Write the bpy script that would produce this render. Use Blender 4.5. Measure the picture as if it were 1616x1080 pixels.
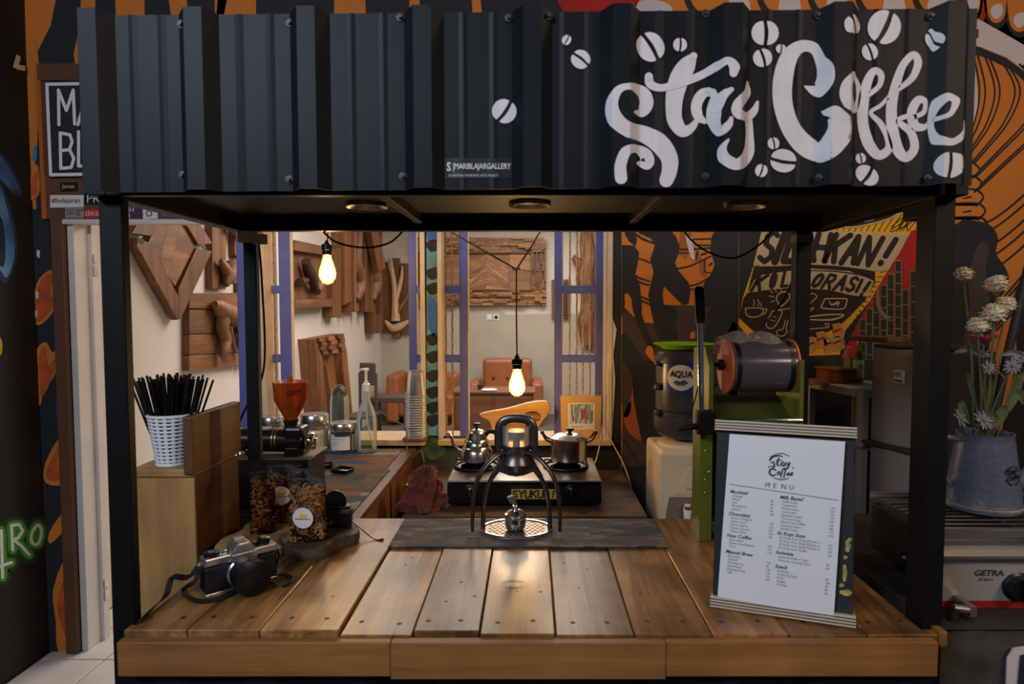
import bpy, math, random
from math import sin, cos, pi, sqrt, atan2, radians as R
from mathutils import Vector as V, Matrix as M, noise
random.seed(7)
SC = bpy.context.scene
COL = SC.collection
for o in list(bpy.data.objects): bpy.data.objects.remove(o)

# ------------------------------------------------------------- camera, world, lights, exposure
F = 1050.0; CX = 838.0; CY = 540.0; CZ = 1.63; TILT = R(3.0)
cam = bpy.data.cameras.new('camera'); co = bpy.data.objects.new('camera', cam); COL.objects.link(co)
cam.sensor_width = 36.0; cam.lens = 36.0 * F / 1616.0
cam.shift_x = -(CX - 808.0) / 1616.0
cam.clip_start = 0.05; cam.clip_end = 60
co.location = (0, 0, CZ); co.rotation_euler = (pi / 2 - TILT, 0, 0)
cam.dof.use_dof = True; cam.dof.focus_distance = 2.5; cam.dof.aperture_fstop = 5.0
SC.camera = co
w = bpy.data.worlds.new('world'); SC.world = w; w.use_nodes = True
w.node_tree.nodes['Background'].inputs[0].default_value = (0.62, 0.72, 0.9, 1)
w.node_tree.nodes['Background'].inputs[1].default_value = 0.06
vs = SC.view_settings
vs.view_transform = 'Standard'; vs.look = 'None'; vs.gamma = 1.0; vs.use_curve_mapping = False; vs.exposure = 0.0
def area(name, loc, target, size, power, col, sy=None):
    l = bpy.data.lights.new(name, 'AREA'); l.energy = power; l.color = col
    l.shape = 'RECTANGLE'; l.size = size; l.size_y = sy or size
    o = bpy.data.objects.new(name, l); COL.objects.link(o); o.location = loc
    o.rotation_euler = (V(target) - V(loc)).to_track_quat('-Z', 'Y').to_euler()
    return o
# ceiling lamps of the hall in front of the stall, and of the room behind the windows
area('hall_lamp_cool', (-1.5, -1.0, 3.0), (0.1, 1.4, 1.2), 1.3, 56, (0.72, 0.84, 1.0), 0.5)
area('hall_lamp_warm', (2.4, -0.9, 3.0), (0.4, 1.5, 1.2), 0.9, 31, (1.0, 0.74, 0.52), 0.5)
area('corner_lamp', (1.65, 1.55, 3.15), (1.5, 2.4, 0.8), 0.5, 7, (1.0, 0.72, 0.46), 0.3)
area('room_lamp', (-0.2, 5.6, 3.05), (-0.2, 5.61, 0), 2.6, 135, (1.0, 0.91, 0.80), 1.2)
area('room_lamp_far', (0.2, 8.3, 3.05), (0.2, 8.31, 0), 2.0, 80, (1.0, 0.91, 0.80), 1.0)

# ------------------------------------------------------------- photograph geometry helpers
def ray(px, py):
    u = (px - CX) / F; v = (CY - py) / F
    return V((u, cos(TILT) + v * sin(TILT), -sin(TILT) + v * cos(TILT)))
def P(px, py, Y):
    d = ray(px, py); return V((0, 0, CZ)) + d * (Y / d.y)
def G(px, py, z):
    d = ray(px, py); return V((0, 0, CZ)) + d * ((z - CZ) / d.z)
XS = -2.28
def SW(px, py, x=XS):
    d = ray(px, py); return V((0, 0, CZ)) + d * (x / d.x)

# ------------------------------------------------------------- scene helpers
def thing(name, label, cat, loc=(0, 0, 0), rz=0, group=None):
    o = bpy.data.objects.new(name, None); COL.objects.link(o); o.empty_display_size = 0.05
    o.location = loc; o.rotation_euler = (0, 0, rz); o['label'] = label; o['category'] = cat
    if group: o['group'] = group
    return o
def tag(o, label, cat, group=None):
    o['label'] = label; o['category'] = cat
    if group: o['group'] = group
    return o
def struct(o): o['kind'] = 'structure'; return o
def stuff(o): o['kind'] = 'stuff'; return o
def copy_tree(o, parent=None):
    c = o.copy(); COL.objects.link(c)
    if parent: c.parent = parent
    for ch in o.children: copy_tree(ch, c)
    return c

class MB:
    def __init__(s): s.v = []; s.f = []; s.sm = []
    def add(s, vs, fs, smooth=False):
        b = len(s.v); s.v += [tuple(x) for x in vs]
        s.f += [tuple(i + b for i in f) for f in fs]; s.sm += [smooth] * len(fs); return s
    def bx(s, x0, x1, y0, y1, z0, z1, m=None):
        vs = [V((x, y, z)) for z in (z0, z1) for y in (y0, y1) for x in (x0, x1)]
        if m: vs = [m @ q for q in vs]
        return s.add(vs, [(0, 2, 3, 1), (4, 5, 7, 6), (0, 1, 5, 4), (2, 6, 7, 3), (0, 4, 6, 2), (1, 3, 7, 5)])
    def beam(s, a, b, wx, wz, up=(0, 0, 1)):
        a = V(a); b = V(b); d = (b - a).normalized(); up = V(up)
        r = d.cross(up)
        if r.length < 1e-4: r = d.cross(V((1, 0, 0)))
        r.normalize(); u = r.cross(d)
        vs = [q + r * (sx * wx / 2) + u * (sz * wz / 2) for q in (a, b) for sx, sz in ((-1, -1), (1, -1), (1, 1), (-1, 1))]
        return s.add(vs, [(0, 1, 2, 3), (7, 6, 5, 4), (0, 4, 5, 1), (1, 5, 6, 2), (2, 6, 7, 3), (3, 7, 4, 0)])
    def cyl(s, a, b, r0, r1=None, n=16, smooth=True, caps=True):
        return s.tube([a, b], [r0, r0 if r1 is None else r1], n, smooth=smooth, caps=caps)
    def tube(s, pts, r, n=8, closed=False, smooth=True, caps=True, flat=1.0, up=None):
        pts = [V(p) for p in pts]; k = len(pts)
        rs = list(r) if isinstance(r, (list, tuple)) else [r] * k
        prev = None; rings = []
        for i, p in enumerate(pts):
            if closed: t = pts[(i + 1) % k] - pts[i - 1]
            else: t = pts[min(i + 1, k - 1)] - pts[max(i - 1, 0)]
            if t.length < 1e-9: t = V((0, 0, 1))
            t.normalize()
            if prev is None:
                a = V(up) if up else (V((0, 0, 1)) if abs(t.z) < 0.9 else V((1, 0, 0)))
                nrm = (a - t * a.dot(t)).normalized()
            else:
                nrm = prev - t * prev.dot(t)
                nrm = nrm.normalized() if nrm.length > 1e-6 else prev
            prev = nrm; bi = t.cross(nrm)
            rings.append([p + nrm * (rs[i] * cos(2 * pi * j / n)) + bi * (rs[i] * flat * sin(2 * pi * j / n)) for j in range(n)])
        vs = [q for g in rings for q in g]; fs = []
        for i in range(k if closed else k - 1):
            i2 = (i + 1) % k
            for j in range(n):
                j2 = (j + 1) % n
                fs.append((i * n + j, i * n + j2, i2 * n + j2, i2 * n + j))
        s.add(vs, fs, smooth)
        if caps and not closed:
            s.add(rings[0], [tuple(range(n - 1, -1, -1))]); s.add(rings[-1], [tuple(range(n))])
        return s
    def lathe(s, prof, n=24, c=(0, 0, 0), smooth=True, axis='z', m=None, sq=None):
        c = V(c); vs = []; fs = []; k = len(prof)
        for r, z in prof:
            for j in range(n):
                a = 2 * pi * j / n
                q = V((r * cos(a), r * sin(a), z))
                if axis == 'x': q = V((z, q.x, q.y))
                if axis == 'y': q = V((q.x, z, q.y))
                if m: q = m @ q
                vs.append(c + q)
        for i in range(k - 1):
            for j in range(n):
                j2 = (j + 1) % n
                fs.append((i * n + j, i * n + j2, (i + 1) * n + j2, (i + 1) * n + j))
        s.add(vs, fs, smooth)
        for i, flip in ((0, True), (k - 1, False)):
            if prof[i][0] > 1e-5:
                ring = vs[i * n:(i + 1) * n]
                s.add(ring, [tuple(range(n - 1, -1, -1)) if flip else tuple(range(n))])
        return s
    def ball(s, c, r, n=12, m=8, smooth=True, rot=None):
        c = V(c); r = V(r) if not isinstance(r, (int, float)) else V((r, r, r)); vs = []; fs = []
        for i in range(m + 1):
            th = pi * i / m
            for j in range(n):
                a = 2 * pi * j / n
                q = V((r.x * sin(th) * cos(a), r.y * sin(th) * sin(a), r.z * cos(th)))
                if rot: q = rot @ q
                vs.append(c + q)
        for i in range(m):
            for j in range(n):
                j2 = (j + 1) % n
                fs.append((i * n + j, (i + 1) * n + j, (i + 1) * n + j2, i * n + j2))
        return s.add(vs, fs, smooth)
    def prism(s, pts, off, smooth=False):
        pts = [V(p) for p in pts]; off = V(off); n = len(pts)
        nr = V((0, 0, 0))
        for i in range(n): nr += (pts[i] - pts[0]).cross(pts[(i + 1) % n] - pts[0])
        if nr.dot(off) > 0: pts = pts[::-1]
        s.add(pts + [p + off for p in pts], [tuple(range(n)), tuple(range(2 * n - 1, n - 1, -1))] +
              [(i, i + n, (i + 1) % n + n, (i + 1) % n) for i in range(n)], smooth)
        return s
    def grid(s, fn, nu, nv, smooth=True, closeu=False):
        vs = [fn(i / nu, j / nv) for j in range(nv + 1) for i in range(nu + (0 if closeu else 1))]
        wd = nu if closeu else nu + 1; fs = []
        for j in range(nv):
            for i in range(nu):
                i2 = (i + 1) % wd
                fs.append((j * wd + i, j * wd + i2, (j + 1) * wd + i2, (j + 1) * wd + i))
        return s.add(vs, fs, smooth)
    def xf(s, m, start=0):
        s.v = s.v[:start] + [tuple(m @ V(q)) for q in s.v[start:]]; return s
    def build(s, name, mat, parent=None, bevel=0, seg=2, loc=None, rot=None):
        me = bpy.data.meshes.new(name); me.from_pydata(s.v, [], s.f)
        me.polygons.foreach_set('use_smooth', s.sm)
        if mat: me.materials.append(mat)
        me.validate(); me.update()
        if any(s.sm): me.set_sharp_from_angle(angle=R(42))
        o = bpy.data.objects.new(name, me); COL.objects.link(o)
        if parent: o.parent = parent
        if loc is not None: o.location = loc
        if rot is not None: o.rotation_euler = rot
        if bevel:
            b = o.modifiers.new('bevel', 'BEVEL'); b.width = bevel; b.segments = seg; b.limit_method = 'ANGLE'
            b.angle_limit = R(40)
        return o
def inst(o, name=None, parent=None, loc=None, rot=None):
    c = o.copy(); COL.objects.link(c)
    if name: c.name = name
    if parent: c.parent = parent
    if loc is not None: c.location = loc
    if rot is not None: c.rotation_euler = rot
    return c
def spl(pts, n=6, closed=False):
    pts = [V(p) if len(p) == 3 else V((p[0], p[1], 0)) for p in pts]; k = len(pts); out = []
    rng = k if closed else k - 1
    for i in range(rng):
        if closed: a, b, c, d = pts[i - 1], pts[i], pts[(i + 1) % k], pts[(i + 2) % k]
        else: a, b, c, d = pts[max(i - 1, 0)], pts[i], pts[i + 1], pts[min(i + 2, k - 1)]
        for j in range(n):
            t = j / n
            out.append(0.5 * ((2 * b) + (c - a) * t + (2 * a - 5 * b + 4 * c - d) * t * t + (3 * b - a - 3 * c + d) * t ** 3))
    if not closed: out.append(pts[-1].copy())
    return out

# ------------------------------------------------------------- materials
def srgb(r, g, b):
    f = lambda c: (c / 255 / 12.92) if c / 255 <= 0.04045 else ((c / 255 + 0.055) / 1.055) ** 2.4
    return (f(r), f(g), f(b), 1)
def nmat(name):
    m = bpy.data.materials.new(name); m.use_nodes = True; nt = m.node_tree
    return m, nt, nt.nodes['Principled BSDF']
def mat(name, col, rough=0.5, metal=0.0, var=0.0, vs=8.0, bump=0.0, bs=60.0, trans=0.0, ior=1.45, spec=None, coat=0, sheen=0):
    m, nt, p = nmat(name); N = nt.nodes; L = nt.links
    p.inputs['Base Color'].default_value = col; p.inputs['Roughness'].default_value = rough
    p.inputs['Metallic'].default_value = metal; p.inputs['IOR'].default_value = ior
    p.inputs['Transmission Weight'].default_value = trans
    if spec is not None: p.inputs['Specular IOR Level'].default_value = spec
    p.inputs['Coat Weight'].default_value = coat; p.inputs['Sheen Weight'].default_value = sheen
    if var or bump:
        tc = N.new('ShaderNodeTexCoord')
    if var:
        n1 = N.new('ShaderNodeTexNoise'); n1.inputs['Scale'].default_value = vs; n1.inputs['Detail'].default_value = 6
        L.new(tc.outputs['Object'], n1.inputs['Vector'])
        mr = N.new('ShaderNodeMapRange'); mr.inputs['From Min'].default_value = 0.3; mr.inputs['From Max'].default_value = 0.7
        mr.inputs['To Min'].default_value = 1 - var; mr.inputs['To Max'].default_value = 1 + var
        L.new(n1.outputs['Fac'], mr.inputs['Value'])
        mx = N.new('ShaderNodeVectorMath'); mx.operation = 'SCALE'; mx.inputs[0].default_value = col[:3]
        L.new(mr.outputs[0], mx.inputs['Scale']); L.new(mx.outputs[0], p.inputs['Base Color'])
    if bump:
        n2 = N.new('ShaderNodeTexNoise'); n2.inputs['Scale'].default_value = bs; n2.inputs['Detail'].default_value = 4
        L.new(tc.outputs['Object'], n2.inputs['Vector'])
        b = N.new('ShaderNodeBump'); b.inputs['Strength'].default_value = bump; b.inputs['Distance'].default_value = 0.01
        L.new(n2.outputs['Fac'], b.inputs['Height']); L.new(b.outputs[0], p.inputs['Normal'])
    return m
def wood(name, c1, c2, axis='y', rough=0.5, scale=1.0, stain=0.35, bump=0.15, spread=0.25, spec=0.5):
    m, nt, p = nmat(name); N = nt.nodes; L = nt.links
    p.inputs['Roughness'].default_value = rough; p.inputs['Specular IOR Level'].default_value = spec
    tc = N.new('ShaderNodeTexCoord'); oi = N.new('ShaderNodeObjectInfo')
    ad = N.new('ShaderNodeVectorMath'); ad.operation = 'MULTIPLY_ADD'
    L.new(tc.outputs['Object'], ad.inputs[0]); ad.inputs[1].default_value = (1, 1, 1)
    cb = N.new('ShaderNodeVectorMath'); cb.operation = 'SCALE'; cb.inputs[0].default_value = (7.3, 3.1, 5.7)
    L.new(oi.outputs['Random'], cb.inputs['Scale']); L.new(cb.outputs[0], ad.inputs[2])
    mp = N.new('ShaderNodeMapping'); sc = [38 * scale] * 3; sc['xyz'.index(axis)] = 2.2 * scale
    mp.inputs['Scale'].default_value = sc; L.new(ad.outputs[0], mp.inputs['Vector'])
    n1 = N.new('ShaderNodeTexNoise'); n1.inputs['Scale'].default_value = 1.0; n1.inputs['Detail'].default_value = 8
    n1.inputs['Roughness'].default_value = 0.65; n1.inputs['Distortion'].default_value = 0.6
    L.new(mp.outputs[0], n1.inputs['Vector'])
    cr = N.new('ShaderNodeValToRGB'); cr.color_ramp.elements[0].position = 0.32; cr.color_ramp.elements[1].position = 0.7
    cr.color_ramp.elements[0].color = c2; cr.color_ramp.elements[1].color = c1
    L.new(n1.outputs['Fac'], cr.inputs['Fac'])
    n2 = N.new('ShaderNodeTexNoise'); n2.inputs['Scale'].default_value = 6 * scale; n2.inputs['Detail'].default_value = 5
    L.new(ad.outputs[0], n2.inputs['Vector'])
    mr = N.new('ShaderNodeMapRange'); mr.inputs['From Min'].default_value = 0.35; mr.inputs['From Max'].default_value = 0.65
    mr.inputs['To Min'].default_value = 1 - stain; mr.inputs['To Max'].default_value = 1.1
    L.new(n2.outputs['Fac'], mr.inputs['Value'])
    rr = N.new('ShaderNodeMapRange'); rr.inputs['To Min'].default_value = 1 - spread; rr.inputs['To Max'].default_value = 1 + spread
    L.new(oi.outputs['Random'], rr.inputs['Value'])
    ml = N.new('ShaderNodeMath'); ml.operation = 'MULTIPLY'; L.new(mr.outputs[0], ml.inputs[0]); L.new(rr.outputs[0], ml.inputs[1])
    mx = N.new('ShaderNodeVectorMath'); mx.operation = 'SCALE'
    L.new(cr.outputs['Color'], mx.inputs[0]); L.new(ml.outputs[0], mx.inputs['Scale']); L.new(mx.outputs[0], p.inputs['Base Color'])
    b = N.new('ShaderNodeBump'); b.inputs['Strength'].default_value = bump; b.inputs['Distance'].default_value = 0.004
    L.new(n1.outputs['Fac'], b.inputs['Height']); L.new(b.outputs[0], p.inputs['Normal'])
    return m
def emis(name, col, s):
    m, nt, p = nmat(name); p.inputs['Base Color'].default_value = (0, 0, 0, 1)
    p.inputs['Emission Color'].default_value = col; p.inputs['Emission Strength'].default_value = s
    return m
def film(name, col, rough, amount):
    """thin clear plastic: mostly transparent, with a glossy share"""
    m, nt, p = nmat(name); N = nt.nodes; L = nt.links
    p.inputs['Base Color'].default_value = col; p.inputs['Roughness'].default_value = rough
    t = N.new('ShaderNodeBsdfTransparent'); mx = N.new('ShaderNodeMixShader'); fr = N.new('ShaderNodeFresnel'); fr.inputs['IOR'].default_value = 1.45
    a = N.new('ShaderNodeMath'); a.operation = 'ADD'; a.inputs[1].default_value = amount; L.new(fr.outputs[0], a.inputs[0])
    L.new(a.outputs[0], mx.inputs['Fac']); L.new(t.outputs[0], mx.inputs[1]); L.new(p.outputs[0], mx.inputs[2])
    L.new(mx.outputs[0], N['Material Output'].inputs['Surface'])
    return m
def tinted(name, col, amount, rough=0.05, tint=(1, 1, 1, 1)):
    m = film(name, col, rough, amount); m.node_tree.nodes['Transparent BSDF'].inputs[0].default_value = tint; return m

m_black = mat('black_paint', srgb(26, 26, 30), 0.45, var=0.12)
m_blacksteel = mat('black_steel', srgb(17, 16, 17), 0.5, spec=0.25)
m_plastic_black = mat('black_plastic', srgb(16, 16, 17), 0.35)
m_rubber = mat('rubber', srgb(15, 15, 15), 0.7)
m_white = mat('white_paint', srgb(232, 228, 232), 0.6, var=0.04)
m_wallblack = mat('wall_black', srgb(26, 24, 25), 0.7, var=0.15, vs=3, bump=0.1)
m_plaster = mat('white_plaster', srgb(196, 186, 178), 0.85, var=0.06, vs=2.5, bump=0.08, bs=25)
m_jamb = mat('jamb_white', srgb(205, 198, 196), 0.7, var=0.05)
m_orange = mat('mural_orange', srgb(214, 124, 44), 0.75, var=0.06, vs=5)
m_orange2 = mat('mural_orange_dark', srgb(176, 92, 38), 0.75, var=0.06)
m_mblack = mat('mural_black', srgb(38, 38, 42), 0.7, var=0.1, vs=6)
m_mbrown = mat('mural_brown', srgb(74, 58, 56), 0.75)
m_mwhite = mat('mural_white', srgb(214, 200, 200), 0.75, var=0.05)
m_mred = mat('mural_red', srgb(176, 34, 26), 0.75, var=0.1)
m_myellow = mat('mural_yellow', srgb(236, 172, 36), 0.75, var=0.06)
m_mcream = mat('mural_cream', srgb(196, 170, 132), 0.75, var=0.06)
m_mdark = mat('mural_dark_brown', srgb(46, 30, 22), 0.75)
m_blue = mat('blue_frame_paint', srgb(92, 100, 172), 0.5, var=0.1, vs=12)
m_cream = mat('cream_frame_paint', srgb(214, 196, 172), 0.6, var=0.1, vs=10)
m_chrome = mat('chrome', (0.85, 0.85, 0.87, 1), 0.08, 1)
m_steel = mat('brushed_steel', (0.62, 0.60, 0.58, 1), 0.28, 1)
m_dsteel = mat('dark_steel', (0.2, 0.19, 0.19, 1), 0.3, 1)
m_alu = mat('cast_aluminium', (0.23, 0.21, 0.20, 1), 0.28, 1, bump=0.03)
m_counter = wood('counter_plank_wood', srgb(188, 132, 74), srgb(112, 68, 34), 'y', 0.33, 1.0, 0.55, 0.16, 0.18)
m_front = wood('counter_front_wood', srgb(170, 118, 64), srgb(134, 84, 42), 'x', 0.5, 0.8, 0.2, 0.1, 0.1)
m_ply = wood('pale_ply', srgb(190, 152, 104), srgb(158, 120, 78), 'z', 0.55, 0.6, 0.25, 0.08, 0.1)
m_darkwood = wood('dark_wood', srgb(104, 66, 40), srgb(58, 36, 22), 'z', 0.55, 0.8, 0.35)
m_art = wood('art_wood', srgb(142, 92, 54), srgb(80, 48, 26), 'z', 0.5, 0.35, 0.3, 0.15, 0.3)
m_arty = wood('art_wood_level', srgb(150, 100, 58), srgb(88, 54, 30), 'y', 0.5, 0.35, 0.3, 0.15, 0.3)
m_artx = wood('art_wood_strip', srgb(176, 126, 78), srgb(112, 72, 40), 'x', 0.5, 0.3, 0.3, 0.15, 0.4)
m_drift = wood('driftwood', srgb(150, 104, 66), srgb(94, 60, 36), 'z', 0.6, 0.5, 0.3, 0.3, 0.15)
m_brownframe = mat('brown_door_frame', srgb(96, 62, 40), 0.6, var=0.15)
m_glass = tinted('clear_glass', (0.8, 0.8, 0.8, 1), 0.0, 0.03, (0.93, 0.95, 0.93, 1))
m_film = film('clear_film', (0.35, 0.35, 0.35, 1), 0.12, 0.04)
m_cup = film('clear_cup', (0.9, 0.9, 0.92, 1), 0.15, 0.03)
m_cord = mat('twine_cord', srgb(150, 96, 62), 0.8)
m_cable = mat('black_cable', srgb(14, 13, 13), 0.6)

# ------------------------------------------------------------- paint and lettering helpers
def text_mesh(body, size, align='LEFT', shear=0.0, offset=0.0, ext=0.0):
    c = bpy.data.curves.new('t', 'FONT'); c.body = body; c.size = size; c.align_x = align; c.shear = shear
    c.offset = offset; c.extrude = ext; c.resolution_u = 2; c.fill_mode = 'FRONT' if not ext else 'BOTH'
    o = bpy.data.objects.new('t', c); COL.objects.link(o)
    dg = bpy.context.evaluated_depsgraph_get(); me = bpy.data.meshes.new_from_object(o.evaluated_get(dg))
    vs = [v.co.copy() for v in me.vertices]; fs = [tuple(p.vertices) for p in me.polygons]
    bpy.data.objects.remove(o); bpy.data.curves.remove(c); bpy.data.meshes.remove(me)
    return vs, fs
def put_text(mb, body, size, fn, **k):
    vs, fs = text_mesh(body, size, **k); mb.add([fn(v.x, v.y) for v in vs], fs)
GL = {'A': [[(0, 0), (.5, 1), (1, 0)], [(.2, .38), (.8, .38)]], 'B': [[(0, 0), (0, 1), (.7, .95), (.85, .75), (.65, .53), (0, .5)], [(.65, .53), (.95, .28), (.75, .03), (0, 0)]],
      'C': [[(1, .85), (.6, 1), (.15, .8), (0, .5), (.15, .2), (.6, 0), (1, .15)]], 'E': [[(.9, 1), (0, 1), (0, 0), (.9, 0)], [(0, .52), (.75, .52)]],
      'F': [[(.9, 1), (0, 1), (0, 0)], [(0, .52), (.75, .52)]], 'G': [[(1, .85), (.6, 1), (.15, .8), (0, .5), (.15, .2), (.6, 0), (1, .15), (1, .45), (.6, .45)]],
      'H': [[(0, 0), (0, 1)], [(1, 0), (1, 1)], [(0, .5), (1, .5)]], 'I': [[(.5, 0), (.5, 1)]], 'J': [[(.8, 1), (.8, .2), (.5, 0), (.1, .15)]],
      'K': [[(0, 0), (0, 1)], [(.95, 1), (0, .45)], [(.3, .6), (1, 0)]], 'L': [[(0, 1), (0, 0), (.8, 0)]], 'M': [[(0, 0), (0.05, 1), (.5, .4), (.95, 1), (1, 0)]],
      'N': [[(0, 0), (0, 1), (1, 0), (1, 1)]], 'O': [[(.5, 1), (.1, .85), (0, .5), (.1, .15), (.5, 0), (.9, .15), (1, .5), (.9, .85), (.5, 1)]],
      'P': [[(0, 0), (0, 1), (.75, .95), (.95, .75), (.75, .5), (0, .48)]], 'R': [[(0, 0), (0, 1), (.75, .95), (.92, .75), (.75, .52), (0, .48)], [(.4, .48), (1, 0)]],
      'S': [[(.95, .85), (.55, 1), (.1, .85), (.15, .6), (.8, .42), (.95, .18), (.5, 0), (0, .15)]], 'T': [[(0, 1), (1, 1)], [(.5, 1), (.5, 0)]],
      'U': [[(0, 1), (0, .25), (.3, 0), (.7, 0), (1, .25), (1, 1)]], 'Y': [[(0, 1), (.5, .5), (1, 1)], [(.5, .5), (.5, 0)]], '!': [[(.6, 1), (.5, .35)], [(.42, .06), (.44, .1)]]}
def lift(fn, d):
    if not d: return fn
    def g(x, y):
        p = fn(x, y); e = 0.002
        n = (fn(x + e, y) - p).cross(fn(x, y + e) - p)
        if n.length < 1e-16: return p + V((0, -d, 0))
        n.normalize()
        return p + (n if n.dot(V((.3, -1, 0))) > 0 else -n) * d
    return g
def ribbon(mb, pts, wd, fn, n=8, cap=True, dl=0.0):
    """flat stroke along 2-D points; wd full width (number or list); fn maps 2-D to 3-D"""
    k = len(pts); ws = wd if isinstance(wd, list) else [wd] * k; L_ = []; R_ = []
    for i in range(k):
        a = pts[max(i - 1, 0)]; b = pts[min(i + 1, k - 1)]; dx, dy = b[0] - a[0], b[1] - a[1]; d = sqrt(dx * dx + dy * dy) or 1
        nx, ny = -dy / d * ws[i] / 2, dx / d * ws[i] / 2
        L_.append((pts[i][0] + nx, pts[i][1] + ny)); R_.append((pts[i][0] - nx, pts[i][1] - ny))
    f0 = fn; fn = lift(f0, dl); vs = []; fs = []
    for i in range(k): vs += [fn(*L_[i]), fn(*pts[i][:2]), fn(*R_[i])]
    for i in range(k - 1):
        fs += [(3 * i, 3 * i + 1, 3 * i + 4, 3 * i + 3), (3 * i + 1, 3 * i + 2, 3 * i + 5, 3 * i + 4)]
    mb.add(vs, fs)
    if cap:
        for i in (0, k - 1):
            fn = lift(f0, dl + (0.00008 if i else 0.00014)); r = ws[i] / 2; c = pts[i]
            mb.add([fn(c[0] + r * cos(2 * pi * j / n), c[1] + r * sin(2 * pi * j / n)) for j in range(n)], [tuple(range(n))])
def poly_stroke(mb, pts, wd, fn, n=8):
    for i in range(len(pts) - 1): ribbon(mb, [pts[i], pts[i + 1]], wd, fn, n, True, 0.0002 * (1 + i % 5))
def block_text(mb, txt, quad, wd, fn, gap=0.35):
    """hand-painted capitals filling a quad (tl,tr,br,bl) in 2-D"""
    n = len(txt); tot = n + gap * (n - 1)
    def q(u, v):
        a = [quad[3][i] * (1 - u) + quad[2][i] * u for i in (0, 1)]; b = [quad[0][i] * (1 - u) + quad[1][i] * u for i in (0, 1)]
        return (a[0] * (1 - v) + b[0] * v, a[1] * (1 - v) + b[1] * v)
    for i, ch in enumerate(txt):
        for st in GL.get(ch, []):
            poly_stroke(mb, [q((i * (1 + gap) + x) / tot, y) for x, y in st], wd, fn)
def vstroke(pts, n=5):
    """(x,y,width) list -> smooth 2-D points and widths"""
    sp = spl(pts, n); return [(p.x, p.y) for p in sp], [max(p.z, 1.0) for p in sp]
# ============================================================= THE SETTING
YW = 3.07; YI = 3.21; YB = 10.1; ZC = 3.3
DX0, DX1, DZ = -2.13, -1.345, 2.03
W1A, W1B, W2A, W2B = -1.245, -0.487, -0.43, 0.375
SILL, WTOP = 1.02, 2.3
m_grout = mat('grout', srgb(96, 84, 76), 0.9)
m_tile = mat('floor_tile', srgb(206, 196, 190), 0.35, var=0.08, vs=6)
m_floor_in = mat('room_floor', srgb(188, 176, 166), 0.4, var=0.08)
m = MB().bx(-2.3, 3.4, -2.5, YB, -0.1, -0.004)
floor = struct(m.build('floor', m_grout))
tl = MB().bx(-0.147, 0.147, -0.147, 0.147, -0.012, 0.0)
t0 = tl.build('floor_tile', m_tile, floor, bevel=0.002, seg=1); first = True
for i in range(12):
    for j in range(14):
        x = XS + 0.155 + 0.3 * i; y = 1.05 + 0.3 * j
        if i > 5 and j > 7: continue
        if first: t0.location = (x, y, 0); first = False
        else: inst(t0, loc=(x, y, 0))
# hall wall on the left, black with sprayed paint
wl = struct(MB().bx(XS - 0.12, XS, -1.5, YW, 0, 3.6).build('wall_left', m_wallblack))
# the wall between hall and back room, with a doorway and two windows
m = MB()
for a, b, z0, z1 in ((XS - 0.12, DX0, 0, 3.6), (DX0, DX1, DZ, 3.6), (DX1, W1A, 0, 3.6), (W1A, W1B, 0, SILL - .03), (W1A, W1B, WTOP, 3.6),
                     (W1B, W2A, 0, 3.6), (W2A, W2B, 0, SILL - .03), (W2A, W2B, WTOP, 3.6), (W2B, 3.4, 0, 3.6)):
    m.bx(a, b, YW, YI - 0.04, z0, z1)
wb = struct(m.build('wall_back', m_mblack))
m = MB()
for a, b, z0, z1 in ((DX0, DX1, DZ, ZC), (DX1, W1A, 0, ZC), (W1A, W1B, 0, SILL - .03), (W1A, W1B, WTOP, ZC),
                     (W1B, W2A, 0, ZC), (W2A, W2B, 0, SILL - .03), (W2A, W2B, WTOP, ZC), (W2B, 3.4, 0, ZC)):
    m.bx(a, b, YI - 0.04, YI, z0, z1)
struct(m.build('wall_inner', m_plaster))
ws = struct(MB().bx(XS - 0.12, XS, YI - 0.04, YB, 0, ZC).build('wall_side', m_plaster))
wf = struct(MB().bx(XS - 0.12, 3.4, YB, YB + 0.1, 0, ZC).build('wall_far', m_plaster))
struct(MB().bx(2.6, 2.7, YI, YB, 0, ZC).build('wall_right', m_plaster))
struct(MB().bx(XS - 0.12, 3.4, YI - 0.04, YB + 0.1, ZC, ZC + 0.1).build('ceiling', m_white))

def zz(ox, oy, s, pts): return [((p[0] / s + ox), (p[1] / s + oy)) + tuple(q / s for q in p[2:]) for p in pts]
def WALL(k): return lambda x, y: P(x, y, YW - 0.0012 * k)
def patch(pts, mt, k, smooth=0, name='mural_patch', parent=None, label=None):
    if smooth: pts = [(q.x, q.y) for q in spl(pts, smooth, True)]
    fn = WALL(k)
    o = MB().prism([fn(x, y) for x, y in pts], (0, 0.001, 0)).build(name, mt, parent or wb)
    return o
def lines(sts, mt, k, name='mural_line', parent=None):
    m = MB()
    for pts in sts:
        p, wd = vstroke(pts, 5); ribbon(m, p, wd, WALL(k))
    return m.build(name, mt, parent or wb)

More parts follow.
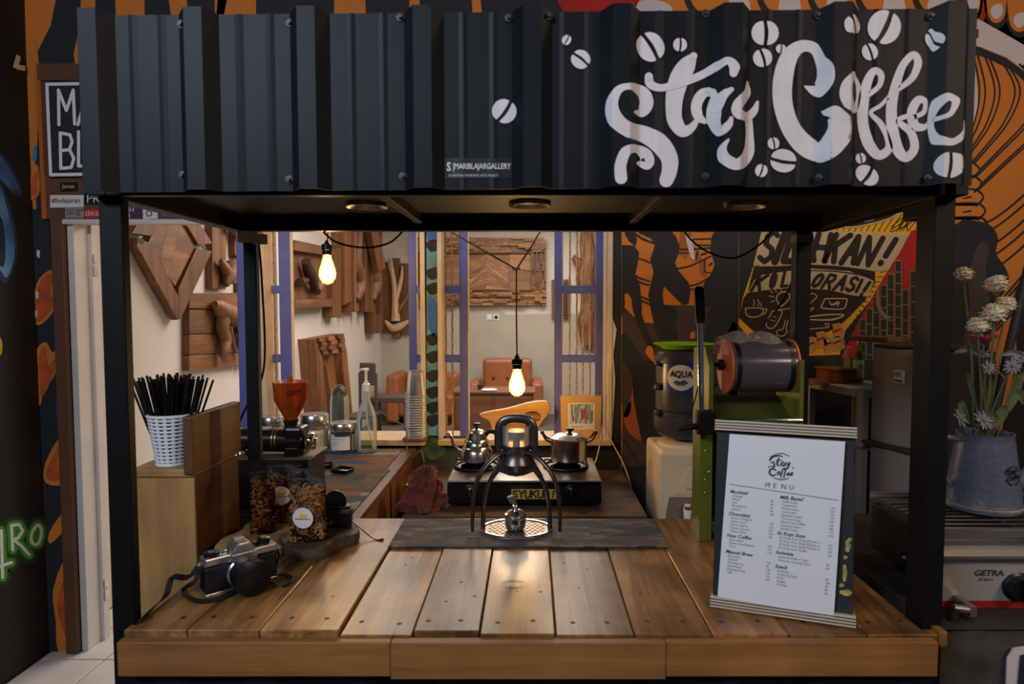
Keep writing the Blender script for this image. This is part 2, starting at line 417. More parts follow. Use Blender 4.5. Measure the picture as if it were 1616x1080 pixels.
# ---- mural: strip above the stall, left end
patch([(38, -30), (128, -30), (100, 40), (84, 100), (62, 104), (55, 120), (60, 240), (64, 330), (52, 330), (44, 180)], m_orange, 1)
patch([(128, -30), (94, -30), (80, 40), (60, 80), (56, 100), (62, 108), (118, 100), (116, 84), (126, 40)], m_mblack, 2)
patch([(128, -30), (151, -30), (148, 110), (118, 110), (116, 84), (126, 30)], m_orange, 1)
for q in ([(180, -30), (228, -30), (228, 40), (184, 40)], [(262, -30), (272, 40), (300, 40), (290, -30)], [(338, -30), (404, -30), (404, 45), (340, 45)],
          [(345, -20), (362, -20), (350, 40), (340, 40)], [(528, -30), (575, -30), (578, 35), (527, 35)], [(644, -30), (664, -30), (660, 40), (648, 40)],
          [(742, -30), (755, -30), (762, 35), (747, 35)]):
    patch(q, m_orange, 1)
# ---- mural: strip above the stall, right end, drips and teeth
patch([(905, -30), (1640, -30), (1640, 80), (1500, 60), (900, 40)], m_orange, 1)
patch([(880, -30), (1000, -30), (1004, 10), (960, 40), (905, 40)], m_mred, 2, 4)
patch([(1005, 5), (1035, 0), (1060, 12), (1055, 40), (1003, 40)], m_mwhite, 2, 4)
for x in (1155, 1235, 1310, 1400, 1470): patch([(x, -10), (x + 24, -6), (x + 28, 30), (x - 6, 30)], m_mwhite, 2, 3)
for x in (1080, 1195, 1275, 1350, 1440): lines([[(x, -20, 6), (x + 8, 8, 10), (x + 22, 24, 8)]], m_mblack, 3)
# ---- mural: right side beyond the post (white streak, orange rings, scales)
patch([(1512, -30), (1680, -30), (1780, 20), (1860, 300), (1800, 560), (1690, 760), (1505, 760), (1480, 300)], m_orange, 1)
patch([(1470, 30), (1545, 30), (1580, 50), (1640, 85), (1740, 150), (1720, 176), (1640, 128), (1588, 90), (1550, 75), (1522, 66), (1480, 60)], m_mwhite, 2)
patch([(1542, -20), (1560, -20), (1555, 28), (1545, 30), (1540, 10)], m_mred, 3, 3)
for c, wv in (((1535, -6), 30), ((1572, 6), 36), ((1608, 20), 40)):
    x, y = c
    patch([(x - wv / 2, y - 40), (x + wv / 2, y - 40), (x + wv / 2, y + 18), (x + wv * .2, y + 38), (x - wv * .25, y + 34), (x - wv / 2, y + 10)], m_mblack, 3, 4)
    patch([(x - wv / 2 + 4, y - 42), (x + wv / 2 - 4, y - 42), (x + wv / 2 - 3, y + 12), (x + wv * .15, y + 29), (x - wv * .2, y + 27), (x - wv / 2 + 4, y + 8)], m_orange, 4, 4)
    patch([(x - 6, y + 4), (x + 8, y), (x + 10, y + 16), (x, y + 24), (x - 8, y + 16)], m_mwhite, 5, 4)
patch([(1515, 70), (1535, 90), (1542, 140), (1540, 190), (1515, 220)], m_mwhite, 2, 4)
arcs = []
for r0 in (22, 31, 46, 54, 78, 86, 118, 126, 160, 168):
    arcs.append([(1512 + r0 * .78 + 5, 72 + r0 * .25, 3.2), (1524 + r0, 140, 2.6), (1520 + r0 * .85, 190, 2.4), (1510 + r0 * .55, 225 + r0 * .12, 2.8), (1495 + r0 * .2, 255 + r0 * .35, 3.2)])
for r0 in (60, 75, 100, 118, 140): arcs.append([(1520, 300 + r0, 4), (1560, 290 + r0, 3), (1600, 262 + r0, 3), (1640, 225 + r0, 4)])
for r0 in (205, 215, 250, 260): arcs.append([(1512 + r0 * .78 + 5, 92 + r0 * .25, 3.2), (1524 + r0, 160, 2.6), (1520 + r0 * .95, 260, 2.4), (1510 + r0 * .75, 345 + r0 * .12, 2.8), (1495 + r0 * .3, 430 + r0 * .35, 3.2)])
lines(arcs, m_mblack, 3)
patch([(1524, 68), (1550, 76), (1588, 92), (1640, 130), (1640, 150), (1600, 112), (1560, 92), (1530, 82)], m_mblack, 4)
for i in range(5):
    y = 255 + i * 22
    patch([(1500, y), (1530 + i * 4, y), (1546 + i * 3, y + 12), (1535 + i * 3, y + 26), (1500, y + 26)], m_orange, 4)
    lines([[(1500, y, 2), (1530 + i * 4, y, 3), (1546 + i * 3, y + 12, 3), (1535 + i * 3, y + 26, 3)], [(1520, y + 14, 2), (1532, y + 12, 3)]], m_mblack, 5)
patch([(1515, 350), (1535, 348), (1562, 355), (1575, 375), (1572, 400), (1588, 425), (1592, 450), (1575, 480), (1560, 560), (1570, 640), (1540, 720), (1505, 720), (1500, 400)], m_mblack, 6, 4)
patch([(1548, 382), (1558, 384), (1560, 400), (1555, 430), (1562, 470), (1550, 540), (1530, 700), (1515, 640), (1520, 540), (1530, 480), (1528, 440), (1538, 400)], m_mbrown, 7, 4)
patch([(1600, 470), (1640, 430), (1640, 760), (1575, 760), (1590, 640), (1606, 560)], m_mblack, 6, 4)
patch([(1508, 560), (1518, 590), (1524, 640), (1520, 700), (1506, 700)], m_orange, 7, 3)
# ---- mural: figures right of the window
q = lambda pts: zz(960, 350, 4.909, pts)
patch(q([(98, 20), (1004, 20), (1004, 1000), (1004, 1900), (98, 1900)]), m_orange, 1)
patch(q([(110, 650), (200, 740), (265, 780), (380, 790), (430, 645), (660, 650), (780, 660), (1004, 800), (1004, 1900), (110, 1900)]), m_mbrown, 2)
patch(q([(98, 180), (200, 185), (238, 240), (228, 320), (208, 410), (242, 490), (258, 620), (258, 720), (300, 840), (358, 960), (356, 1070), (310, 970), (250, 850), (206, 742), (186, 660), (182, 600), (150, 552), (122, 566), (128, 640), (98, 760)]), m_mblack, 3)
patch(q([(98, 880), (200, 950), (280, 1080), (355, 1090), (420, 1400), (450, 1900), (300, 1750), (200, 1550), (98, 1400)]), m_mblack, 3, 3)
patch(q([(140, 1120), (190, 1220), (180, 1400), (160, 1500), (110, 1480), (110, 1130)]), m_mbrown, 4, 4)
patch(q([(186, 1290), (200, 1400), (230, 1560), (250, 1700), (150, 1620), (120, 1500), (170, 1380)]), m_orange2, 4, 4)
patch(q([(130, 30), (200, 60), (222, 140), (210, 190), (160, 150), (128, 95)]), m_mblack, 3)
patch(q([(180, 20), (440, 20), (520, 110), (552, 180), (545, 250), (515, 315), (545, 385), (620, 470), (637, 540), (620, 640), (575, 645), (520, 590), (432, 498), (420, 560), (430, 645), (505, 660), (545, 715), (515, 800), (545, 915), (390, 915), (355, 790), (325, 660), (312, 560), (352, 390), (325, 290), (362, 180), (330, 130), (240, 90)]), m_mblack, 3)
patch(q([(850, 20), (1004, 20), (1004, 240), (968, 315), (995, 430), (1000, 620), (958, 790), (900, 900), (735, 1000), (760, 740), (792, 660), (742, 660), (740, 480), (800, 400), (825, 330), (790, 220), (800, 120)]), m_mblack, 3)
patch(q([(560, 60), (640, 60), (650, 160), (600, 300), (555, 250), (552, 150)]), m_orange2, 2)
patch(q([(690, 230), (740, 320), (760, 430), (720, 420), (700, 320)]), m_orange2, 2)
lines([q(l) for l in ([(182, 70, 12), (260, 130, 16), (360, 170, 12)], [(235, 286, 9), (280, 300, 12), (332, 322, 9)], [(208, 415, 9), (250, 440, 12), (322, 462, 9)],
                      [(215, 448, 9), (260, 478, 12), (320, 492, 9)], [(248, 578, 9), (322, 612, 12)], [(255, 612, 9), (322, 642, 12)], [(545, 213, 12), (640, 215, 12), (790, 202, 12)],
                      [(545, 242, 10), (640, 242, 10)], [(530, 366, 12), (640, 340, 12), (792, 268, 12)], [(630, 497, 12), (700, 480, 12), (790, 428, 14)],
                      [(630, 525, 10), (665, 520, 12)], [(675, 72, 14), (765, 72, 14)], [(650, 137, 10), (802, 132, 12)], [(690, 182, 12), (785, 182, 10)],
                      [(720, 255, 14), (760, 245, 14)], [(748, 300, 10), (752, 388, 8), (810, 392, 8)], [(780, 340, 8), (795, 328, 18), (805, 318, 8)], [(690, 232, 14), (680, 300, 10)])], m_mblack, 4)
patch(q([(595, 95), (650, 128), (672, 302), (640, 280), (610, 180)]), m_mwhite, 5)
patch(q([(572, 58), (605, 58), (640, 100), (600, 95)]), mat('mural_green', srgb(70, 150, 96), 0.7), 5)
patch(q([(630, 905), (640, 858), (670, 850), (672, 905)]), m_orange, 4)
patch(q([(288, 1010), (310, 962), (345, 985), (357, 1085), (320, 1060)]), m_orange, 4, 3)
lines([[(1165.5, 340, 1.2), (1165.5, 900, 1.2)], [(980.5, 340, 1.0), (980.5, 900, 1.0)]], mat('wall_joint', srgb(120, 100, 84), 0.8), 6, 'wall_joint')
# white rough plaster edge beside the window
patch([(960, 350), (964, 350), (966, 500), (973, 520), (968, 560), (971, 600), (966, 690), (960, 690)], m_mwhite, 5)
# ---- mural: lettered banner
patch([(1150, 300), (1460, 300), (1470, 720), (1150, 720)], m_mblack, 2)
qa = lambda pts: zz(1160, 340, 4.907, pts)
qb = lambda pts: zz(1270, 330, 4.695, pts)
patch(qa([(230, 20), (330, 10)]) + qb([(820, -120), (830, 180), (630, 460), (520, 640), (300, 900), (260, 1080), (-300, 1100)]) + qa([(20, 840), (60, 640), (140, 400)]), m_myellow, 3)
patch(qb([(790, 160), (900, 160), (900, 1120), (270, 1100), (400, 830), (600, 480), (700, 330)]), m_mred, 4)
rays = []
for i in range(16): rays.append(qb([(150 + i * 44, 165, 6), (170 + i * 46, 100, 6), (190 + i * 48, 40, 6)]))
for i in range(9): rays.append(qb([(640 + (i % 3) * 60, 170 - i * 6, 7), (760, 120 - i * 14, 6), (830, 60 - i * 10, 6)]))
for i in range(16): rays.append(qb([(560 - i * 20, 470 + i * 35, 6), (600 - i * 22, 462 + i * 38, 5)]))
for i in range(12): rays.append(qa([(140 + i * 2 - i * 9, 400 + i * 36, 7), (215 - i * 12, 385 + i * 36, 5)]))
lines(rays, m_mdark, 4)
patch(qb([(200, 112), (330, 132), (480, 110), (640, 60), (740, -20), (760, -120), (420, -120), (380, 60)]), m_mdark, 5)
lines([qb([(180, 110, 10), (330, 136, 12), (480, 112, 12), (640, 64, 12), (770, -20, 10)]), qb([(250, 75, 16), (330, 85, 30), (380, 60, 12)]), qb([(395, 70, 14), (440, 90, 12), (510, 75, 12)]), qb([(520, 55, 12), (620, 30, 10), (690, -30, 10)])], m_mcream, 6)
patch(qa([(150, 398), (460, 390)]) + qb([(300, 430), (520, 458), (522, 545), (440, 690), (300, 640)]) + qa([(450, 570), (95, 606)]), m_mdark, 4.5)
# cream band with SILAHKAN!
patch(qa([(228, 92), (345, 90), (570, 110)]) + qb([(200, 155), (480, 178), (775, 190), (700, 310), (620, 455), (510, 460), (400, 440), (200, 420), (20, 410)]) + qa([(450, 390), (235, 395), (140, 382)]), m_mcream, 5)
lt = MB()
def bt(txt, quad, wd, k, gap=0.35, mt=m_mdark, name='mural_letter', parent=None):
    m = MB(); block_text(m, txt, quad, wd * (1.3 if k == 6 else 1.05), WALL(k), gap); return m.build(name, mt, parent or wb)
words = [('S', qa([(255, 130), (345, 120), (275, 360), (180, 360)]), 6.5), ('I', qa([(360, 130), (430, 125), (345, 360), (270, 360)]), 9), ('L', qa([(450, 130), (520, 130), (460, 355), (375, 355)]), 8),
         ('A', qa([(540, 130), (620, 130), (610, 350), (510, 350)]), 7), ('H', qb([(105, 185), (195, 190), (150, 385), (45, 380)]), 7), ('K', qb([(235, 190), (345, 195), (215, 390), (145, 385)]), 7),
         ('A', qb([(350, 205), (450, 205), (360, 400), (270, 400)]), 7), ('N', qb([(480, 210), (580, 215), (470, 415), (390, 405)]), 6.5), ('!', qb([(640, 225), (700, 225), (600, 415), (520, 415)]), 7)]
for ch, qd, wd in words: bt(ch, qd, wd, 6)
# double rule and KOLABORASI band
patch(qa([(215, 460), (460, 425)]) + qb([(30, 440), (330, 460), (515, 530), (470, 650), (350, 640), (180, 600), (20, 590)]) + qa([(450, 560), (230, 580), (95, 602), (150, 500)]), m_mcream, 6)
lines([qa([(240, 420, 14), (350, 402, 18), (460, 396, 18), (560, 400, 16)]), qb([(20, 420, 16), (200, 428, 18), (380, 450, 20), (495, 490, 14)]), qb([(20, 455, 8), (220, 462, 9), (420, 490, 10), (512, 528, 8)]), qa([(240, 445, 8), (350, 425, 8), (460, 416, 8)])], m_mdark, 7)
words = [('K', qa([(190, 475), (260, 460), (190, 575), (125, 585)]), 5), ('O', qa([(290, 455), (325, 448), (300, 555), (270, 560)]), 5), ('L', qa([(385, 440), (430, 435), (415, 545), (360, 550)]), 4.5), ('A', qa([(450, 440), (500, 440), (480, 545), (430, 548)]), 4.5),
         ('B', qa([(520, 440), (555, 440), (540, 545), (505, 548)]), 4.5), ('O', qb([(100, 485), (150, 485), (95, 575), (45, 572)]), 5), ('R', qb([(190, 485), (245, 490), (185, 590), (125, 585)]), 4.5), ('A', qb([(280, 490), (330, 500), (275, 600), (215, 595)]), 4.5),
         ('S', qb([(355, 500), (405, 510), (355, 610), (300, 605)]), 4.5), ('I', qb([(405, 520), (445, 530), (400, 615), (365, 612)]), 4.5), ('!', qb([(455, 540), (500, 545), (440, 640), (400, 640)]), 5)]
for ch, qd, wd in words: bt(ch, qd, wd, 8)
# dark lower field with chalk-like icons
patch(qa([(95, 602), (230, 582), (450, 562)]) + qb([(30, 598), (200, 612), (350, 650), (435, 690), (330, 800), (250, 870), (90, 950), (-250, 1020)]) + qa([(30, 790), (70, 640)]), m_mdark, 6)
ic = [qa(l) for l in ([(80, 720, 8), (150, 718, 6), (215, 725, 8), (205, 770, 8), (140, 790, 8), (90, 770, 8), (80, 720, 8)], [(212, 730, 7), (245, 725, 7), (235, 755, 7), (205, 770, 7)], [(140, 655, 6), (150, 680, 6), (140, 705, 5)], [(175, 650, 6), (185, 680, 6), (175, 705, 5)], [(195, 680, 6), (205, 705, 5)],
                      [(340, 690, 9), (320, 640, 9), (350, 600, 9), (400, 595, 9), (425, 630, 9), (400, 670, 9), (355, 705, 9), (340, 690, 8)], [(290, 600, 7), (272, 585, 6)], [(300, 630, 7), (265, 625, 6)], [(305, 660, 7), (275, 675, 6)], [(320, 595, 6), (310, 575, 6)], [(360, 590, 6), (358, 572, 6)],
                      [(290, 740, 8), (240, 850, 8), (300, 870, 8), (365, 745, 8), (290, 740, 8)], [(290, 780, 5), (320, 790, 5)], [(275, 810, 5), (310, 820, 5)], [(390, 810, 7), (370, 880, 7), (330, 890, 7), (325, 925, 7), (370, 935, 7), (405, 900, 7), (395, 880, 7), (410, 815, 7)],
                      [(330, 730, 6), (400, 725, 6), (440, 715, 6)])] + \
     [qb(l) for l in ([(150, 665, 9), (300, 665, 9), (310, 690, 9), (280, 740, 9), (130, 735, 9), (130, 710, 9), (150, 665, 9)], [(180, 680, 5), (200, 710, 12), (250, 690, 16), (240, 720, 8)], [(30, 640, 7), (60, 625, 7), (90, 650, 7), (60, 680, 7), (40, 700, 7)], [(25, 800, 9), (150, 785, 12), (290, 785, 10), (200, 820, 14), (30, 820, 8)],
                      [(150, 850, 7), (180, 850, 7), (170, 880, 7), (150, 850, 7)], [(30, 890, 7), (160, 880, 6)], [(20, 740, 6), (70, 735, 6), (30, 760, 6)])]
lines(ic, m_mcream, 7, 'mural_icon')
for cx_, cy_ in ((120, 960), (40, 1000), (240, 900), (170, 1000), (240, 985)):
    patch(qb([(cx_ - 34, cy_ - 40), (cx_ + 30, cy_ - 44), (cx_ + 50, cy_ + 40), (cx_ - 20, cy_ + 60)]), m_orange, 7)
    lines([qb([(cx_ - 34, cy_ - 40, 8), (cx_ + 30, cy_ - 44, 8), (cx_ + 50, cy_ + 40, 8), (cx_ - 20, cy_ + 60, 8)]), qb([(cx_ - 10, cy_ - 30, 8), (cx_ + 20, cy_ + 40, 8)])], m_mcream, 8)
    lines([qb([(cx_ - 20, cy_ + 10, 10), (cx_ + 25, cy_ - 10, 10)])], m_mdark, 9)
# painted brick columns on red
m_mbrick = mat('mural_brick_green', srgb(50, 46, 36), 0.8, var=0.2, vs=30); m_mline = mat('mural_brick_line', srgb(128, 116, 104), 0.8)
for i, (x, top) in enumerate(((405, 815), (455, 735), (507, 648), (560, 560), (612, 478), (668, 380), (722, 592), (780, 455))):
    m = MB(); m2 = MB()
    patch(qb([(x, top), (x + 50, top), (x + 50, 1120), (x, 1120)]), m_mline, 5)
    yy = top + 8
    while yy < 1110:
        h = 75 if (int(yy) + i) % 2 else 105
        patch(qb([(x + 6, yy), (x + 44, yy), (x + 44, min(yy + h, 1115)), (x + 6, min(yy + h, 1115))]), m_mbrick, 6); yy += h + 9
lines([qb([(540, 600, 22), (545, 720, 30), (600, 800, 30), (640, 800, 12)])], m_mline, 7)

# ---- left end of the wall beside the doorway, drips of orange, blue marks
patch([(72, 110), (66, 140), (75, 320), (82, 420), (88, 440), (86, 470), (96, 530), (94, 560), (100, 640), (102, 700), (112, 860), (124, 1030), (92, 1030), (84, 900), (70, 600), (58, 360), (54, 200), (56, 110)], m_mblack, 3)
for pts in ([(62, 440), (84, 428), (87, 480), (74, 505), (56, 512), (54, 470)], [(58, 552), (72, 540), (82, 556), (92, 552), (92, 580), (70, 620), (62, 640), (60, 580)],
            [(72, 730), (98, 690), (102, 760), (72, 762)], [(78, 840), (104, 805), (106, 830), (80, 858)], [(84, 930), (110, 880), (122, 1028), (92, 1028), (88, 980)],
            [(50, 268), (60, 262), (63, 300), (55, 314), (47, 312)], [(50, 60), (62, 108), (58, 240), (52, 240)]):
    patch(pts, m_orange, 4, 3)
m_fl = mat('mural_flame_red', srgb(196, 84, 36), 0.7, var=0.3, vs=20)
for pts in ([(58, 470), (66, 440), (84, 432), (78, 462), (86, 478), (72, 498), (57, 508)], [(62, 560), (72, 546), (76, 580), (90, 560), (84, 592), (66, 630), (63, 600)], [(74, 742), (92, 706), (88, 738), (100, 728), (96, 756), (75, 758)], [(90, 950), (108, 900), (104, 950), (116, 960), (112, 1020), (98, 990)], [(50, 280), (61, 270), (57, 290), (60, 305), (50, 308)]):
    patch(pts, m_fl, 5, 2)
patch([(88, 640), (100, 640), (106, 672), (92, 668)], mat('mural_blue', srgb(52, 58, 150), 0.7), 6, 4)
patch([(53, 232), (58, 232), (58, 252), (52, 252)], mat('mural_teal', srgb(60, 130, 150), 0.7), 6, 3)
for c in ((58, 465), (56, 495), (60, 400)): patch([(c[0] - 2, c[1] - 6), (c[0] + 3, c[1] - 4), (c[0] + 2, c[1] + 8), (c[0] - 2, c[1] + 4)], m_mwhite, 6)
# pillar between the windows: turquoise and black graffiti; dark green stains under the sill
m_teal = mat('pillar_teal', srgb(96, 148, 152), 0.7, var=0.35, vs=22); m_pblue = mat('pillar_blue', srgb(58, 104, 176), 0.7, var=0.2, vs=20)
patch([(673, 340), (692, 340), (692, 690), (673, 690)], m_teal, 1)
patch([(674, 352), (690, 358), (688, 376), (675, 380)], m_pblue, 2, 3); patch([(675, 470), (690, 480), (690, 530), (678, 520)], m_pblue, 2, 3)
for y in (384, 428, 452, 532, 560, 590, 616, 640, 660): patch([(672, y), (690, y - 6), (692, y + 8), (680, y + 14)], m_mblack, 2, 3)
m_stain = mat('wall_stain_green', srgb(58, 66, 52), 0.8, var=0.5, vs=9)
patch([(640, 688), (766, 688), (766, 900), (640, 900)], m_stain, 1)
patch([(660, 700), (690, 694), (704, 712), (680, 726)], mat('wall_stain_green_light', srgb(76, 100, 52), 0.8, var=0.4, vs=20), 2, 4)

# ---- black hall wall: blue swirl, yellow dot, green glow lettering, tape
def LW(k): return lambda x, y: SW(x, y, XS + 0.0012 * k)
def lpatch(pts, mt, k, smooth=4, name='graffiti_patch'):
    pts = [(q.x, q.y) for q in spl(pts, smooth, True)]; fn = LW(k)
    return MB().prism([fn(x, y) for x, y in pts], (-0.001, 0, 0)).build(name, mt, wl)
def fadepaint(name, c0, c1, sx, zc, hw, dark):
    m_, nt, p = nmat(name); N = nt.nodes; L = nt.links
    n = N.new('ShaderNodeTexNoise'); n.inputs['Scale'].default_value = 5; tc = N.new('ShaderNodeTexCoord'); L.new(tc.outputs['Object'], n.inputs['Vector'])
    cr = N.new('ShaderNodeValToRGB'); cr.color_ramp.elements[0].position = .35; cr.color_ramp.elements[1].position = .7
    cr.color_ramp.elements[0].color = c0; cr.color_ramp.elements[1].color = c1
    L.new(n.outputs['Fac'], cr.inputs[0]); L.new(cr.outputs[0], p.inputs['Base Color']); p.inputs['Roughness'].default_value = .7
    return m_
m_gblue = fadepaint('graffiti_blue', srgb(44, 84, 150), srgb(104, 172, 232), 0, 0, 0, 0)
m_gdeep = mat('graffiti_deep_blue', srgb(26, 40, 84), 0.7)
m_gmid = mat('graffiti_edge_blue', srgb(40, 60, 96), 0.7)
lpatch([(-30, 220), (0, 240), (20, 268), (33, 296), (33, 308), (20, 306), (0, 285), (-30, 270)], m_gmid, 1)
lpatch([(-30, 224), (0, 246), (18, 272), (30, 298), (18, 299), (0, 282), (-30, 262)], m_gblue, 2)
lpatch([(-30, 270), (0, 288), (14, 320), (26, 370), (26, 410), (12, 445), (0, 440), (-30, 400)], m_gmid, 1)
lpatch([(-30, 276), (0, 295), (10, 325), (22, 372), (22, 408), (11, 438), (0, 425), (-30, 380)], m_gblue, 2)
lpatch([(-30, 330), (0, 340), (8, 380), (6, 420), (-10, 410), (-30, 380)], m_gdeep, 3)
lpatch([(-14, 530), (0, 532), (4, 548), (0, 562), (-14, 564)], mat('graffiti_yellow', srgb(214, 180, 30), 0.7), 2)
def glow_mat():
    m_, nt, p = nmat('graffiti_green'); N = nt.nodes; L = nt.links
    tc = N.new('ShaderNodeTexCoord'); n = N.new('ShaderNodeTexNoise'); n.inputs['Scale'].default_value = 40; L.new(tc.outputs['Object'], n.inputs['Vector'])
    cr = N.new('ShaderNodeValToRGB'); cr.color_ramp.elements[0].color = srgb(40, 110, 30); cr.color_ramp.elements[1].color = srgb(84, 180, 60)
    L.new(n.outputs['Fac'], cr.inputs[0]); L.new(cr.outputs[0], p.inputs['Base Color']); p.inputs['Roughness'].default_value = .8
    return m_
mg = glow_mat(); mg0 = mat('graffiti_green_dim', srgb(34, 70, 28), 0.8); mg00 = mat('graffiti_green_faint', srgb(32, 46, 28), 0.8); mgw = mat('graffiti_pale', srgb(226, 236, 228), 0.7)
let = {'O': [(56, 832), (50, 842), (50, 856), (58, 860), (64, 850), (65, 836), (60, 829), (55, 833)],
       'R': [(20, 868), (18, 830), (30, 828), (36, 838), (28, 850), (20, 851), (34, 862), (46, 876)], 'T': [(2, 838), (3, 872), (4, 912)], 'T2': [(-12, 898), (4, 893), (18, 888)]}
for k, (wd, mt_) in enumerate(((32, mg00), (24, mg0), (15, mg), (5.0, mgw))):
    for nm, st in let.items():
        m = MB(); sp = [(a.x, a.y) for a in spl(st, 4)] if nm == 'O' else st
        poly_stroke(m, sp, wd, LW(1 + k)); m.build('graffiti_letter' if k == 3 else 'graffiti_halo', mt_, wl)
m_tape = mat('masking_tape', srgb(206, 190, 150), 0.7)
MB().prism([LW(6)(*p_) for p_ in ((26, 86), (33, 90), (28, 110), (21, 106))], (-0.001, 0, 0)).build('masking_tape', m_tape, wl)
MB().prism([LW(7)(*p_) for p_ in ((28, 102), (40, 104), (40, 112), (28, 110))], (-0.001, 0, 0)).build('masking_tape', m_tape, wl)

# ---- doorway: brown frame, sign board over it, white reveal
d1 = struct(bpy.data.objects.new('door_1', None)); COL.objects.link(d1)
m = MB().bx(DX0 - 0.055, DX0, YW - 0.025, YI, 0, DZ); m.build('door_jamb', m_brownframe, d1, bevel=0.003)
MB().bx(DX0, DX0 + 0.03, YW + 0.005, YI, 0, DZ).build('door_reveal', m_jamb, d1, bevel=0.003)
MB().bx(DX0, DX0 + 0.045, YI - 0.035, YI + 0.01, 0, DZ).build('door_stop', m_jamb, d1, bevel=0.002)
for z in (1.78, 0.2): MB().bx(DX0 + 0.045, DX0 + 0.052, YI - 0.03, YI, z, z + 0.05).bx(DX0 + 0.045, DX0 + 0.052, YI - 0.03, YI, z + 0.06, z + 0.1).build('hinge', m_steel, d1)
MB().bx(DX1, DX1 + 0.036, YW - 0.02, YI, 0, DZ).build('door_jamb', m_blue, d1, bevel=0.003)
MB().bx(DX0 - 0.02, DX1 + 0.04, YW - 0.022, YW + 0.03, DZ - 0.022, DZ).build('door_head_trim', m_jamb, d1, bevel=0.002)
a = P(66, 104, YW); b = P(420, 346, YW)
MB().bx(a.x, DX1 + 0.05, YW - 0.02, YW + 0.0, DZ, a.z).build('transom_board', m_brownframe, d1, bevel=0.003)
MB().bx(a.x - 0.006, a.x + 0.012, YW - 0.03, YW, DZ, a.z + 0.004).build('transom_edge', m_orange2, d1, bevel=0.002)
MB().bx(a.x, DX1 + 0.05, YW - 0.032, YW, a.z - 0.075, a.z).build('transom_rail', m_brownframe, d1, bevel=0.003)
# MARI BLAJAR sign
sg = thing('name_sign', 'black painted sign board with white hand lettered capitals above the doorway', 'sign', P(75, 280, YW - 0.04))
def SG(k):
    return lambda x, y: P(x, y, YW - 0.036 - 0.001 * k) - V(sg.location)
def flatpoly(pts, fn, name, mt, par, dy=0.001): return MB().prism([fn(x, y) for x, y in pts], (0, dy, 0)).build(name, mt, par)
flatpoly([(72, 128), (330, 124), (330, 276), (77, 280)], SG(0), 'board', m_mblack, sg, 0.014)
m = MB(); poly_stroke(m, [(330, 129), (74, 133), (80, 276), (330, 272)], 5, SG(1)); m.build('border', m_white, sg)
for ch, qd in (('M', [(91, 142), (117, 142), (118, 196), (93, 197)]), ('A', [(127, 142), (150, 142), (158, 196), (123, 197)]), ('R', [(168, 142), (192, 142), (194, 196), (168, 197)]), ('I', [(200, 142), (214, 142), (214, 196), (200, 197)]),
               ('B', [(95, 210), (117, 210), (118, 266), (96, 266)]), ('L', [(124, 208), (142, 208), (140, 262), (124, 262)]), ('A', [(150, 208), (168, 208), (172, 262), (145, 262)]), ('J', [(178, 208), (194, 208), (194, 262), (178, 262)]), ('A', [(206, 208), (222, 208), (228, 262), (200, 262)]), ('R', [(236, 208), (254, 208), (256, 262), (236, 262)])):
    m = MB(); block_text(m, ch, qd, 5, SG(2)); m.build('letter', m_white, sg)
# stickers on the transom
def sticker(nm, label, quad, base, texts, cat='sticker'):
    o = thing('sticker', label, cat, P(quad[3][0], quad[3][1], YW - 0.0215))
    fn = lambda k: (lambda x, y: P(x, y, YW - 0.0215 - 0.0006 * k) - V(o.location))
    flatpoly(quad, fn(0), 'backing', base, o, 0.0006)
    for body, x, y, s, mt_ in texts:
        m = MB(); put_text(m, body, s, lambda u, v, x=x, y=y: fn(2)(x + u, y - v)); m.build('print', mt_, o)
    return o
m_stW = mat('sticker_white', srgb(214, 212, 208), 0.4); m_stK = mat('sticker_black', srgb(24, 22, 22), 0.4)
m_stR = mat('sticker_red', srgb(196, 50, 40), 0.4); m_stP = mat('sticker_purple', srgb(74, 44, 90), 0.4); m_stY = mat('sticker_yellow', srgb(214, 206, 50), 0.4); m_stB = mat('sticker_blue', srgb(52, 84, 160), 0.4); m_stG = mat('sticker_grey', srgb(150, 148, 140), 0.4)
sticker('s', 'white sticker reading #belajaran on the brown transom', [(79, 308), (132, 308), (132, 327), (79, 328)], m_stW, [('#belajaran', 81, 320, 11, m_stK)])
sticker('s', 'small black sticker with yellow scrawl under the sign board', [(95, 288), (123, 288), (123, 302), (95, 303)], m_stK, [('Jenist', 98, 297, 9, m_stY)])
sticker('s', 'black sticker with large white capitals PR beside the hashtag sticker', [(133, 304), (185, 304), (185, 323), (133, 323)], m_stK, [('PRO', 136, 320, 19, m_stW)])
sticker('s', 'grey sticker with three lines of dark lettering and the number 1932', [(103, 328), (132, 328), (132, 347), (103, 347)], m_stG, [('HOYS BARNI', 104, 333.5, 5.6, m_stK), ('19=32', 104, 340.5, 9, m_stK), ('KALIWUNGI', 104, 346.4, 5.6, m_stK)])
sticker('s', 'red sticker with white lettering beside the number sticker', [(132, 330), (185, 330), (185, 344), (132, 344)], m_stR, [('SEKIL', 134, 340.5, 10, m_stW)])
sticker('s', 'purple sticker reading RNH 94 on the transom', [(186, 326), (223, 326), (223, 346), (186, 346)], m_stP, [('RNH', 189, 335, 11, m_stW), ('94', 195, 344.5, 11, m_stW)])
sticker('s', 'pale sticker with a round blue emblem beside the purple sticker', [(225, 325), (248, 325), (249, 345), (226, 346)], m_stW, [('o', 229, 342, 22, m_stB)])
sticker('s', 'blue and white sticker next to the round emblem sticker', [(256, 330), (290, 328), (290, 340), (256, 343)], m_stB, [('ITSJE', 258, 340, 10, m_stW)])

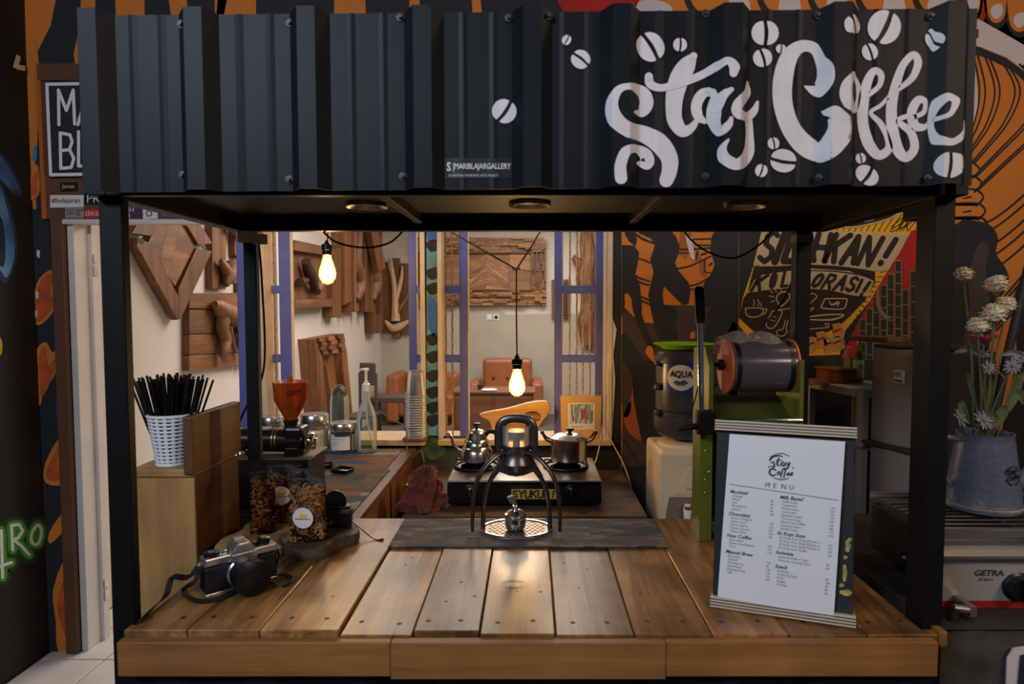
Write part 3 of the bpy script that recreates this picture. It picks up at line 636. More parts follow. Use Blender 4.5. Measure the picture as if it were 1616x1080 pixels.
# ---- windows: cream frames, sills, blue ladders, thin rusty rods
m_rod = mat('rusty_rod', srgb(182, 150, 112), 0.6, 0.3, var=0.5, vs=90)
for n_, (a, b, stiles, rods) in enumerate(((W1A, W1B, ((441, 459), (645, 657)), (427.5, 434)), (W2A, W2B, ((725, 738), (875, 887), (940, 951)), (703.5, 713.5, 899, 910, 920, 931)))):
    wn = struct(bpy.data.objects.new('window_%d' % (n_ + 1), None)); COL.objects.link(wn); wn.location = ((a + b) / 2, YW, SILL)
    L0 = V(wn.location)
    lo = lambda x0, x1, y0, y1, z0, z1: MB().bx(x0 - L0.x, x1 - L0.x, y0 - L0.y, y1 - L0.y, z0 - L0.z, z1 - L0.z)
    lo(a, a + 0.022, YW - 0.012, YI + 0.01, SILL, WTOP).build('window_frame', m_cream, wn, bevel=0.003)
    lo(b - 0.022, b, YW - 0.012, YI + 0.01, SILL, WTOP).build('window_frame', m_cream, wn, bevel=0.003)
    lo(a, b, YW - 0.012, YI + 0.01, WTOP - 0.03, WTOP).build('window_frame', m_cream, wn, bevel=0.003)
    lo(a + .001, b - .001, YW - 0.04, YI + 0.05, SILL - 0.028, SILL).build('window_sill', mat('sill_wood', srgb(206, 168, 118), 0.5, var=0.15), wn, bevel=0.004)
    Yb = YW + 0.07
    for x0, x1 in stiles:
        c0, c1 = P(x0, 500, Yb).x, P(x1, 500, Yb).x
        lo(c0, c1, Yb, Yb + 0.03, SILL, WTOP - 0.03).build('stile', m_blue, wn, bevel=0.002)
        lo(c1, c1 + 0.006, Yb + 0.004, Yb + 0.028, SILL, WTOP - 0.03).build('stile_edge', m_cream, wn)
    for py in (457, 566):
        segs = [(a + 0.02, P(stiles[0][0], 500, Yb).x)]
        segs.append((P(stiles[1][1], 500, Yb).x, b - 0.02 if n_ == 0 else P(stiles[2][0], 500, Yb).x))
        for s0, s1 in segs:
            z = P(700, py, Yb).z; lo(s0, s1, Yb + 0.002, Yb + 0.026, z - 0.019, z + 0.019).build('rung', m_blue, wn, bevel=0.002)
    for px in rods:
        x = P(px, 500, Yb + 0.013).x
        pts = [(x - L0.x + 0.0012 * sin(z * 90), Yb + 0.013 - L0.y + 0.0012 * cos(z * 90), z) for z in [i * 0.02 for i in range(63)]]
        MB().tube(pts, 0.0048, 5).build('rod', m_rod, wn)
# ============================================================= THE COFFEE STALL
ZT = 0.99                     # counter top
YF = 1.225                    # face of the sheet-metal fascia (flat pans)
FB, FT = 1.845, 2.160         # fascia bottom and top
m_sheet = mat('painted_sheet_metal', srgb(21, 24, 29), 0.48, 0.0, var=0.25, vs=5, spec=0.22)
m_brown = mat('rusty_edge', srgb(70, 50, 42), 0.6, var=0.2)
m_boardblack = mat('canopy_board', srgb(30, 25, 22), 0.55, var=0.1)
m_paint = mat('white_brush_paint', srgb(226, 218, 220), 0.6, var=0.07, vs=18)
st = thing('coffee_stall', 'black steel coffee stall frame with ribbed sheet metal canopy lettered Stay Coffee', 'stall', (0, 1.55, 0))
SO = V(st.location)
def part(mb, name, mt, par=None, off=SO, **k):
    mb.v = [tuple(V(q) - off) for q in mb.v]; return mb.build(name, mt, par or st, **k)
# posts
part(MB().bx(-0.835, -0.790, 1.295, 1.320, 0, FB + 0.02), 'post', m_blacksteel, bevel=0.003)
part(MB().bx(0.780, 0.820, 1.295, 1.358, 0, FB + 0.02), 'post', m_blacksteel, bevel=0.003)
part(MB().bx(-0.790, -0.755, 1.835, 1.858, 0, FB + 0.02), 'post', m_blacksteel, bevel=0.003)
part(MB().bx(0.729, 0.770, 1.835, 1.875, 0, FB + 0.02), 'post', m_blacksteel, bevel=0.003)
# canopy ceiling, roof, beams, struts
part(MB().bx(-0.80, 0.80, 1.262, 1.875, FB + 0.035, FB + 0.045), 'ceiling_board', m_boardblack)
part(MB().bx(-0.83, 0.83, 1.262, 1.885, FT - 0.03, FT - 0.015), 'roof_sheet', m_sheet)
part(MB().bx(-0.80, 0.80, 1.84, 1.875, FB - 0.005, FB + 0.06), 'beam', m_blacksteel, bevel=0.002)
part(MB().bx(-0.80, 0.80, 1.262, 1.285, FB - 0.005, FB + 0.04), 'beam', m_blacksteel, bevel=0.002)
part(MB().bx(-0.835, -0.80, 1.262, 1.875, FB - 0.005, FB + 0.06), 'beam', m_blacksteel, bevel=0.002)
part(MB().bx(0.775, 0.822, 1.262, 1.875, FB - 0.005, FB + 0.06), 'beam', m_blacksteel, bevel=0.002)
part(MB().bx(-0.83, -0.82, 1.262, 1.885, FB + 0.05, FT - 0.02), 'side_panel', m_sheet)
part(MB().bx(0.815, 0.825, 1.262, 1.885, FB + 0.05, FT - 0.02), 'side_panel', m_sheet)
for px in (646, 1010):
    x = (px - CX) / F * 1.55 / 1.01
    part(MB().bx(x - 0.01 + (px - 828) * 0.00013, x + 0.01 + (px - 828) * 0.00013, 1.285, 1.845, FB + 0.012, FB + 0.036), 'strut', mat('brown_strut', srgb(74, 52, 38), 0.55), bevel=0.002)
m_lens = mat('downlight_lens', srgb(150, 146, 140), 0.35, spec=0.6)
for px, py in ((579, 325), (836, 323), (1175, 325)):
    c = G(px, py, FB + 0.03); cl = c - SO
    dl = MB().lathe([(0.034, 0.008), (0.046, 0.0), (0.050, -0.004), (0.050, 0.004), (0.046, 0.006)], 28, cl).build('downlight_ring', mat('downlight_ring', (0.75, 0.62, 0.5, 1), 0.25, 1), st)
    MB().lathe([(0.0, 0.002), (0.03, 0.003), (0.036, 0.006)], 24, cl).build('downlight_lens', m_lens, dl)
# corrugated fascia
RIB = [(px - CX) * YF / F / 1.012 for px in (158, 320, 493, 671, 840, 977, 1148, 1316, 1490)]
def prof(x):
    h = 0.0
    for r in RIB:
        d = abs(x - r)
        h = max(h, 0.024 if d < 0.016 else (0.024 * (0.036 - d) / 0.020 if d < 0.036 else 0.0))
    for a, b in zip(RIB[:-1], RIB[1:]):
        for t in (0.36, 0.64):
            d = abs(x - (a + (b - a) * t)); h = max(h, 0.0016 * max(0, 1 - d / 0.008))
    return h
X0, X1 = -0.803, 0.802
def tiltz(x): return 0.0078 * x
xs = sorted(set([X0, X1] + [r + d for r in RIB for d in (-0.036, -0.016, 0.016, 0.036, -0.020, 0.02)] +
                [a + (b - a) * t + d for a, b in zip(RIB[:-1], RIB[1:]) for t in (0.36, 0.64) for d in (-0.008, 0, 0.008)]))
xs = [x for x in xs if X0 <= x <= X1]
def sheet(xa, xb, name):
    xx = [xa] + [x for x in xs if xa < x < xb] + [xb]; vs = []; fs = []
    for x in xx:
        y = YF - prof(x)
        for dy in (0, 0.0025):
            for z in (FB + tiltz(x), FT + tiltz(x) + prof(x) * 0.15): vs.append(V((x, y + dy, z)))
    for i in range(len(xx) - 1):
        a = i * 4; b = a + 4
        fs += [(a, b, b + 1, a + 1), (a + 2, a + 3, b + 3, b + 2), (a + 1, b + 1, b + 3, a + 3), (a, a + 2, b + 2, b)]
    fs += [(0, 1, 3, 2)]; e = len(vs) - 4; fs += [(e, e + 2, e + 3, e + 1)]
    return part(MB().add(vs, fs), name, m_sheet)
XJ = RIB[5] - 0.012
fa = sheet(X0, XJ, 'fascia_sheet')
fb = sheet(XJ, X1, 'fascia_sheet')
def FA(k=1):
    def fn(px, py):
        p = P(px, py, YF); x = min(max(p.x, X0 + .001), X1 - .001)
        p = P(px, py, YF - prof(x)); x = min(max(p.x, X0 + .001), X1 - .001)
        return V((x, YF - prof(x) - 0.0012 * k, max(p.z, FB + tiltz(x) + 0.001))) - SO
    return fn
def fstroke(pts, name='painted_letter', mb=None, par=None, k=1):
    m = mb or MB(); p, wd = vstroke(pts, 9); f = FA(k)
    # dense cross sections so that the paint follows the ribs
    L_ = []; n = 10
    for i in range(len(p)):
        a = p[max(i - 1, 0)]; b = p[min(i + 1, len(p) - 1)]; dx, dy = b[0] - a[0], b[1] - a[1]; d = sqrt(dx * dx + dy * dy) or 1
        L_.append([(p[i][0] - dy / d * wd[i] * (t / n - .5), p[i][1] + dx / d * wd[i] * (t / n - .5)) for t in range(n + 1)])
    vs = [f(*q_) for row in L_ for q_ in row]; fs = []
    for i in range(len(p) - 1):
        for j in range(n):
            a = i * (n + 1) + j; fs.append((a, a + 1, a + n + 2, a + n + 1))
    m.add(vs, fs)
    for e in (0, -1):
        f = FA(k + 0.5 + 0.3 * e); r = wd[e] / 2; c = p[e]; rings = [[c]] + [[(c[0] + r * g * cos(2 * pi * j / 12), c[1] + r * g * sin(2 * pi * j / 12)) for j in range(12)] for g in (.5, 1)]
        vs = [f(*c)] + [f(*q_) for g in rings[1:] for q_ in g]
        m.add(vs, [(0, 1 + j, 1 + (j + 1) % 12) for j in range(12)] + [(1 + j, 13 + j, 13 + (j + 1) % 12, 1 + (j + 1) % 12) for j in range(12)])
    if mb is None: m.build(name, m_paint, par or fb)
za = lambda pts: zz(860, 0, 3.374, pts)
zb = lambda pts: zz(1200, 0, 3.1755, pts)
def letter(*sts):
    m = MB()
    for i_, s_ in enumerate(sts): fstroke(s_, mb=m, k=1 + 0.8 * i_)
    m.build('painted_letter', m_paint, fb)
letter(za([(478, 600, 14), (515, 598, 56), (540, 550, 74), (520, 495, 66), (450, 462, 36), (392, 480, 44), (357, 550, 64), (372, 630, 84), (440, 690, 80), (530, 718, 90), (608, 765, 104), (660, 840, 92), (662, 910, 82), (645, 962, 74)]),
       za([(404, 950, 66), (402, 880, 62), (430, 810, 56), (485, 795, 44), (535, 828, 70), (540, 872, 70), (495, 872, 20)]))
letter(za([(790, 300, 40), (755, 350, 92), (715, 420, 104), (692, 500, 96), (685, 580, 86), (692, 645, 80), (730, 698, 66), (775, 685, 46), (810, 640, 26)]),
       za([(552, 410, 44), (560, 450, 46), (610, 470, 40), (680, 458, 40), (760, 432, 42), (850, 393, 42), (925, 345, 44), (975, 325, 40), (1005, 355, 56), (1002, 392, 44)]))
letter(za([(900, 488, 36), (840, 500, 54), (806, 560, 58), (815, 620, 52), (850, 648, 28)]), za([(872, 482, 30), (908, 520, 60), (900, 590, 82), (900, 650, 76), (930, 698, 50), (975, 668, 42), (990, 632, 22)]),
       za([(990, 480, 26), (945, 512, 52), (915, 570, 60)]))
letter(za([(1075, 440, 12), (1072, 500, 42), (1028, 556, 56), (1020, 598, 50), (1068, 626, 46), (1112, 592, 40), (1130, 545, 16)]),
       za([(1080, 630, 42), (1086, 720, 44), (1080, 815, 60), (1030, 876, 62), (962, 850, 62), (945, 795, 42), (975, 745, 12)]))
letter(zb([(222, 435, 10), (285, 455, 66), (325, 395, 88), (318, 320, 84), (270, 245, 58), (200, 235, 62), (142, 290, 86), (112, 400, 98), (112, 520, 96), (150, 640, 96), (220, 728, 104), (300, 762, 100), (370, 715, 112), (396, 640, 104), (375, 568, 78), (320, 556, 12)]))
letter(zb([(458, 376, 24), (428, 430, 50), (426, 490, 56), (462, 556, 32), (488, 500, 24), (486, 430, 24), (460, 380, 24)]))
letter(zb([(540, 478, 24), (594, 430, 26), (602, 375, 34), (566, 358, 36), (532, 420, 48), (514, 520, 54), (512, 620, 54), (540, 720, 58), (590, 778, 48), (640, 748, 40), (634, 690, 30), (600, 620, 30), (552, 566, 20), (600, 530, 20), (642, 485, 18)]))
letter(zb([(690, 450, 22), (760, 390, 34), (788, 315, 40), (764, 276, 36), (712, 330, 38), (676, 430, 48), (655, 540, 54), (662, 660, 58), (690, 756, 58), (730, 790, 46), (770, 742, 44), (752, 665, 40), (690, 608, 28), (740, 580, 22)]))
letter(zb([(758, 592, 24), (815, 565, 24), (826, 515, 30), (790, 502, 40), (757, 560, 48), (770, 628, 50), (820, 638, 30), (850, 606, 16)]))
letter(zb([(878, 592, 20), (950, 572, 26), (972, 505, 34), (930, 488, 42), (882, 540, 50), (866, 620, 52), (892, 690, 46), (958, 712, 36), (1000, 678, 24), (1004, 612, 8)]))
def bean(c, w_, h_, ang):
    m = MB(); f = FA(1.6); ca, sa = cos(ang), sin(ang)
    for sgn in (-1, 1):
        pts = []
        for i in range(15):
            t = pi * i / 14; pts.append((sgn * (w_ * .08 + w_ * .46 * sin(t)), -h_ * .5 * cos(t)))
        inner = [(sgn * w_ * (.06 + .08 * sin(pi * i / 7) * (1 if sgn > 0 else -.4)), h_ * (.5 - i / 7)) for i in range(8)]
        loop = [(x * ca - y * sa + c[0], x * sa + y * ca + c[1]) for x, y in pts + inner[1:-1]]
        cen = (sum(q_[0] for q_ in loop) / len(loop), sum(q_[1] for q_ in loop) / len(loop)); n = len(loop)
        vs_ = [f(*cen)]; fs_ = [(0, 1 + j, 1 + (j + 1) % n) for j in range(n)]
        for g_ in range(1, 6):
            vs_ += [f(cen[0] + (a_ - cen[0]) * g_ / 5, cen[1] + (b_ - cen[1]) * g_ / 5) for a_, b_ in loop]
            if g_ > 1: o1, o2 = 1 + n * (g_ - 2), 1 + n * (g_ - 1); fs_ += [(o1 + j, o2 + j, o2 + (j + 1) % n, o1 + (j + 1) % n) for j in range(n)]
        m.add(vs_, fs_)
    m.build('painted_bean', m_paint, fb if c[0] > 960 else fa)
BEANS = [(115, 215, 13, 16, .5, 0), (190, 318, 27, 30, -.9, 0), (560, 252, 40, 46, -.55, 0), (718, 240, 20, 21, .05, 0), (1170, 178, 40, 38, 0, 0), (1157, 310, 28, 28, -.3, 0), (1255, 262, 15, 14, .1, 0),
         (1150, 910, 18, 20, .3, 0), (1215, 765, 17, 18, -.2, 0), (113, 807, 34, 40, 1.75, 1), (457, 130, 22, 29, -.3, 1), (618, 138, 48, 52, .45, 1), (546, 262, 23, 26, -.35, 1), (876, 192, 32, 32, -1.0, 1),
         (500, 795, 15, 16, -.2, 1), (532, 880, 36, 28, .6, 1), (945, 828, 34, 40, .1, 1)]
for x, y, w_, h_, an, kk in BEANS: bean((za if kk == 0 else zb)([(x, y)])[0], w_, h_, an)
bean((796, 176), 36, 36, .6)
# gallery sticker on the fascia
f1 = FA(1); f2 = FA(2)
stk = MB().grid(lambda u, v: f1(702 + 106 * u, 282 - 32 * v), 12, 1).build('gallery_sticker', m_stK, fa)
m = MB(); put_text(m, 'S', 19, lambda u, v: f2(705 + u * .8, 270 - v), offset=0.5); put_text(m, '|', 15, lambda u, v: f2(714 + u, 268 - v)); put_text(m, 'MARIBLAJARGALLERY', 12.5, lambda u, v: f2(717 + u * .74, 267 - v), offset=0.25); put_text(m, 'EXHIBITIONS, WORKSHOP, ARTIS, PROJECT', 5, lambda u, v: f2(708 + u * .8, 279 - v)); m.build('sticker_print', m_stW, fa)
# roofing screws with washers
for px, py in ((289, 41), (458, 37), (632, 28), (803, 29), (289, 277), (457, 284), (636, 279), (1113, 22), (1290, 25), (1470, 25), (1113, 279), (1295, 280), (1470, 280), (866, 26)):
    c = FA(1)(px, py)
    MB().lathe([(0.0, -0.007), (0.0035, -0.007), (0.004, -0.002), (0.0075, -0.0015), (0.008, 0.001)], 8, c, axis='y').build('screw', mat('screw', srgb(70, 70, 70), 0.5, 0.6) if px == 289 and py == 41 else bpy.data.materials['screw'], fa if px < 960 else fb)
# skirt under the counter
m = MB(); vs = []; fs = []
xx = [-0.79 + i * 0.02 for i in range(80)]
for x in xx:
    y = 1.285 - (0.012 if (x * 5.4) % 1 < 0.28 else 0); vs += [V((x, y, 0.03)), V((x, y, 0.925)), V((x, y + .002, 0.03)), V((x, y + .002, .925))]
for i in range(len(xx) - 1): a = 4 * i; fs += [(a, a + 4, a + 5, a + 1), (a + 2, a + 3, a + 7, a + 6)]
part(m.add(vs, fs), 'skirt_panel', m_sheet)
part(MB().bx(-0.80, -0.79, 1.30, 1.84, 0.03, 0.92), 'side_panel', m_blacksteel); part(MB().bx(0.76, 0.77, 1.33, 1.84, 0.03, 0.92), 'side_panel', m_blacksteel)
# black lamp bracket and tapes, hanging cables
b = P(1455, 333, 1.40); part(MB().bx(b.x - 0.03, b.x + 0.02, 1.36, 1.42, b.z - 0.02, FB), 'bracket', m_blacksteel, bevel=0.003)
part(MB().bx(-0.803, -0.749, 1.832, 1.878, P(400, 384, 1.85).z, P(400, 366, 1.85).z), 'masking_tape', m_tape)
part(MB().bx(-0.76, -0.72, 1.829, 1.831, P(430, 386, 1.83).z, P(430, 370, 1.83).z), 'masking_tape', m_tape)
part(MB().bx(0.727, 0.772, 1.833, 1.877, P(1260, 383, 1.85).z, P(1260, 371, 1.85).z), 'duct_tape', mat('duct_tape', srgb(100, 96, 90), 0.5))
def cable(pts, r, name='cable', mt=m_cable, par=None): return part(MB().tube(spl(pts, 8), r, 6), name, mt, par)
cable([P(505, 360, 1.88), P(530, 382, 1.89), P(575, 391, 1.89), P(615, 383, 1.89), P(640, 360, 1.88)], 0.0028)
cable([P(1072, 352, 1.88), P(1090, 378, 1.89), P(1120, 399, 1.90), P(1160, 407, 1.90), P(1200, 385, 1.89), P(1222, 360, 1.88)], 0.0028)
cable([P(1262, 400, 1.89), P(1248, 450, 1.90), P(1225, 490, 1.90), P(1190, 530, 1.86), P(1175, 560, 1.84)], 0.0028)
cable([P(408, 380, 1.89), P(413, 440, 1.89), P(418, 560, 1.89), P(408, 610, 1.9), P(385, 650, 1.95), P(372, 690, 2.0), P(376, 720, 2.02)], 0.0032)

# ============================================================= SERVING COUNTER
ct = thing('serving_counter', 'pale wooden plank counter with knot holes and deep front board on the stall', 'counter', (0, 1.6, ZT))
CO = V(ct.location)
XB = [-0.797, -0.672, -0.531, -0.3745, -0.232, -0.101, 0.048, 0.2027, 0.355, 0.505, 0.6575, 0.797]
YC0, YC1 = 1.268, 1.977
m_knot = mat('knot_brown', srgb(62, 36, 22), 0.6)
rk = random.Random(3)
for i in range(11):
    a, b = XB[i], XB[i + 1]; flap = i < 3
    dz = 0.010 if flap else (0.0035 if i == 4 else 0.001 * (i % 3))
    y0 = YC0 + (0.010 if i == 4 else 0.0) ; y1 = YC1 - (0.0 if not flap else 0.02) + 0.006 * (i % 2)
    xl, xr = a + .0012, b - .0012
    ol = [(xl, y0), (xr, y0), (xr, y1), (xl, y1)]
    if i == 0: ol = [(xl, y0), (xr, y0), (xr, y1), (-0.752, y1), (-0.752, 1.828), (-0.786, 1.828), (-0.786, 1.290), (xl, 1.290)]
    if i == 10: ol = [(xl, y0), (xr, y0), (xr, 1.290), (0.776, 1.290), (0.776, 1.828), (0.722, 1.828), (0.722, y1), (xl, y1)]
    p = part(MB().prism([(x, y, ZT - 0.018) for x, y in ol], (0, 0, 0.018 + dz)), 'plank', m_counter, ct, CO, bevel=0.002, seg=1)
    for j in range(2):
        x = a + (b - a) * (0.25 + 0.5 * j) + rk.uniform(-.01, .01); y = YC0 + 0.05 + rk.uniform(-.008, .008)
        part(MB().lathe([(0, .0004), (0.0052, .0003), (0.0062, -0.001)], 10, (x, y, ZT + dz)), 'nail_hole', m_knot, p, CO)
    for j in range(rk.randint(2, 4)):
        x = rk.uniform(a + .02, b - .02); y = rk.choice([rk.uniform(1.40, 1.52), rk.uniform(1.55, 1.80)]); r_ = rk.uniform(.0018, .004)
        part(MB().lathe([(0, .0004), (r_, .0003), (r_ + .001, -0.001)], 8, (x, y, ZT + dz)), 'nail_hole', m_knot, p, CO)
# big knot with swirl on the wide centre plank
kx, ky = 0.005 - 0.045, 1.50
for r_ in (0.018, 0.024, 0.030):
    part(MB().tube([(kx + r_ * 1.1 * cos(t * pi / 12), ky + r_ * .8 * sin(t * pi / 12), ZT + 0.0015) for t in range(24)], 0.0009, 4, closed=True), 'knot_ring', m_knot, ct, CO)
fr = [(-0.797, -0.27), (-0.27, 0.26), (0.26, 0.785)]
for i, (a, b) in enumerate(fr):
    part(MB().bx(a, b - 0.001, YC0 - 0.021 - (0.003 if i == 1 else 0), YC0 - 0.001, ZT - 0.072 + (0, -0.004, 0)[i], ZT - 0.004), 'front_board', m_front, ct, CO, bevel=0.002)
part(MB().bx(0.798, 0.815, YC0 + 0.0, YC0 + 0.03, ZT - 0.025, ZT + 0.006), 'end_block', m_front, ct, CO, bevel=0.003)
part(MB().bx(-0.74, 0.71, 1.38, 1.95, ZT - 0.05, ZT - 0.019), 'sub_frame', m_darkwood, ct, CO)
# ============================================================= THINGS ON THE COUNTER
TOP = ZT + 0.003
m_cameraBlack = mat('camera_leatherette', srgb(18, 18, 19), 0.55, bump=0.3, bs=400)
m_camSilver = mat('camera_silver', (0.56, 0.55, 0.57, 1), 0.3, 0.9)
m_strap = mat('strap_black', srgb(22, 22, 24), 0.6)
# ---- ribbed runner mat
m_mat = nmat('runner_mat')[0]
def mat_stripe(m_, c1, c2, c3, sx, sy):
    nt = m_.node_tree; N = nt.nodes; L = nt.links; p = N['Principled BSDF']; p.inputs['Roughness'].default_value = .7
    tc = N.new('ShaderNodeTexCoord'); mp = N.new('ShaderNodeMapping'); mp.inputs['Scale'].default_value = (sx, sy, 1); L.new(tc.outputs['Object'], mp.inputs['Vector'])
    n = N.new('ShaderNodeTexNoise'); n.inputs['Scale'].default_value = 1; n.inputs['Detail'].default_value = 1.5; L.new(mp.outputs[0], n.inputs['Vector'])
    cr = N.new('ShaderNodeValToRGB'); cr.color_ramp.interpolation = 'CONSTANT'; e = cr.color_ramp.elements
    e[0].position = 0; e[0].color = c1; e[1].position = .47; e[1].color = c2; x = e.new(.58); x.color = c3; x = e.new(.66); x.color = c1
    L.new(n.outputs['Fac'], cr.inputs[0]); L.new(cr.outputs[0], p.inputs['Base Color'])
mat_stripe(m_mat, srgb(64, 58, 56), srgb(92, 70, 56), srgb(112, 96, 80), 7, 22)
ml, mr_ = G(640, 822, TOP), G(1026, 818, TOP); bl, br = G(624, 866, TOP), G(1046, 862, TOP)
rm = thing('counter_mat', 'dark ribbed woven mat lying along the back of the counter', 'mat', ((ml.x + mr_.x) / 2, (ml.y + bl.y) / 2, TOP))
RO = V(rm.location); d_ = (ml.y - bl.y); wm = (mr_.x - ml.x) / 2 + 0.003
nr = 17
for i in range(nr):
    y = -d_ / 2 + d_ * (i + .5) / nr
    sk = 0.0 if i % 2 else 0.003
    MB().tube([(-wm - sk, y, .0031), (-wm * .3, y, .0031), (wm * .4, y, .0031), (wm + sk, y, .0033)], d_ / nr / 2 * 1.0, 6, flat=0.62, up=(0, 1, 0)).build('reed', m_mat, rm)
MT = TOP + 0.006
# ---- lever espresso press
ec = G(815, 838, MT); k = 0.000512
ep = thing('espresso_press', 'dark cast metal lever espresso press with two hanging arms on the ribbed mat', 'espresso press', (ec.x, ec.y, MT))
def ZR(zx, zy, y=0): return V(((zx - 702) * k, y, (858 - zy) * k * 1.0))
m_press = mat('press_metal', (0.14, 0.125, 0.12, 1), 0.32, 0.9, bump=0.02)
MB().lathe([(0.0, .004), (0.092, .004), (0.094, .010), (0.099, .010), (0.1005, .006), (0.1005, 0.001), (0.098, 0)], 48).xf(M.Diagonal((1, .8, 1, 1))).build('base_ring', m_chrome, ep)
pl = MB()
pl.lathe([(0, .0065), (0.091, .0065), (0.091, .004)], 40)
pl.xf(M.Diagonal((1, .8, 1, 1)))
dp = pl.build('drip_plate', mat('drip_plate', (0.30, .27, .24, 1), 0.5, 1), ep)
h = MB()
for i in range(-6, 7):
    for j in range(-6, 7):
        x = (i + .5 * (j % 2)) * .0150; y = j * .0135
        if (x / .084) ** 2 + (y / .068) ** 2 < 1: h.lathe([(0, .0005), (.0048, .0004), (.005, -.0005)], 8, (x, y, .0066))
stuff(h.build('drip_holes', m_blacksteel, dp))
for sg_ in (-1, 1):
    X = lambda zx: 702 + sg_ * (zx - 702)
    leg = spl([ZR(X(886), 852), ZR(X(884), 770), ZR(X(872), 660), ZR(X(846), 580), ZR(X(806), 520), ZR(X(770), 450), ZR(X(758), 395)], 6)
    n = len(leg); MB().tube(leg, [.0085 + .006 * max(0, (i / n - .6)) * 2.4 for i in range(n)], 10, up=(0, 1, 0), flat=.8).build('leg', m_press, ep)
    arm = spl([ZR(X(728), 408, -.022), ZR(X(790), 418, -.03), ZR(X(850), 465, -.034), ZR(X(905), 545, -.036), ZR(X(932), 650, -.036), ZR(X(938), 760, -.036), ZR(X(938), 836, -.036)], 6)
    n = len(arm); am = MB().tube(arm, [.0095 + .0015 * sin(pi * i / n) - .002 * (i / n) for i in range(n)], 10, up=(0, 1, 0), flat=.62).build('lever_arm', m_press, ep)
    MB().lathe([(0, -.008), (.006, -.007), (.0075, -.003), (.0075, .02)], 14, ZR(X(740), 413, -.034), axis='y').build('pivot_bolt', m_dsteel, am)
body = MB().lathe([(.030, ZR(0, 520).z), (.040, ZR(0, 500).z), (.052, ZR(0, 470).z * .985), (.043, ZR(0, 440).z), (.041, ZR(0, 400).z), (.045, ZR(0, 378).z), (.040, ZR(0, 376).z)], 28).build('body', m_press, ep)
sh = MB(); sh.prism([ZR(a_, b_, -.016) for a_, b_ in ((620, 396), (784, 396), (800, 470), (852, 560), (800, 522), (740, 545), (702, 550), (664, 545), (604, 522), (552, 560), (604, 470))], (0, .032, 0)).build('shoulder', m_press, ep, bevel=.005)
MB().lathe([(.0375, ZR(0, 378).z), (.0385, ZR(0, 290).z), (.040, ZR(0, 272).z), (.036, ZR(0, 272).z), (.035, ZR(0, 378).z)], 28).build('water_chamber', tinted('smoky_clear', (.8, .75, .7, 1), 0.16, .06, (.95, .85, .75, 1)), ep)
MB().lathe([(0, ZR(0, 300).z), (.033, ZR(0, 300).z), (.034, ZR(0, 310).z), (.034, ZR(0, 340).z), (.010, ZR(0, 345).z), (.010, ZR(0, 376).z)], 24).build('piston', m_dsteel, ep)
MB().tube(spl([ZR(606, 410), ZR(606, 330), ZR(612, 275), ZR(640, 243), ZR(700, 232), ZR(764, 243), ZR(792, 275), ZR(798, 330), ZR(798, 410)], 6), .0085, 10, up=(0, 1, 0), flat=1.5).build('top_arch', m_press, ep)
pf = thing('portafilter', 'chrome portafilter with a short raised handle resting on the press base', 'portafilter', (ec.x - .003, ec.y - .012, MT + .0075))
MB().lathe([(0, .000), (.020, .000), (.027, .006), (.030, .022), (.031, .034), (.032, .036), (.031, .046), (.022, .053), (.012, .058), (0, .060)], 28).build('basket', m_chrome, pf)
MB().tube([(0, 0, .056), (0, -.004, .066)], [.010, .008], 12).ball((0, -.004, .067), .0085).build('neck', m_chrome, pf)
MB().tube([(0, -.004, .067), (-.008, -.012, .085), (-.015, -.022, .100)], [.006, .008, .0085], 12).build('handle', m_chrome, pf)

# ---- wooden stump slices
m_bark = mat('bark', srgb(74, 60, 48), 0.85, var=0.3, vs=30, bump=.6, bs=60)
m_slice = wood('slice_wood', srgb(170, 128, 82), srgb(110, 76, 46), 'x', .6, .5, .4)
m_slice2 = wood('slice_wood_dark', srgb(96, 72, 52), srgb(58, 42, 30), 'x', .6, .5, .4)
FLAP = ZT + 0.010
def slab(name, label, pts, z0, h, top, side, cat='wood slice'):
    q_ = [G(x, y, z0 + h) for x, y in pts]; c = sum(q_, V()) / len(q_); c.z = z0
    o = thing(name, label, cat, c); q_ = spl([p - c for p in q_], 5, True); r_ = random.Random(len(pts))
    n = len(q_)
    m = MB(); lev = [(0, .97), (h * .3, 1.0), (h * .7, .99), (h - .001, .975)]
    vs = [V((p.x * s_, p.y * s_, z)) * 1.0 + V((noise.noise(p * 60 + V((0, 0, z * 30))) * .003,) * 2 + (0,)) for z, s_ in lev for p in q_]
    fs = [(l * n + i, l * n + (i + 1) % n, (l + 1) * n + (i + 1) % n, (l + 1) * n + i) for l in range(3) for i in range(n)] + [tuple(range(n - 1, -1, -1))]
    m.add(vs, fs, True).build('bark_edge', side, o)
    MB().prism([V((p.x * .972, p.y * .972, h - .004)) for p in q_], (0, 0, .004)).build('cut_face', top, o)
    return o
slab('wood_slice', 'pale wavy live edge wood slice behind the silver film camera', [(336, 868), (350, 850), (378, 838), (392, 824), (430, 806), (462, 800), (492, 810), (478, 838), (455, 858), (430, 872), (380, 884), (352, 882)], FLAP, .022, m_slice, m_slice)
slab('wood_slice', 'dark bark edged wood slice carrying the snack pouches', [(440, 846), (462, 836), (520, 822), (560, 826), (566, 840), (550, 846), (530, 852), (516, 862), (480, 868), (452, 862)], FLAP, .032, m_slice2, m_bark)
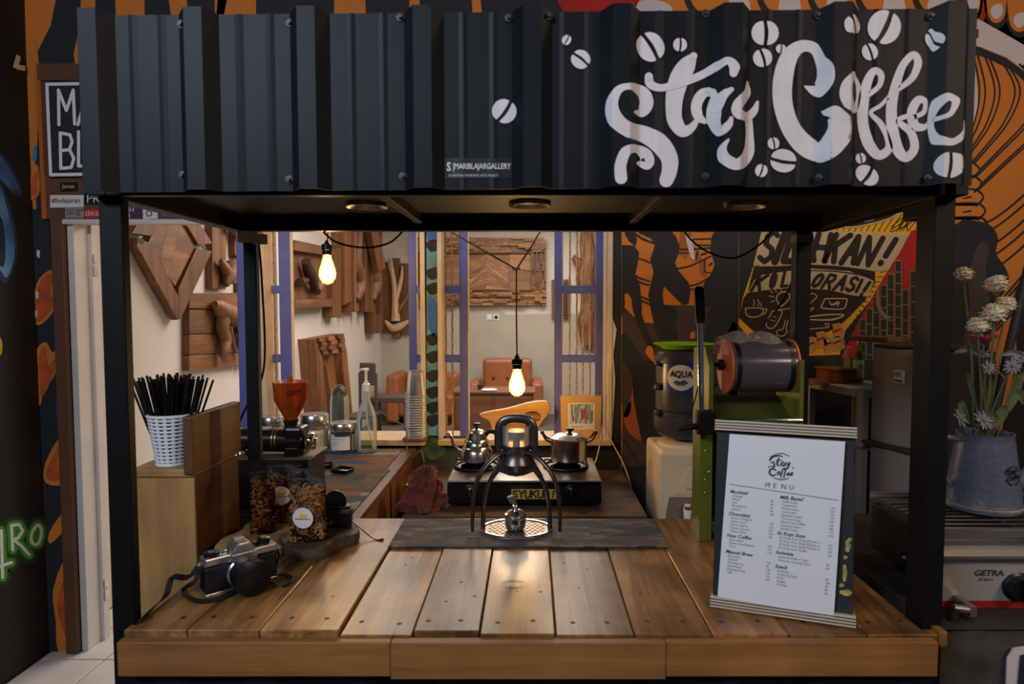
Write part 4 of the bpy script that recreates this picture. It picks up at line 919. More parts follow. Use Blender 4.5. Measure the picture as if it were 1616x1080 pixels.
# ---- snack pouches
m_pch = film('pouch_film', (.12, .11, .1, 1), .2, .0)
m_lab = mat('pouch_label', srgb(226, 220, 218), .5); m_labY = mat('label_yellow', srgb(226, 190, 60), .5); m_labR = mat('label_red', srgb(176, 60, 54), .5)
def pouch(label, px0, px1, pyt, pyb, z0, rz, col, kind):
    g = G((px0 + px1) / 2, pyb, z0); s_ = g.y / F; w_ = (px1 - px0) * s_; H = (pyb - pyt) * s_ * 1.0
    o = thing('snack_pouch', label, 'snack pouch', g, rz, 'snack pouches on the wood slices')
    def sec(u, v, side):
        x = (u - .5) * w_ * (1 + .04 * sin(v * 9)); edge = sin(pi * u) ** .7
        d = .030 * edge * min(1, (1 - v) * 1.6 + .0) * (1 - .35 * max(0, .15 - v) / .15)
        if v > .80: d *= max(0.0, (1 - v) * 1.2)
        return V((x, side * d + .004 * sin(u * 7 + v * 13), v * H))
    m = MB(); m.grid(lambda u, v: sec(u, v, -1), 14, 18); m.grid(lambda u, v: sec(1 - u, v, 1), 14, 18); m.build('pouch', m_pch, o)
    MB().grid(lambda u, v: V(((u - .5) * w_ * 1.0, -.006, H * (.845 + .014 * v))), 8, 1).grid(lambda u, v: V(((.5 - u) * w_, .004, H * (.845 + .014 * v))), 8, 1).build('zip_seal', m_film, o)
    r_ = random.Random(px0); c = MB()
    n_ = 260
    for i in range(n_):
        u = r_.uniform(.1, .9); v = r_.uniform(.03, .74); t = r_.uniform(-.85, .85)
        p_ = sec(u, v, 1); x = p_.x; y = abs(p_.y) * t * .9
        rr = r_.uniform(.006, .0095)
        rot = M.Rotation(r_.uniform(0, 6), 3, 'Z') @ M.Rotation(r_.uniform(0, 6), 3, 'X')
        if kind == 'ring': c.tube([V((x, y, v * H)) + rot @ V((rr * cos(a), rr * sin(a), 0)) for a in [j * pi * 1.5 / 5 for j in range(6)]], rr * .42, 5)
        else: c.ball((x, y, v * H), (rr, rr * .55, rr * .8), 6, 4, rot=rot)
    stuff(c.build('snack_pieces', col, o))
    if px0 == 396: return o
    lv = .36 if kind == 'ring' else .44
    ly = -.0335
    lb = MB().lathe([(0, -.0006), (.0265, -.0006), (.0265, .0006)], 28, (.002, ly, H * lv), axis='y').build('round_label', m_lab, o)
    MB().bx(-.018, .022, ly - .0012, ly - .0006, H * lv - .0035, H * lv - .0015).build('label_line', m_labR, lb)
    MB().prism([V((.002 + a_, ly - .0012, H * lv + b_)) for a_, b_ in ((-.011, .002), (-.003, .013), (.002, .007), (.009, .012), (.012, .003), (.004, .000))], (0, .0006, 0)).build('label_mark', m_labY, lb)
    return o
m_sn1 = mat('snack_tan', srgb(150, 100, 56), .7, var=.25, vs=80); m_sn2 = mat('snack_amber', srgb(132, 68, 26), .6, var=.25, vs=80); m_sn3 = mat('snack_rust', srgb(96, 44, 18), .6, var=.25, vs=80)
pouch('clear zip pouch of pale ring snacks with a round white label', 455, 517, 736, 852, FLAP + .032, R(-4), m_sn1, 'ring')
pouch('narrow clear pouch of amber chips turned sideways on the pale slice', 396, 440, 724, 840, FLAP + .022, R(38), m_sn2, 'chip')
pouch('clear pouch of rust brown chips behind the two other pouches', 420, 478, 718, 822, FLAP + .022, R(4), m_sn3, 'chip')
# ---- small black compact camera on the dark slice
cc = G(534, 834, FLAP + .032)
oc = thing('compact_camera', 'small black compact camera with wrist cord on the dark wood slice', 'camera', (cc.x, cc.y + .01, FLAP + .032), R(8))
s_ = cc.y / F
MB().bx(-.036, .034, -.014, .014, .002, .052).build('body', m_plastic_black, oc, bevel=.004)
MB().bx(-.034, .032, -.013, .013, .052, .060).build('top_plate', m_plastic_black, oc, bevel=.003)
MB().bx(.004, .030, -.0155, -.012, .040, .052).build('flash_window', m_cup, oc, bevel=.001)
MB().lathe([(0, -.0165), (.0025, -.0165), (.003, -.013)], 12, (-.020, 0, .018), axis='y').build('button', m_steel, oc)
MB().lathe([(.0045, -.016), (.006, -.016), (.006, -.013)], 16, (-.020, 0, .018), axis='y').build('button_ring', m_chrome, oc)
MB().lathe([(0, .068), (.006, .068), (.007, .060)], 12, (.0, 0, 0)).build('shutter_button', m_plastic_black, oc)
MB().lathe([(0, 0), (.030, 0), (.030, .006), (0, .006)], 26, (-.012, .010, .068), axis='y').build('flip_disc', m_plastic_black, oc)
cp = [V((.034, 0, .012)), V((.06, -.01, -.02 + .014)), V((.095, -.03, -.028)), V((.118, -.034, -.0305)), V((.09, -.022, -.028)), V((.055, 0, -.006)), V((.034, .004, .010))]
MB().tube(spl(cp, 6), .0012, 5).build('wrist_cord', m_strap, oc)
MB().tube([(.108, -.034, -.029), (.120, -.036, -.029)], .0028, 6).build('cord_slider', m_strap, oc)
# ---- silver film camera
fc = G(378, 938, FLAP)
oc = thing('film_camera', 'silver and black film camera with wide lens and strap on the counter flap', 'camera', (fc.x - .020, fc.y + .048, FLAP), R(44))
oc.scale = (1.16, 1.16, 1.16)
bw = .069
MB().bx(-bw, bw, -.016, .016, .0, .005).build('bottom_plate', m_camSilver, oc, bevel=.002)
MB().bx(-bw, bw, -.017, .017, .005, .056).build('body', m_cameraBlack, oc, bevel=.006)
MB().bx(-bw, bw, -.0165, .0165, .056, .072).build('top_plate', m_camSilver, oc, bevel=.003)
MB().prism([V((a_, -.027, b_)) for a_, b_ in ((-.024, .058), (.024, .058), (.021, .078), (.011, .092), (-.011, .092), (-.021, .078))], (0, .040, 0)).build('prism_housing', m_camSilver, oc, bevel=.003)
MB().bx(-.024, .024, -.0285, -.024, .058, .072).build('prism_front', m_camSilver, oc, bevel=.001)
MB().bx(-.010, .010, -.002, .014, .092, .095).build('hot_shoe', m_camSilver, oc, bevel=.001)
for x, r_, h_ in ((-.052, .013, .008), (-.032, .009, .006), (.048, .012, .012), (.030, .006, .006)):
    kn = MB().lathe([(0, h_), (r_ * .8, h_), (r_, h_ - .001), (r_, 0)], 20, (x, 0, .072)).build('dial', m_plastic_black if x != -.032 else m_camSilver, oc)
    MB().lathe([(0, .001), (r_ * .5, .001), (r_ * .5, 0)], 14, (x, 0, .072 + h_)).build('dial_cap', m_camSilver, kn)
MB().lathe([(.028, -.014), (.031, -.017), (.031, -.024), (.029, -.026)], 30, (0, 0, .033), axis='y').build('lens_mount', m_camSilver, oc)
ln = MB().lathe([(.0285, -.024), (.030, -.030), (.030, -.040), (.0315, -.041), (.0325, -.046), (.0325, -.062), (.0335, -.064), (.0335, -.070)], 36, (0, 0, .033), axis='y').build('lens_barrel', m_plastic_black, oc)
kn = MB()
for i in range(40):
    a = 2 * pi * i / 40; kn.bx(-.0012, .0012, -.060, -.048, .0320, .0338, M.Translation((0, 0, .033)) @ M.Rotation(a, 4, 'Y'))
kn.build('grip_ribs', m_plastic_black, ln)
MB().lathe([(0, -.0725), (.031, -.0725), (.0330, -.071), (.0330, -.066)], 32, (0, 0, .033), axis='y').bx(-.022, .022, -.0735, -.0722, .0310, .035).build('lens_cap', m_plastic_black, ln)
for sg_ in (-1, 1): MB().lathe([(.002, -.002), (.005, -.002), (.005, .002), (.002, .002)], 12, (sg_ * .072, 0, .060), axis='y').build('strap_lug', m_chrome, oc)
def strap(pts, par, w_=.010):
    sp = spl(pts, 8); m = MB(); vs = []; fs = []
    for i, p_ in enumerate(sp):
        t = (sp[min(i + 1, len(sp) - 1)] - sp[max(i - 1, 0)]).normalized(); n_ = t.cross(V((.25 * sin(i * .3), .2, 1))).normalized(); up_ = n_.cross(t)
        ang = .9 * sin(i * .13 + .4); sd = n_ * cos(ang) + up_ * sin(ang); nn = t.cross(sd) * .0009
        vs += [p_ + sd * w_ / 2 + nn, p_ - sd * w_ / 2 + nn, p_ - sd * w_ / 2 - nn, p_ + sd * w_ / 2 - nn]
    for i in range(len(sp) - 1):
        for j in range(4): fs.append((4 * i + j, 4 * i + (j + 1) % 4, 4 * i + 4 + (j + 1) % 4, 4 * i + 4 + j))
    fs += [(0, 1, 2, 3), (len(vs) - 1, len(vs) - 2, len(vs) - 3, len(vs) - 4)]
    return m.add(vs, fs, True).build('strap', m_strap, par)
iR = M.Rotation(-R(44), 4, 'Z'); CL = lambda px, py, z=FLAP + .006: (iR @ (G(px, py, z) - V(oc.location))) / 1.16
strap([V((-.072, 0, .060)), V((-.085, -.012, .035)), CL(290, 930), CL(308, 948), CL(345, 945), CL(372, 932)], oc)
strap([V((-.074, 0, .058)), V((-.092, .006, .04)), CL(272, 912, FLAP + .012), CL(262, 940), CL(240, 962), CL(218, 982)], oc, .011)
strap([V((.072, 0, .060)), V((.074, -.012, .035)), CL(430, 905, FLAP + .012), CL(452, 908), CL(460, 917), CL(445, 925), CL(420, 918), CL(400, 935)], oc, .009)

# ---- standing menu board
bL, bR = G(1121, 956, TOP), G(1350, 990, TOP)
yaw = atan2(bR.y - bL.y, bR.x - bL.x); wid = (bR - bL).length; lean = R(-9)
mb_ = thing('menu_board', 'leaning black menu board with plywood rails holding a printed white menu sheet', 'menu', (bL + bR) / 2, yaw)
tl_ = P(1136, 667, bL.y + .045); hgt = (tl_.z - TOP) / cos(lean) + 0.004
ML = M.Rotation(lean, 4, 'X')
W2 = wid / 2
m_chalk = mat('chalkboard', srgb(38, 40, 42), .6, var=.2, vs=10)
m_plyd = mat('ply_dark', srgb(96, 74, 58), .6); m_plyl = mat('ply_light', srgb(206, 190, 168), .6)
def mbx(x0, x1, y0, y1, z0, z1): return MB().bx(x0, x1, y0, y1, z0, z1, ML)
mbx(-W2 + .004, W2 - .004, .004, .014, .002, hgt - .004).build('back_board', m_chalk, mb_, bevel=.001)
for nm, z0 in (('bottom_rail', 0.0), ('top_rail', hgt - .022)):
    rl = mbx(-W2, W2, -.010, .018, z0, z0 + .022).build(nm, m_plyl, mb_, bevel=.0008)
    for j in range(3): mbx(-W2 - .0003, W2 + .0003, -.0106, .0184, z0 + .004 + j * .006, z0 + .0065 + j * .006).build('ply_layer', m_plyd, rl)
# paper, set by its picture corners
inv = (M.Translation(mb_.location) @ M.Rotation(yaw, 4, 'Z') @ ML).inverted()
def onboard(px, py, y=.0):
    o_ = inv @ V((0, 0, CZ)); d = inv.to_3x3() @ ray(px, py); t = (y - o_.y) / d.y; return o_ + d * t
pc = [onboard(*c_) for c_ in ((1152, 685), (1333, 697), (1315, 973), (1133, 940))]
pc = [V((p_.x, .0, min(max(p_.z, .0), hgt - .002))) for p_ in pc]
def PAP(u, v, y):
    a_ = pc[0].lerp(pc[1], u); b_ = pc[3].lerp(pc[2], u); q_ = a_.lerp(b_, v); return ML @ V((q_.x, y - .0025 * sin(pi * v) , q_.z))
m = MB(); m.grid(lambda u, v: PAP(u, v, -.0105), 6, 10); m.grid(lambda u, v: PAP(1 - u, v, -.0098), 6, 10)
pa = m.build('menu_sheet', mat('paper', srgb(232, 232, 240), .6), mb_)
m_ink = mat('menu_ink', srgb(52, 54, 64), .6); m_inkl = mat('menu_ink_light', srgb(120, 122, 134), .6)
# paper units: x 0..545, y 0..830 (zoomed picture units)
def PT(x, y): return PAP((x) / 545, y / 832, -.0113)
def menu_line(mb, body, x, y, s_, **kk): put_text(mb, body, s_, lambda u, v: PT(x + u, y - v), **kk)
lg = MB()
for st_ in ([(205, 118, 10), (215, 100, 12), (245, 92, 8), (262, 96, 6)], [(210, 132, 5), (222, 126, 8), (228, 150, 8), (212, 148, 5)], [(246, 105, 8), (240, 135, 9), (252, 142, 5)], [(234, 118, 5), (262, 114, 5)], [(270, 122, 7), (258, 132, 8), (268, 142, 6), (276, 128, 7), (280, 142, 5)], [(284, 122, 6), (290, 134, 6), (300, 120, 6), (290, 150, 8), (276, 158, 5)],
            [(236, 166, 7), (216, 160, 8), (206, 180, 9), (222, 194, 8), (238, 186, 5)], [(244, 180, 7), (252, 170, 6), (256, 182, 7), (246, 188, 6)], [(262, 200, 6), (268, 160, 7), (278, 152, 5)], [(276, 200, 6), (282, 158, 7), (292, 150, 5)], [(288, 180, 5), (300, 172, 6), (292, 186, 6), (304, 184, 4)], [(304, 180, 5), (316, 168, 6), (308, 184, 6), (318, 180, 4)],
            [(225, 86, 3), (262, 80, 5), (295, 92, 3)], [(225, 203, 3), (262, 210, 5), (300, 200, 3)], [(205, 145, 3), (200, 158, 4)], [(318, 140, 3), (314, 152, 4)]):
    p_, wd = vstroke(st_, 5); ribbon(lg, p_, wd, PT)
lg.build('menu_logo', m_ink, pa)
tx = MB()
for i, ch in enumerate('MENU'): put_text(tx, ch, 32, lambda u, v, i=i: PT(190 + i * 38 + u, 254 - v * 1.05))
ribbon(tx, [(18, 258), (530, 282)], 2.4, PT)
tx.build('menu_title', m_ink, pa)
hd = MB(); it = MB()
colL = [('Mocktail', 288, ['Orange', 'Melon', 'Leci', 'Strawberry', 'Lemon'], ['8k', '8k', '8k', '8k', '10k']), ('Chocolate', 400, ['Choco Original', 'Choco Leci', 'Choco Berry', 'Choco Lemon', 'Choco Mint'], ['12k', '12k', '12k', '12k', '12k']),
        ('Non Coffee', 510, ['Red velvet', 'Green Tea Matcha', 'Taro'], ['12k', '12k', '12k']), ('Manual Brew', 592, ['Espresso', 'Tubruk', 'Frenchpress', 'Americano', 'Vietnam Drip', 'V60'], ['10k', '8k', '14k', '14k', '12k', '14k'])]
colR = [('Milk Based', 290, ['Caffe Latte', 'Cappucino', 'Mochaccino', 'Caramello', 'Hazelnut Latte', 'Taro Ice Kopi', 'Macha Ice Coffee', 'Cookies Latte', 'Vanilla Latte'], ['15k', '15k', '17k', '17k', '17k', '18k', '18k', '17k', '17k']),
        ('Es Kopi Susu', 466, ['Es Kopi Susu Sang Mantan 1', 'Es Kopi Susu Sang Mantan 2', 'Es Kopi Susu Sang Mantan 3', 'Es Kopi Susu Sunlie'], ['15k', '15k', '15k', '15k']), ('Indomie', 560, ['Indomie Rebus Telur', 'Indomie Goreng Telur'], ['8k', '8k']),
        ('Snack', 628, ['Kentang', 'Singkong Keju', 'Sosis', 'Nuget', 'Omelet'], ['8k', '10k', '8k', '8k', '8k'])]
for cx_, cw, col_ in ((22, 200, colL), (262, 235, colR)):
    for ttl, y0, items, pr in col_:
        hd = MB(); menu_line(hd, ttl, cx_, y0 + 14, 25, shear=.35, offset=.35); hd.build('menu_heading', m_ink, pa)
        y = y0 + 31; it = MB()
        for a_, b_ in zip(items, pr):
            menu_line(it, a_, cx_ + 14, y, 16.5); menu_line(it, b_, cx_ + cw, y + 6, 15); y += 16.6
        stuff(it.build('menu_items', m_inkl, pa))
m_gold = mat('chalk_gold', srgb(176, 160, 86), .7, var=.5, vs=80)
gd = MB()
for x, y, rw, rh in ((1338, 862, 5, 10), (1334, 880, 4, 3), (1333, 905, 4, 14), (1328, 924, 5, 3), (1337, 936, 9, 5), (1328, 935, 4, 3), (1341, 852, 4, 3)):
    gd.prism([ML @ (onboard(x + rw * cos(t_ * pi / 6) * (1 + .3 * sin(t_ * 5)), y + rh * sin(t_ * pi / 6), .0032)) for t_ in range(12)], ML.to_3x3() @ V((0, .0006, 0)))
gd.build('chalk_marks', m_gold, mb_)
# folding prop at the back
MB().beam(ML @ V((0, .02, hgt * .75)), V((0, .11, .006)), .05, .006, (0, 1, 0)).build('prop_leg', m_chalk, mb_)
# ============================================================= BEHIND THE COUNTER, LEFT SIDE
# ---- tall wooden cabinet left of the stall, with the straw cup
m_cab = wood('cabinet_wood', srgb(190, 146, 92), srgb(150, 108, 62), 'z', .5, .5, .25, .06, .08)
m_cabd = wood('cabinet_wood_side', srgb(120, 76, 44), srgb(82, 50, 28), 'y', .5, .5, .35, .08, .08)
YK0, YK1 = 1.655, 1.90; XK0, XK1 = -1.005, -0.848; ZK = 1.222
kb = thing('wooden_cabinet', 'tall narrow wooden cabinet with upright side board left of the stall', 'cabinet', ((XK0 + XK1) / 2, (YK0 + YK1) / 2, 0))
KO = V(kb.location)
part(MB().bx(XK0, XK1, YK0, YK1, 0, ZK - .02), 'body', m_cab, kb, KO, bevel=.002)
part(MB().bx(XK0 - .006, XK1 - .002, YK0 - .006, YK1, ZK - .0185, ZK), 'top_board', m_cab, kb, KO, bevel=.002)
part(MB().bx(XK1 - .001, XK1 + .003, YK0 + .001, YK1, 0, ZK - .02), 'side_face', m_cabd, kb, KO)
part(MB().bx(XK1 - .020, XK1 + .004, YK0 - .012, YK1 + .02, ZK - .012, ZK + .135), 'side_board', m_cabd, kb, KO, bevel=.003)
part(MB().lathe([(0, .002), (.004, .002), (.005, 0)], 10, (0, 0, 0)).xf(M.Translation((XK1 + .003, 1.70, 1.03)) @ M.Rotation(pi / 2, 4, 'Y')), 'screw', m_knot, kb, KO)
m_cupw = mat('white_plastic', srgb(226, 226, 232), .35); m_cupd = mat('cup_liner', srgb(52, 48, 66), .6)
sc_ = G(266, 739, ZK); s0 = V((sc_.x - .012, YK0 + .06, ZK))
cpw = thing('straw_cup', 'white woven plastic cup full of black straws on the wooden cabinet', 'cup', s0)
Hc, ra, rb_ = .132, .038, .0565
MB().lathe([(ra - .002, .002), (rb_ - .003, Hc - .002), (rb_ - .005, Hc - .002), (ra - .004, .004), (0, .004)], 30).build('liner', m_cupd, cpw)
NR = 13
for i in range(NR + 1):
    t = i / NR; r_ = ra + (rb_ - ra) * t; big = i in (0, NR)
    MB().tube([(r_ * cos(2 * pi * j / 40), r_ * sin(2 * pi * j / 40), .004 + (Hc - .006) * t) for j in range(40)], .0042 if big else .0031, 6, closed=True).build('ring', m_cupw, cpw)
for j in range(18):
    a = 2 * pi * j / 18
    MB().beam((ra * cos(a), ra * sin(a), .002), (rb_ * cos(a), rb_ * sin(a), Hc - .002), .0082 * 1.0, .0022, (cos(a), sin(a), 0)).build('upright', m_cupw, cpw)
stw = MB().tube([(0, 0, 0), (0, 0, 0.222)], .0029, 8).build('drinking_straw', m_plastic_black)
r_ = random.Random(5); n_s = 64; zb_ = .010
for i in range(n_s):
    rr = sqrt((i + .5) / n_s); a = i * 2.39996
    o = stw if i == 0 else inst(stw)
    bx_, by_ = rr * .030 * cos(a), rr * .030 * sin(a); tx_, ty_ = rr * .098 * cos(a) + r_.uniform(-.004, .004), rr * .060 * sin(a)
    d = V((tx_ - bx_, ty_ - by_, .195))
    o.location = s0 + V((bx_, by_, zb_)); o.rotation_euler = d.to_track_quat('Z', 'Y').to_euler()
    o.scale = (1, 1, r_.uniform(.96, 1.02))
    tag(o, 'black drinking straw standing in the white woven cup', 'straw', 'black straws in the woven cup')

# ---- side cabinet behind the counter with drawers
m_side = wood('side_cabinet_wood', srgb(142, 92, 52), srgb(92, 56, 30), 'y', .5, .5, .3)
XD = -.525; ZS = .985; YS0, YS1 = 2.0, 3.02; XD0 = -1.22
sd = thing('side_cabinet', 'brown wooden drawer cabinet under the woven runner beside the window', 'cabinet', ((XD0 + XD) / 2, (YS0 + YS1) / 2, 0)); DO = V(sd.location)
part(MB().bx(XD0, XD - .03, YS0 + .01, YS1, 0, ZS - .022), 'body', m_side, sd, DO)
part(MB().bx(XD0, XD, YS0, YS1, ZS - .021, ZS), 'top', m_side, sd, DO, bevel=.003)
for i in range(2):
    y0 = YS0 + .03 + i * .5
    dr = part(MB().bx(XD - .0295, XD - .012, y0, y0 + .47, ZS - .19, ZS - .035), 'drawer_front', m_side, sd, DO, bevel=.003)
    part(MB().lathe([(0, .022), (.008, .021), (.011, .016), (.006, .008), (.005, 0)], 14).xf(M.Translation((XD - .012, y0 + .235, ZS - .105)) @ M.Rotation(pi / 2, 4, 'Y')), 'knob', m_steel, dr, DO)
m_run = nmat('runner_weave')[0]
def weave(m_):
    nt = m_.node_tree; N = nt.nodes; L = nt.links; p = N['Principled BSDF']; p.inputs['Roughness'].default_value = .85
    tc = N.new('ShaderNodeTexCoord'); mp = N.new('ShaderNodeMapping'); mp.inputs['Scale'].default_value = (6, 14, 1); L.new(tc.outputs['Object'], mp.inputs['Vector'])
    v = N.new('ShaderNodeTexVoronoi'); v.inputs['Scale'].default_value = 1.0; v.distance = 'CHEBYCHEV'; L.new(mp.outputs[0], v.inputs['Vector'])
    sp = N.new('ShaderNodeSeparateColor'); L.new(v.outputs['Color'], sp.inputs[0])
    cr = N.new('ShaderNodeValToRGB'); cr.color_ramp.interpolation = 'CONSTANT'; e = cr.color_ramp.elements
    cols = [srgb(70, 66, 68), srgb(124, 84, 68), srgb(84, 78, 76), srgb(140, 126, 108), srgb(76, 72, 72), srgb(62, 84, 106), srgb(92, 80, 74)]
    e[0].color = cols[0]; e[1].position = 1 / 7; e[1].color = cols[1]
    for i in range(2, 7): x = e.new(i / 7); x.color = cols[i]
    L.new(sp.outputs[0], cr.inputs[0]); L.new(cr.outputs[0], p.inputs['Base Color'])
weave(m_run)
rn = thing('woven_runner', 'multicoloured ribbed runner covering the side cabinet top', 'runner', ((XD0 + XD) / 2 - .02, (YS0 + YS1) / 2 - .02, ZS)); RO2 = V(rn.location)
ln_ = YS1 - YS0 - .06
for i in range(34):
    y = -ln_ / 2 + ln_ * (i + .5) / 34
    MB().tube([(-.32, y, .003), (0, y, .003), (.335 - .02 * (i > 20), y, .003)], ln_ / 68, 6, flat=.2, up=(0, 1, 0)).build('reed', m_run, rn)
ZR_ = ZS + .0062
# ---- coffee grinder on black base
gx = lambda px, py, Y: P(px, py, Y)
YG = 2.14
zb0 = P(440, 716, YG).z
gb = thing('grinder_stand', 'plain black box stand under the coffee grinder', 'stand', (P(428, 700, YG).x, YG, ZR_)); GO = V(gb.location)
part(MB().bx(P(366, 700, 2.07).x, P(486, 700, 2.07).x, 2.07, 2.24, ZR_, zb0 - .004), 'box', m_black, gb, GO, bevel=.004)
part(MB().bx(P(364, 700, 2.06).x, P(488, 700, 2.06).x, 2.062, 2.245, zb0 - .004, zb0), 'top_plate', mat('stand_top', srgb(120, 108, 92), .5), gb, GO, bevel=.001)
g_ = thing('coffee_grinder', 'black electric coffee grinder with amber hopper and chrome front knob', 'coffee grinder', (P(455, 716, YG).x, YG, zb0)); GO = V(g_.location)
c0, c1 = P(377, 694, YG), P(482, 696, YG); r0 = .0375
m_gold2 = mat('gold_ring', (.75, .5, .22, 1), .3, 1); m_gblk = mat('grinder_black', srgb(22, 22, 23), .3, spec=.6)
part(MB().cyl(c0, c1, r0, n=28), 'motor_body', m_gblk, g_, GO, bevel=.004)
for px in (381, 434, 439):
    a_ = P(px, 694.2, YG); part(MB().cyl(a_, a_ + V((.004, 0, 0)), r0 + .0012, n=28), 'gold_ring', m_gold2, g_, GO)
a_ = P(468, 690, YG)
part(MB().bx(a_.x - .032, a_.x + .032, YG - .036, YG + .036, P(460, 722, YG).z, P(460, 672, YG).z), 'grinding_head', m_gblk, g_, GO, bevel=.010)
part(MB().lathe([(.020, -.03), (.021, .0), (.026, .012)], 20, P(459, 668, YG)), 'neck', m_gblk, g_, GO)
part(MB().bx(a_.x - .022, a_.x + .022, YG - .055, YG + .03, zb0, zb0 + .03), 'foot', m_gblk, g_, GO, bevel=.004)
part(MB().bx(c0.x + .03, c0.x + .07, YG - .03, YG + .03, zb0, c0.z - .025), 'foot', m_gblk, g_, GO, bevel=.004)
kc = P(484, 697, YG - .02)
part(MB().lathe([(.026, 0), (.029, .004), (.029, .020), (.026, .026), (.012, .028), (.010, .034), (0, .034)], 24).xf(M.Translation(kc) @ M.Rotation(pi / 2, 4, 'Y')), 'dial_knob', m_chrome, g_, GO)
m_amber = tinted('amber_plastic', srgb(200, 96, 30), .38, .12, (1.0, .55, .2, 1))
hz = lambda py: P(459, py, YG).z - zb0
hx = P(459, 640, YG).x - GO.x
MB().lathe([(.017, hz(668)), (.021, hz(660)), (.046, hz(638)), (.053, hz(630)), (.0565, hz(604)), (.0535, hz(604)), (.050, hz(630)), (.019, hz(658))], 30, (hx, 0, 0)).build('hopper', m_amber, g_)
MB().lathe([(.0, hz(601.5)), (.057, hz(602)), (.058, hz(604.5)), (.0, hz(604.5))], 30, (hx, 0, 0)).build('hopper_lid', m_amber, g_)
MB().lathe([(0, hz(593)), (.008, hz(593)), (.009, hz(602))], 14, (hx, 0, 0)).build('lid_knob', mat('amber_solid', srgb(172, 84, 30), .3), g_)
lgm = MB(); put_text(lgm, 'Stay', .026, lambda u, v: V((hx + .002 + u, -sqrt(max(.0563 ** 2 - (.002 + u) ** 2, 0)) - .0008, hz(624) + v + u * .3)), shear=.3); lgm.build('hopper_lettering', m_stK, g_)
MB().bx(c0.x - GO.x + .052, c0.x - GO.x + .10, -.0225, .0225, c0.z - zb0 + r0 - .004, c0.z - zb0 + r0 + .0012).build('rating_plate', m_camSilver, g_)
# ---- jars, bottle, cups
m_lid = mat('steel_lid', (.66, .63, .6, 1), .25, 1)
def jar(label, px, pyb, pyt, wpx, Y, hexa, fill, fillh, lab=False):
    b = P(px, pyb, Y); s_ = Y / F; r_ = wpx / 2 * s_; H = (pyb - pyt) * s_
    b.z = ZR_; b = V(b)
    o = thing('glass_jar', label, 'jar', b); n = 6 if hexa else 26
    hb = H * .72
    MB().lathe([(0, .003), (r_ * .96, .001), (r_, .006), (r_, hb * .86), (r_ * .86, hb), (r_ * .82, hb), (r_ * .94, hb * .85), (r_ * .94, .008), (0, .008)], n, smooth=not hexa).build('glass', m_glass, o)
    if fill: MB().lathe([(0, .008), (r_ * .91, .008), (r_ * .91, hb * fillh), (0, hb * fillh + .003)], n, smooth=not hexa).build('contents', fill, o)
    MB().lathe([(r_ * .88, hb - .002), (r_ * .98, hb), (r_ * 1.0, hb + .004), (r_ * 1.0, H - .004), (r_ * .95, H), (0, H)], 28).build('lid', m_lid, o)
    if lab:
        def lf(u, v, d=0): a = (u - .5) * 1.5; return V((r_ * 1.008 * sin(a) + d * sin(a), -(r_ * 1.008 + d) * cos(a), hb * (.18 + .62 * v)))
        lb = MB().grid(lambda u, v: lf(u, v), 10, 1).build('paper_label', m_lab, o)
        pm = MB(); put_text(pm, 'Stay Coffee', .15, lambda u, v: lf(.12 + u * .9, .78 + v * .9, .0006)); put_text(pm, 'Nama:', .13, lambda u, v: lf(.1 + u, .52 + v, .0006)); put_text(pm, 'Tgl:', .13, lambda u, v: lf(.1 + u, .32 + v, .0006)); stuff(pm.build('label_print', m_ink, lb))
    return o
jar('hexagonal glass jar of white powder with steel lid beside the amber hopper', 497, 705, 643, 44, 2.90, True, mat('powder', srgb(206, 200, 176), .9), .62)
jar('clear glass jar with steel lid behind the stall post', 429, 702, 646, 40, 2.93, True, mat('powder_tan', srgb(160, 130, 96), .9), .2)
jar('dark filled glass jar with white paper label and steel lid', 542, 704, 657, 43, 2.92, False, mat('coffee_dark', srgb(30, 22, 20), .6), .95, True)
bt_ = P(579, 702, 2.92); bt_.z = ZR_
o = thing('pump_bottle', 'clear glass syrup bottle with tall white pump dispenser', 'bottle', bt_); s_ = 2.92 / F
MB().lathe([(0, .004), (.040, .001), (.0435, .008), (.0435, .145), (.038, .175), (.022, .215), (.0145, .235), (.0135, .275), (.0115, .275), (.0125, .235), (.020, .212), (.0415, .145), (.0415, .010), (0, .009)], 26).build('glass', m_glass, o)
MB().lathe([(.0165, .268), (.0175, .275), (.0175, .300), (.011, .304), (.010, .312), (.0, .312)], 18).build('pump_collar', m_cupw, o)
MB().tube([(0, 0, .31), (0, 0, .368)], .0062, 10).lathe([(0, .372), (.013, .370), (.014, .360), (0, .358)], 16).tube([(0, 0, .365), (-.02, -.005, .366), (-.024, -.006, .360)], .0045, 8).build('pump_head', m_cupw, o)
MB().tube(spl([(0, 0, .27), (.002, 0, .15), (.018, 0, .06), (.028, 0, .014)], 6), .0033, 8).build('dip_tube', m_cupw, o)
# stacked clear cups on the window ledge
cs = P(657, 681, 3.06); cs.z = SILL
H1 = .118; cupm = MB().lathe([(0, 0), (.032, 0), (.034, .003), (.0458, H1 - .004), (.0455, H1 - .004), (.033, .005), (0, .004)], 22)
rimm = MB().tube([(.0475 * cos(2 * pi * j / 24), .0475 * sin(2 * pi * j / 24), H1 - .002) for j in range(24)], .0026, 6, closed=True)
m_rim = film('cup_rim', (.85, .85, .88, 1), .2, .30)
n_c = 17
c0_ = None
for i in range(n_c):
    if i == 0: oc = cupm.build('plastic_cup', m_cup); c0_ = oc; r0_ = rimm.build('rim', m_rim, oc)
    else: oc = inst(c0_); inst(r0_, parent=oc)
    oc.rotation_euler = (pi, 0, 0); oc.location = (cs.x, cs.y - .005, SILL + .012 + H1 + i * .0118)
    tag(oc, 'clear plastic cup upside down in the stack on the window sill', 'cup', 'stacked cups on the window sill')
